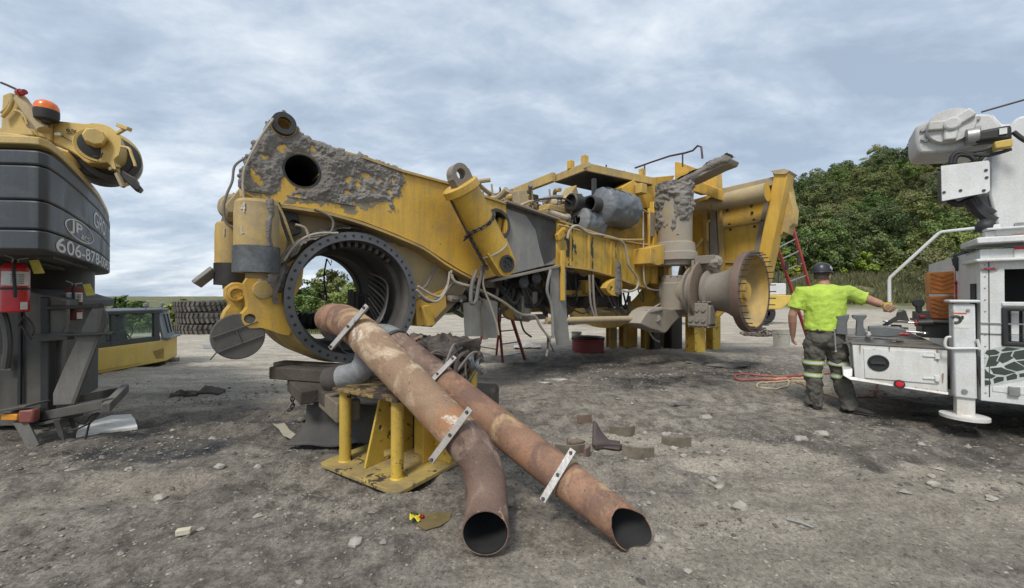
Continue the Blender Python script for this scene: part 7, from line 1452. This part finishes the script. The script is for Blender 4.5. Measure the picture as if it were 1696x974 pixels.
# orange wheel chocks
m_org = worn('orange_plastic', (.78, .28, .05), dirt=(.35, .2, .1), amt=.25, chip=.03, rough=.5, seed=107); m_org2 = worn('dark_orange_plastic', (.62, .16, .03), dirt=(.2, .1, .06), amt=.3, chip=.03, rough=.5, seed=108)
for (y0, y1, mt, lb, dx) in ((450, 487, m_org, 'upper orange ribbed wheel chock of the stack behind the bench', 0), (490, 528, m_org2, 'lower dark orange ribbed wheel chock of the stack behind the bench', 2)):
    P = kp([(1539+dx, y0+1), (1581, y0-1 if dx == 0 else y0+1), (1583, y1), (1541+dx, y1)], 1.0); o = MB().plate(P, TB*.30).build('wheel_chock', mt, bevel=.012); tag(o, lb, 'wheel chock', 'orange wheel chocks')
    base = o; mb = MB()
    for k in range(5):
        y = y0+4+k*7
        q = kp([(1541+dx, y), (1561, y+6), (1581, y-1)], .992); 
        if y+6 < y1: mb.beam(q[0], q[1], .012, .008, TB); mb.beam(q[1], q[2], .012, .008, TB)
    c_ = mb.build('chevron_rib', m_org2 if dx == 0 else m_ygrime, o); 
MB().box(K(1560, 531, 1.15), (.5, .5, .03), TW).build('chock_shelf', m_deck, TR, bevel=.004); MB().box(K(1560, 545, 1.15), (.4, .4, .2), TW).build('shelf_box', m_dark, TR)
# bench vise
m_vis = worn('grey_vise', (.135, .145, .145), dirt=(.25, .23, .2), amt=.25, chip=.08, rough=.5, metal=.3, seed=109, streak=0)
VS = thing('bench_vise', 'grey bench vise bolted on the corner of the white workbench', 'vise', T(.12, .25, .88)); WL[VS.name] = V(VS.location)
MB().lathe(K(1455, 573, .25), UP, [(0, .15), (.02, .15), (.03, .12), (.075, .11), (.08, .09), (.09, 0)], 32).build('swivel_base', m_vis, VS)
mb = MB(); mb.plate(smooth_path(kp([(1395, 569), (1420, 560), (1445, 560), (1450, 572), (1420, 571)], .18), 2), TB*.06); mb.build('base_lug', m_vis, VS, bevel=.006)
MB().plate(kp([(1438, 541), (1466, 540), (1500, 545), (1500, 556), (1470, 559), (1440, 557)], .18), TB*.13).build('vise_body', m_vis, VS, bevel=.012)
MB().plate(kp([(1411, 522), (1436, 522), (1435, 526), (1430, 531), (1430, 541), (1436, 556), (1417, 556), (1419, 531), (1412, 527)], .18), TB*.14).build('fixed_jaw', m_vis, VS, bevel=.006)
MB().plate(kp([(1384, 524), (1407, 521), (1406, 527), (1403, 534), (1403, 555), (1384, 553), (1386, 534), (1388, 529)], .18), TB*.14).build('moving_jaw', m_vis, VS, bevel=.006)
MB().beam(K(1400, 548, .24), K(1440, 549, .24), .06, .06).build('slide_bar', m_steel, VS); MB().tube([K(1382, 546, .1), K(1384, 581, .1)], .007, 8).ball(K(1382, 545, .1), .014, 10, 6).ball(K(1384, 582, .1), .013, 10, 6).build('handle', m_steel, VS)
mb = MB(); mb.tube([K(1438, 550, .16), K(1440, 556, .14)], .02, 10); mb.ball(K(1438, 556, .15), .025, 12, 8); mb.build('lock_bolt', m_steel, VS)
# tools on the bench
m_chr = plain('tool_chrome', (.6, .6, .6), .2, 1.0); m_tred = plain('tool_red', (.28, .02, .02), .4)
def tool(name, label, cat, parts, loc):
    root = thing(name, label, cat, loc); WL[root.name] = V(loc)
    for nm, mb, mt in parts: mb.build(nm, mt, root, bevel=.003)
tool('ratchet', 'chrome ratchet with a red grip lying next to the vise', 'ratchet', [('shank', MB().tube([K(1500, 549, .2), K(1529, 551, .2)], .010, 8).ball(K(1531, 552, .2), .03, 12, 8, (1, 1, .6)), m_chr), ('grip', MB().tube([K(1480, 553, .2), K(1492, 553, .2), K(1505, 554, .2)], [.018, .024, .018], 12), m_tred)], K(1500, 555, .2))
tool('torque_wrench', 'long chrome torque wrench with a red and black end behind the vise', 'wrench', [('shank', MB().tube([K(1462, 532, .5), K(1522, 535, .5)], .012, 8), m_chr), ('handle', MB().tube([K(1520, 535, .5), K(1545, 534, .5)], .035, 12), m_dark), ('end_cap', MB().lathe(K(1518, 535, .49), -TW, [(0, .02), (0, .04), (.015, .042), (.02, .0)], 18), m_tred)], K(1500, 540, .5))
tool('impact_wrench', 'dark grey air impact wrench lying on the bench below the hand', 'impact wrench', [('motor_housing', MB().plate(kp([(1484, 530), (1487, 518), (1500, 514), (1504, 526), (1506, 532)], .45), TB*.1), m_dark), ('handle', MB().plate(kp([(1462, 538), (1484, 524), (1488, 530), (1466, 542)], .45), TB*.06), m_dark), ('anvil', MB().tube([K(1489, 518, .5), K(1494, 512, .5)], .02, 10), m_galv)], K(1485, 540, .45))
tool('battery_tool', 'black cordless tool with round head standing near the orange chocks', 'power tool', [('body', MB().plate(kp([(1514, 530), (1514, 516), (1540, 515), (1542, 530)], .7), TB*.14), m_dark), ('head', MB().lathe(K(1521, 502, .7), -TB, [(-.05, .03), (-.05, .05), (0, .055), (.01, .04), (.01, .0)], 20).tube([K(1521, 505, .72), K(1522, 517, .72)], .03, 10), m_black), ('trigger', MB().box(K(1528, 524, .69), (.05, .01, .03), TW), m_tred)], K(1528, 530, .7))
rs = random.Random(6); mb = MB()
for k, lbt in enumerate(('thin black socket bar on the bench left of the torque wrench', 'short black extension bar on the bench under the torque wrench', 'small dark adapter on the front of the bench top', 'grey socket on the bench behind the vise')):
    x, y, b_ = ((1475, 539, .6), (1490, 543, .5), (1484, 564, .1), (1462, 545, .55))[k]; tag(MB().tube([K(x, y, b_), K(x+(18, 14, 12, 4)[k], y+1, b_)], (.012, .014, .016, .025)[k], 8).build('tool_bar', m_dark), lbt, 'tool')
tag(MB().ball(gnd(1550, 695)+V((0, .1, .02)), .09, 14, 8, (2.0, .6, .35), .7, 3).build('work_glove', m_dark), 'dark dirty glove lying in the shade below the white bench', 'glove')
# ---------------- the worker ----------------
pf, pr = V((.42, .907, 0)), V((.907, -.42, 0)); PC = V((3.90, 4.90, 0))
zg = tz(PC.x, PC.y)
def PP(r_, f_, z): return PC+pr*r_+pf*f_+UP*z
PN = thing('person', 'worker in a lime green shirt and black helmet, back turned, gripping the bent white rail', 'person', V((PC.x, PC.y, zg))); WL[PN.name] = V(PN.location)
def loft(mb, rings, seg=20):       # (centre, rx, ry, dirx, diry)
    vs = []; fs = []
    for c, rx, ry, dx, dy in rings:
        for k in range(seg): a = 2*math.pi*k/seg; vs.append(V(c)+V(dx)*math.cos(a)*rx+V(dy)*math.sin(a)*ry)
    n = len(rings)
    for i in range(n-1):
        for k in range(seg): a, b = i*seg+k, i*seg+(k+1) % seg; fs.append((a, b, b+seg, a+seg))
    fs += [tuple(range(seg))[::-1], tuple(range((n-1)*seg, n*seg))]; return mb.add(vs, fs)
def soft(o, vox, it=6, disp=0.0, ds=.12, seed=0):
    m = o.modifiers.new('remesh', 'REMESH'); m.mode = 'VOXEL'; m.voxel_size = vox; m.use_smooth_shade = True
    s_ = o.modifiers.new('smooth', 'SMOOTH'); s_.iterations = it; s_.factor = .5
    if disp:
        t = bpy.data.textures.new(o.name+'_folds', 'CLOUDS'); t.noise_scale = ds; t.noise_depth = 2; d = o.modifiers.new('folds', 'DISPLACE'); d.texture = t; d.strength = disp; d.mid_level = .5; d.texture_coords = 'GLOBAL'
    return o
m_skin = worn('tanned_skin', (.40, .215, .145), dirt=(.16, .10, .075), amt=.25, chip=0, rough=.55, seed=111, streak=0, bump=.08)
m_lime = worn('lime_shirt', (.42, .58, .075), dirt=(.19, .22, .08), amt=.30, chip=0, rough=.85, seed=117, streak=0, bump=.2, scale=2.2)
m_trs = worn('olive_grey_trousers', (.10, .095, .078), dirt=(.13, .12, .10), amt=.4, chip=0, rough=.9, seed=113, streak=.3, bump=.3, scale=4)
Y_, Xr = pf, pr
# arms, neck, head: one skin surface
shL, elL, wrL = PP(-.235, 0, 1.47), PP(-.335, -.02, 1.17), PP(-.315, .07, .925)
shR, elR, wrR = PP(.225, .0, 1.47), PP(.50, -.03, 1.335), K(1461, 505, .33)+V((0, 0, -.002))
HC = PP(-.01, .05, 1.665)      # head centre
hf = (pf*.82+pr*.57).normalized(); hr = V((hf.y, -hf.x, 0))
mb = MB()
mb.tube([shL, shL.lerp(elL, .5), elL, elL.lerp(wrL, .3), wrL, wrL+(wrL-elL).normalized()*.03], [.060, .054, .046, .047, .031, .028], 16)
mb.tube([shR, shR.lerp(elR, .5), elR, elR.lerp(wrR, .35), wrR, wrR+(wrR-elR).normalized()*.03], [.060, .055, .047, .047, .032, .030], 16)
loft(mb, [(PP(0, .0, 1.42), .16, .09, pr, pf), (PP(0, .0, 1.50), .12, .08, pr, pf), (PP(0, .01, 1.55), .066, .064, pr, pf), (PP(-.005, .025, 1.60), .060, .064, pr, pf), (HC-UP*.05, .062, .07, hr, hf), (HC+UP*.0, .074, .094, hr, hf), (HC+UP*.07, .076, .097, hr, hf), (HC+UP*.12, .06, .08, hr, hf)])
mb.ball(HC+hf*.035-UP*.055, .058, 16, 10, (1, 1, 1)); mb.ball(HC+hf*.104-UP*.0, .017, 10, 8, (1, 1, 1.5)); mb.ball(HC+hf*.085-UP*.048, .022, 10, 8, (1, 1, .6)); mb.ball(HC+hf*.07-UP*.09, .028, 10, 8)
loft(mb, [(PP(0, 0, .95), .15, .11, pr, pf), (PP(0, 0, 1.15), .16, .11, pr, pf), (PP(0, 0, 1.35), .18, .11, pr, pf), (PP(0, 0, 1.46), .2, .09, pr, pf)])
for s_, kx, kf, ax_, af in ((-1, -.115, .02, -.095, .03), (1, .16, .06, .225, -.06)):
    mb.tube([PP(.10*s_, 0, .97), PP(.10*s_, -.005, .86), PP(kx, kf+.01, .50), PP((kx+ax_)/2, (kf+af)/2-.01, .28), PP(ax_, af, .10)], [.085, .08, .052, .05, .038], 14)
def hand(mb, w, d, pn, th, curl):          # w wrist, d finger direction, pn palm normal, th thumb side
    d, pn = V(d).normalized(), V(pn).normalized(); sd2 = d.cross(pn).normalized()
    if sd2.dot(V(th)) < 0: sd2 = -sd2
    loft(mb, [(w, .028, .020, sd2, pn), (w+d*.03, .034, .018, sd2, pn), (w+d*.065, .041, .016, sd2, pn), (w+d*.09, .040, .013, sd2, pn)], 14)
    for k, (o_, l_) in enumerate(((.030, .072), (.010, .082), (-.011, .076), (-.031, .060))):
        p = w+d*.08+sd2*o_; P = [w+d*.055+sd2*o_*.8, p]; dd = d.copy(); 
        for j in range(3): dd = (Matrix.Rotation(curl*(1 if sd2.dot(d.cross(pn)) > 0 else 1), 3, d.cross(pn).normalized()) @ dd).normalized(); P.append(P[-1]+dd*l_*(.42, .33, .25)[j])
        mb.tube(P, [.0105, .0105, .010, .009, .0075], 9)
    q = w+d*.025+sd2*.028; td_ = (sd2*.75+d*.7+pn*.35).normalized(); mb.tube([w+d*.015+sd2*.012, q, q+td_*.035, q+(td_+pn*.5+d*.3).normalized()*.062], [.014, .0135, .0115, .009], 9)
body = mb.build('body', m_skin, PN); soft(body, .0075, 5)
hb_ = MB(); hand(hb_, wrL+(wrL-elL).normalized()*.02, (wrL-elL).normalized()+pf*.15, pr, pf, .38); o = hb_.build('hand', m_skin, body); soft(o, .0038, 3)
hb_ = MB(); hd_ = (wrR-elR).normalized(); hand(hb_, wrR+hd_*.015, hd_, -TB*-1, UP, .75); o = hb_.build('hand', m_skin, body); soft(o, .0038, 3)
for s_ in (-1, 1): MB().ball(HC+hr*s_*.079-UP*.005-hf*.008, .033, 12, 8, (.45, .6, 1)).build('ear', m_skin, body)
for s_ in (-1, 1): MB().ball(HC+hf*.088+hr*s_*.03+UP*.012, .012, 10, 6).build('eye', m_lab, body)
loft(MB(), [(HC-hf*.012-UP*.035, .072, .088, hr, hf), (HC-hf*.012+UP*.02, .080, .100, hr, hf), (HC-hf*.012+UP*.08, .080, .1, hr, hf)]).build('hair', plain('short_dark_hair', (.07, .05, .04), .9), body)
# shirt
mb = MB(); loft(mb, [(PP(.0, 0, .99), .205, .150, pr, pf), (PP(0, -.0, 1.06), .203, .150, pr, pf), (PP(0, -.01, 1.18), .205, .145, pr, pf), (PP(0, -.015, 1.32), .22, .145, pr, pf), (PP(0, -.015, 1.42), .232, .135, pr, pf), (PP(0, -.01, 1.49), .215, .112, pr, pf), (PP(0, 0, 1.535), .14, .09, pr, pf), (PP(0, .005, 1.565), .082, .076, pr, pf)], 28)
eS = shL.lerp(elL, .72); mb.tube([PP(-.16, 0, 1.46), shL, shL.lerp(elL, .4), eS], [.085, .088, .082, .088], 18)
eS = shR.lerp(elR, .62); mb.tube([PP(.14, 0, 1.46), shR, shR.lerp(elR, .35), eS], [.085, .086, .082, .088], 18)
o = mb.build('shirt', m_lime, PN); soft(o, .010, 4, .042, .11)
# trousers
mb = MB(); loft(mb, [(PP(0, 0, 1.005), .190, .140, pr, pf), (PP(0, -.01, .92), .205, .155, pr, pf), (PP(0, -.01, .84), .205, .15, pr, pf), (PP(0, 0, .78), .19, .13, pr, pf)], 26)
LG = []
for s_, kx, kf, ax_, af in ((-1, -.115, .02, -.095, .03), (1, .16, .06, .225, -.06)):
    ps = [PP(.10*s_, -.005, .86), PP(.5*(.10*s_+kx), .01, .68), PP(kx, kf+.01, .50), PP((kx+ax_)/2, (kf+af)/2-.01, .28), PP(ax_, af, .10), PP(ax_, af, .045)]
    LG.append(ps); mb.tube(ps, [.115, .108, .092, .088, .088, .090], 20)
o = mb.build('trousers', m_trs, PN); soft(o, .010, 4, .06, .08)
MB().lathe(PP(0, 0, .995), UP, [(0, .01), (.0, .02)], 8) 
loft(MB(), [(PP(0, 0, .975), .200, .150, pr, pf), (PP(0, 0, 1.01), .198, .150, pr, pf)], 30).build('belt', m_black, PN)
m_ref = plain('reflective_tape', (.62, .64, .60), .35); m_refg = plain('lime_edging', (.35, .48, .08), .7)
for ps in LG:
    for f0_, f1_, rr4 in (((1, 2), .5, .112), ((2, 3), .3, .103)):
        c = ps[f0_[0]].lerp(ps[f0_[1]], f1_); dvec = (ps[2]-ps[1]).normalized(); r_ = rr4
        b_ = MB().lathe(c-UP*.03, UP, [(-.0, r_), (.052, r_), (.052, r_-.008), (0, r_-.008), (0, r_)], 36).build('reflective_band', m_refg, PN)
        MB().lathe(c-UP*.018, UP, [(0, r_+.001), (0, r_+.003), (.028, r_+.003), (.028, r_+.001)], 36).build('tape', m_ref, b_)
# boots
m_boot = worn('dusty_black_boot', (.028, .025, .022), dirt=(.16, .14, .12), amt=.35, chip=0, rough=.7, seed=115, streak=0)
for i, (dirv, ln) in enumerate(((pf, 1), ((pr*.93-pf*.35).normalized(), 1.1))):
    a = LG[i][-1]; sdv = V((dirv.y, -dirv.x, 0)); a = V((a.x, a.y, zg)); mb = MB()
    loft(mb, [(a-dirv*.085+UP*.045, .034, .045, sdv, UP), (a-dirv*.06+UP*.06, .044, .06, sdv, UP), (a+dirv*.02+UP*.06, .046, .06, sdv, UP), (a+dirv*.10*ln+UP*.045, .052, .045, sdv, UP), (a+dirv*.17*ln+UP*.035, .050, .035, sdv, UP), (a+dirv*.205*ln+UP*.028, .03, .022, sdv, UP)], 18); mb.tube([a+UP*.06, a+UP*.16], [.055, .06], 16)
    o = mb.build('boot', m_boot, PN); soft(o, .009, 3)
    loft(MB(), [(a-dirv*.09+UP*.012, .03, .014, sdv, UP), (a-dirv*.04+UP*.012, .046, .014, sdv, UP), (a+dirv*.1*ln+UP*.012, .056, .014, sdv, UP), (a+dirv*.18*ln+UP*.012, .05, .014, sdv, UP), (a+dirv*.215*ln+UP*.014, .02, .01, sdv, UP)], 14).build('sole', m_black, o)
# helmet
m_hel = plain('black_helmet', (.030, .032, .036), .35)
mb = MB(); vs = []; seg = 36
prof = [(0, 1.13), (.01, 1.10), (.012, 1.02), (.04, 1.0), (.075, .93), (.105, .76), (.122, .5), (.130, .2), (.131, 0)]
for z, k_ in prof:
    for q in range(seg):
        a = 2*math.pi*q/seg; fr3 = math.cos(a); brim = .03*max(0, fr3)**3 if z < .012 else 0; vs.append(HC+UP*(.045+z)+hf*(math.cos(a)*(.118*k_+brim)-.004)+hr*math.sin(a)*.101*k_)
fs = [(i*seg+q, i*seg+(q+1) % seg, (i+1)*seg+(q+1) % seg, (i+1)*seg+q) for i in range(len(prof)-1) for q in range(seg)]
hl = mb.add(vs, fs).build('helmet', m_hel, PN, sharp=60); sm_ = hl.modifiers.new('solid', 'SOLIDIFY'); sm_.thickness = .004
for s_ in (1,): c = HC+UP*.10+hr*.098*s_-hf*.01; MB().lathe(c, (hr*s_+UP*.3), [(0, .022), (.004, .022), (.004, .014), (.0, .014)], 20).build('sticker', m_lab, hl)
MB().beam(HC+UP*.065-hf*.105, HC+UP*.065-hf*.112+hr*.03, .008, .02).build('strap_clip', m_dark, hl)
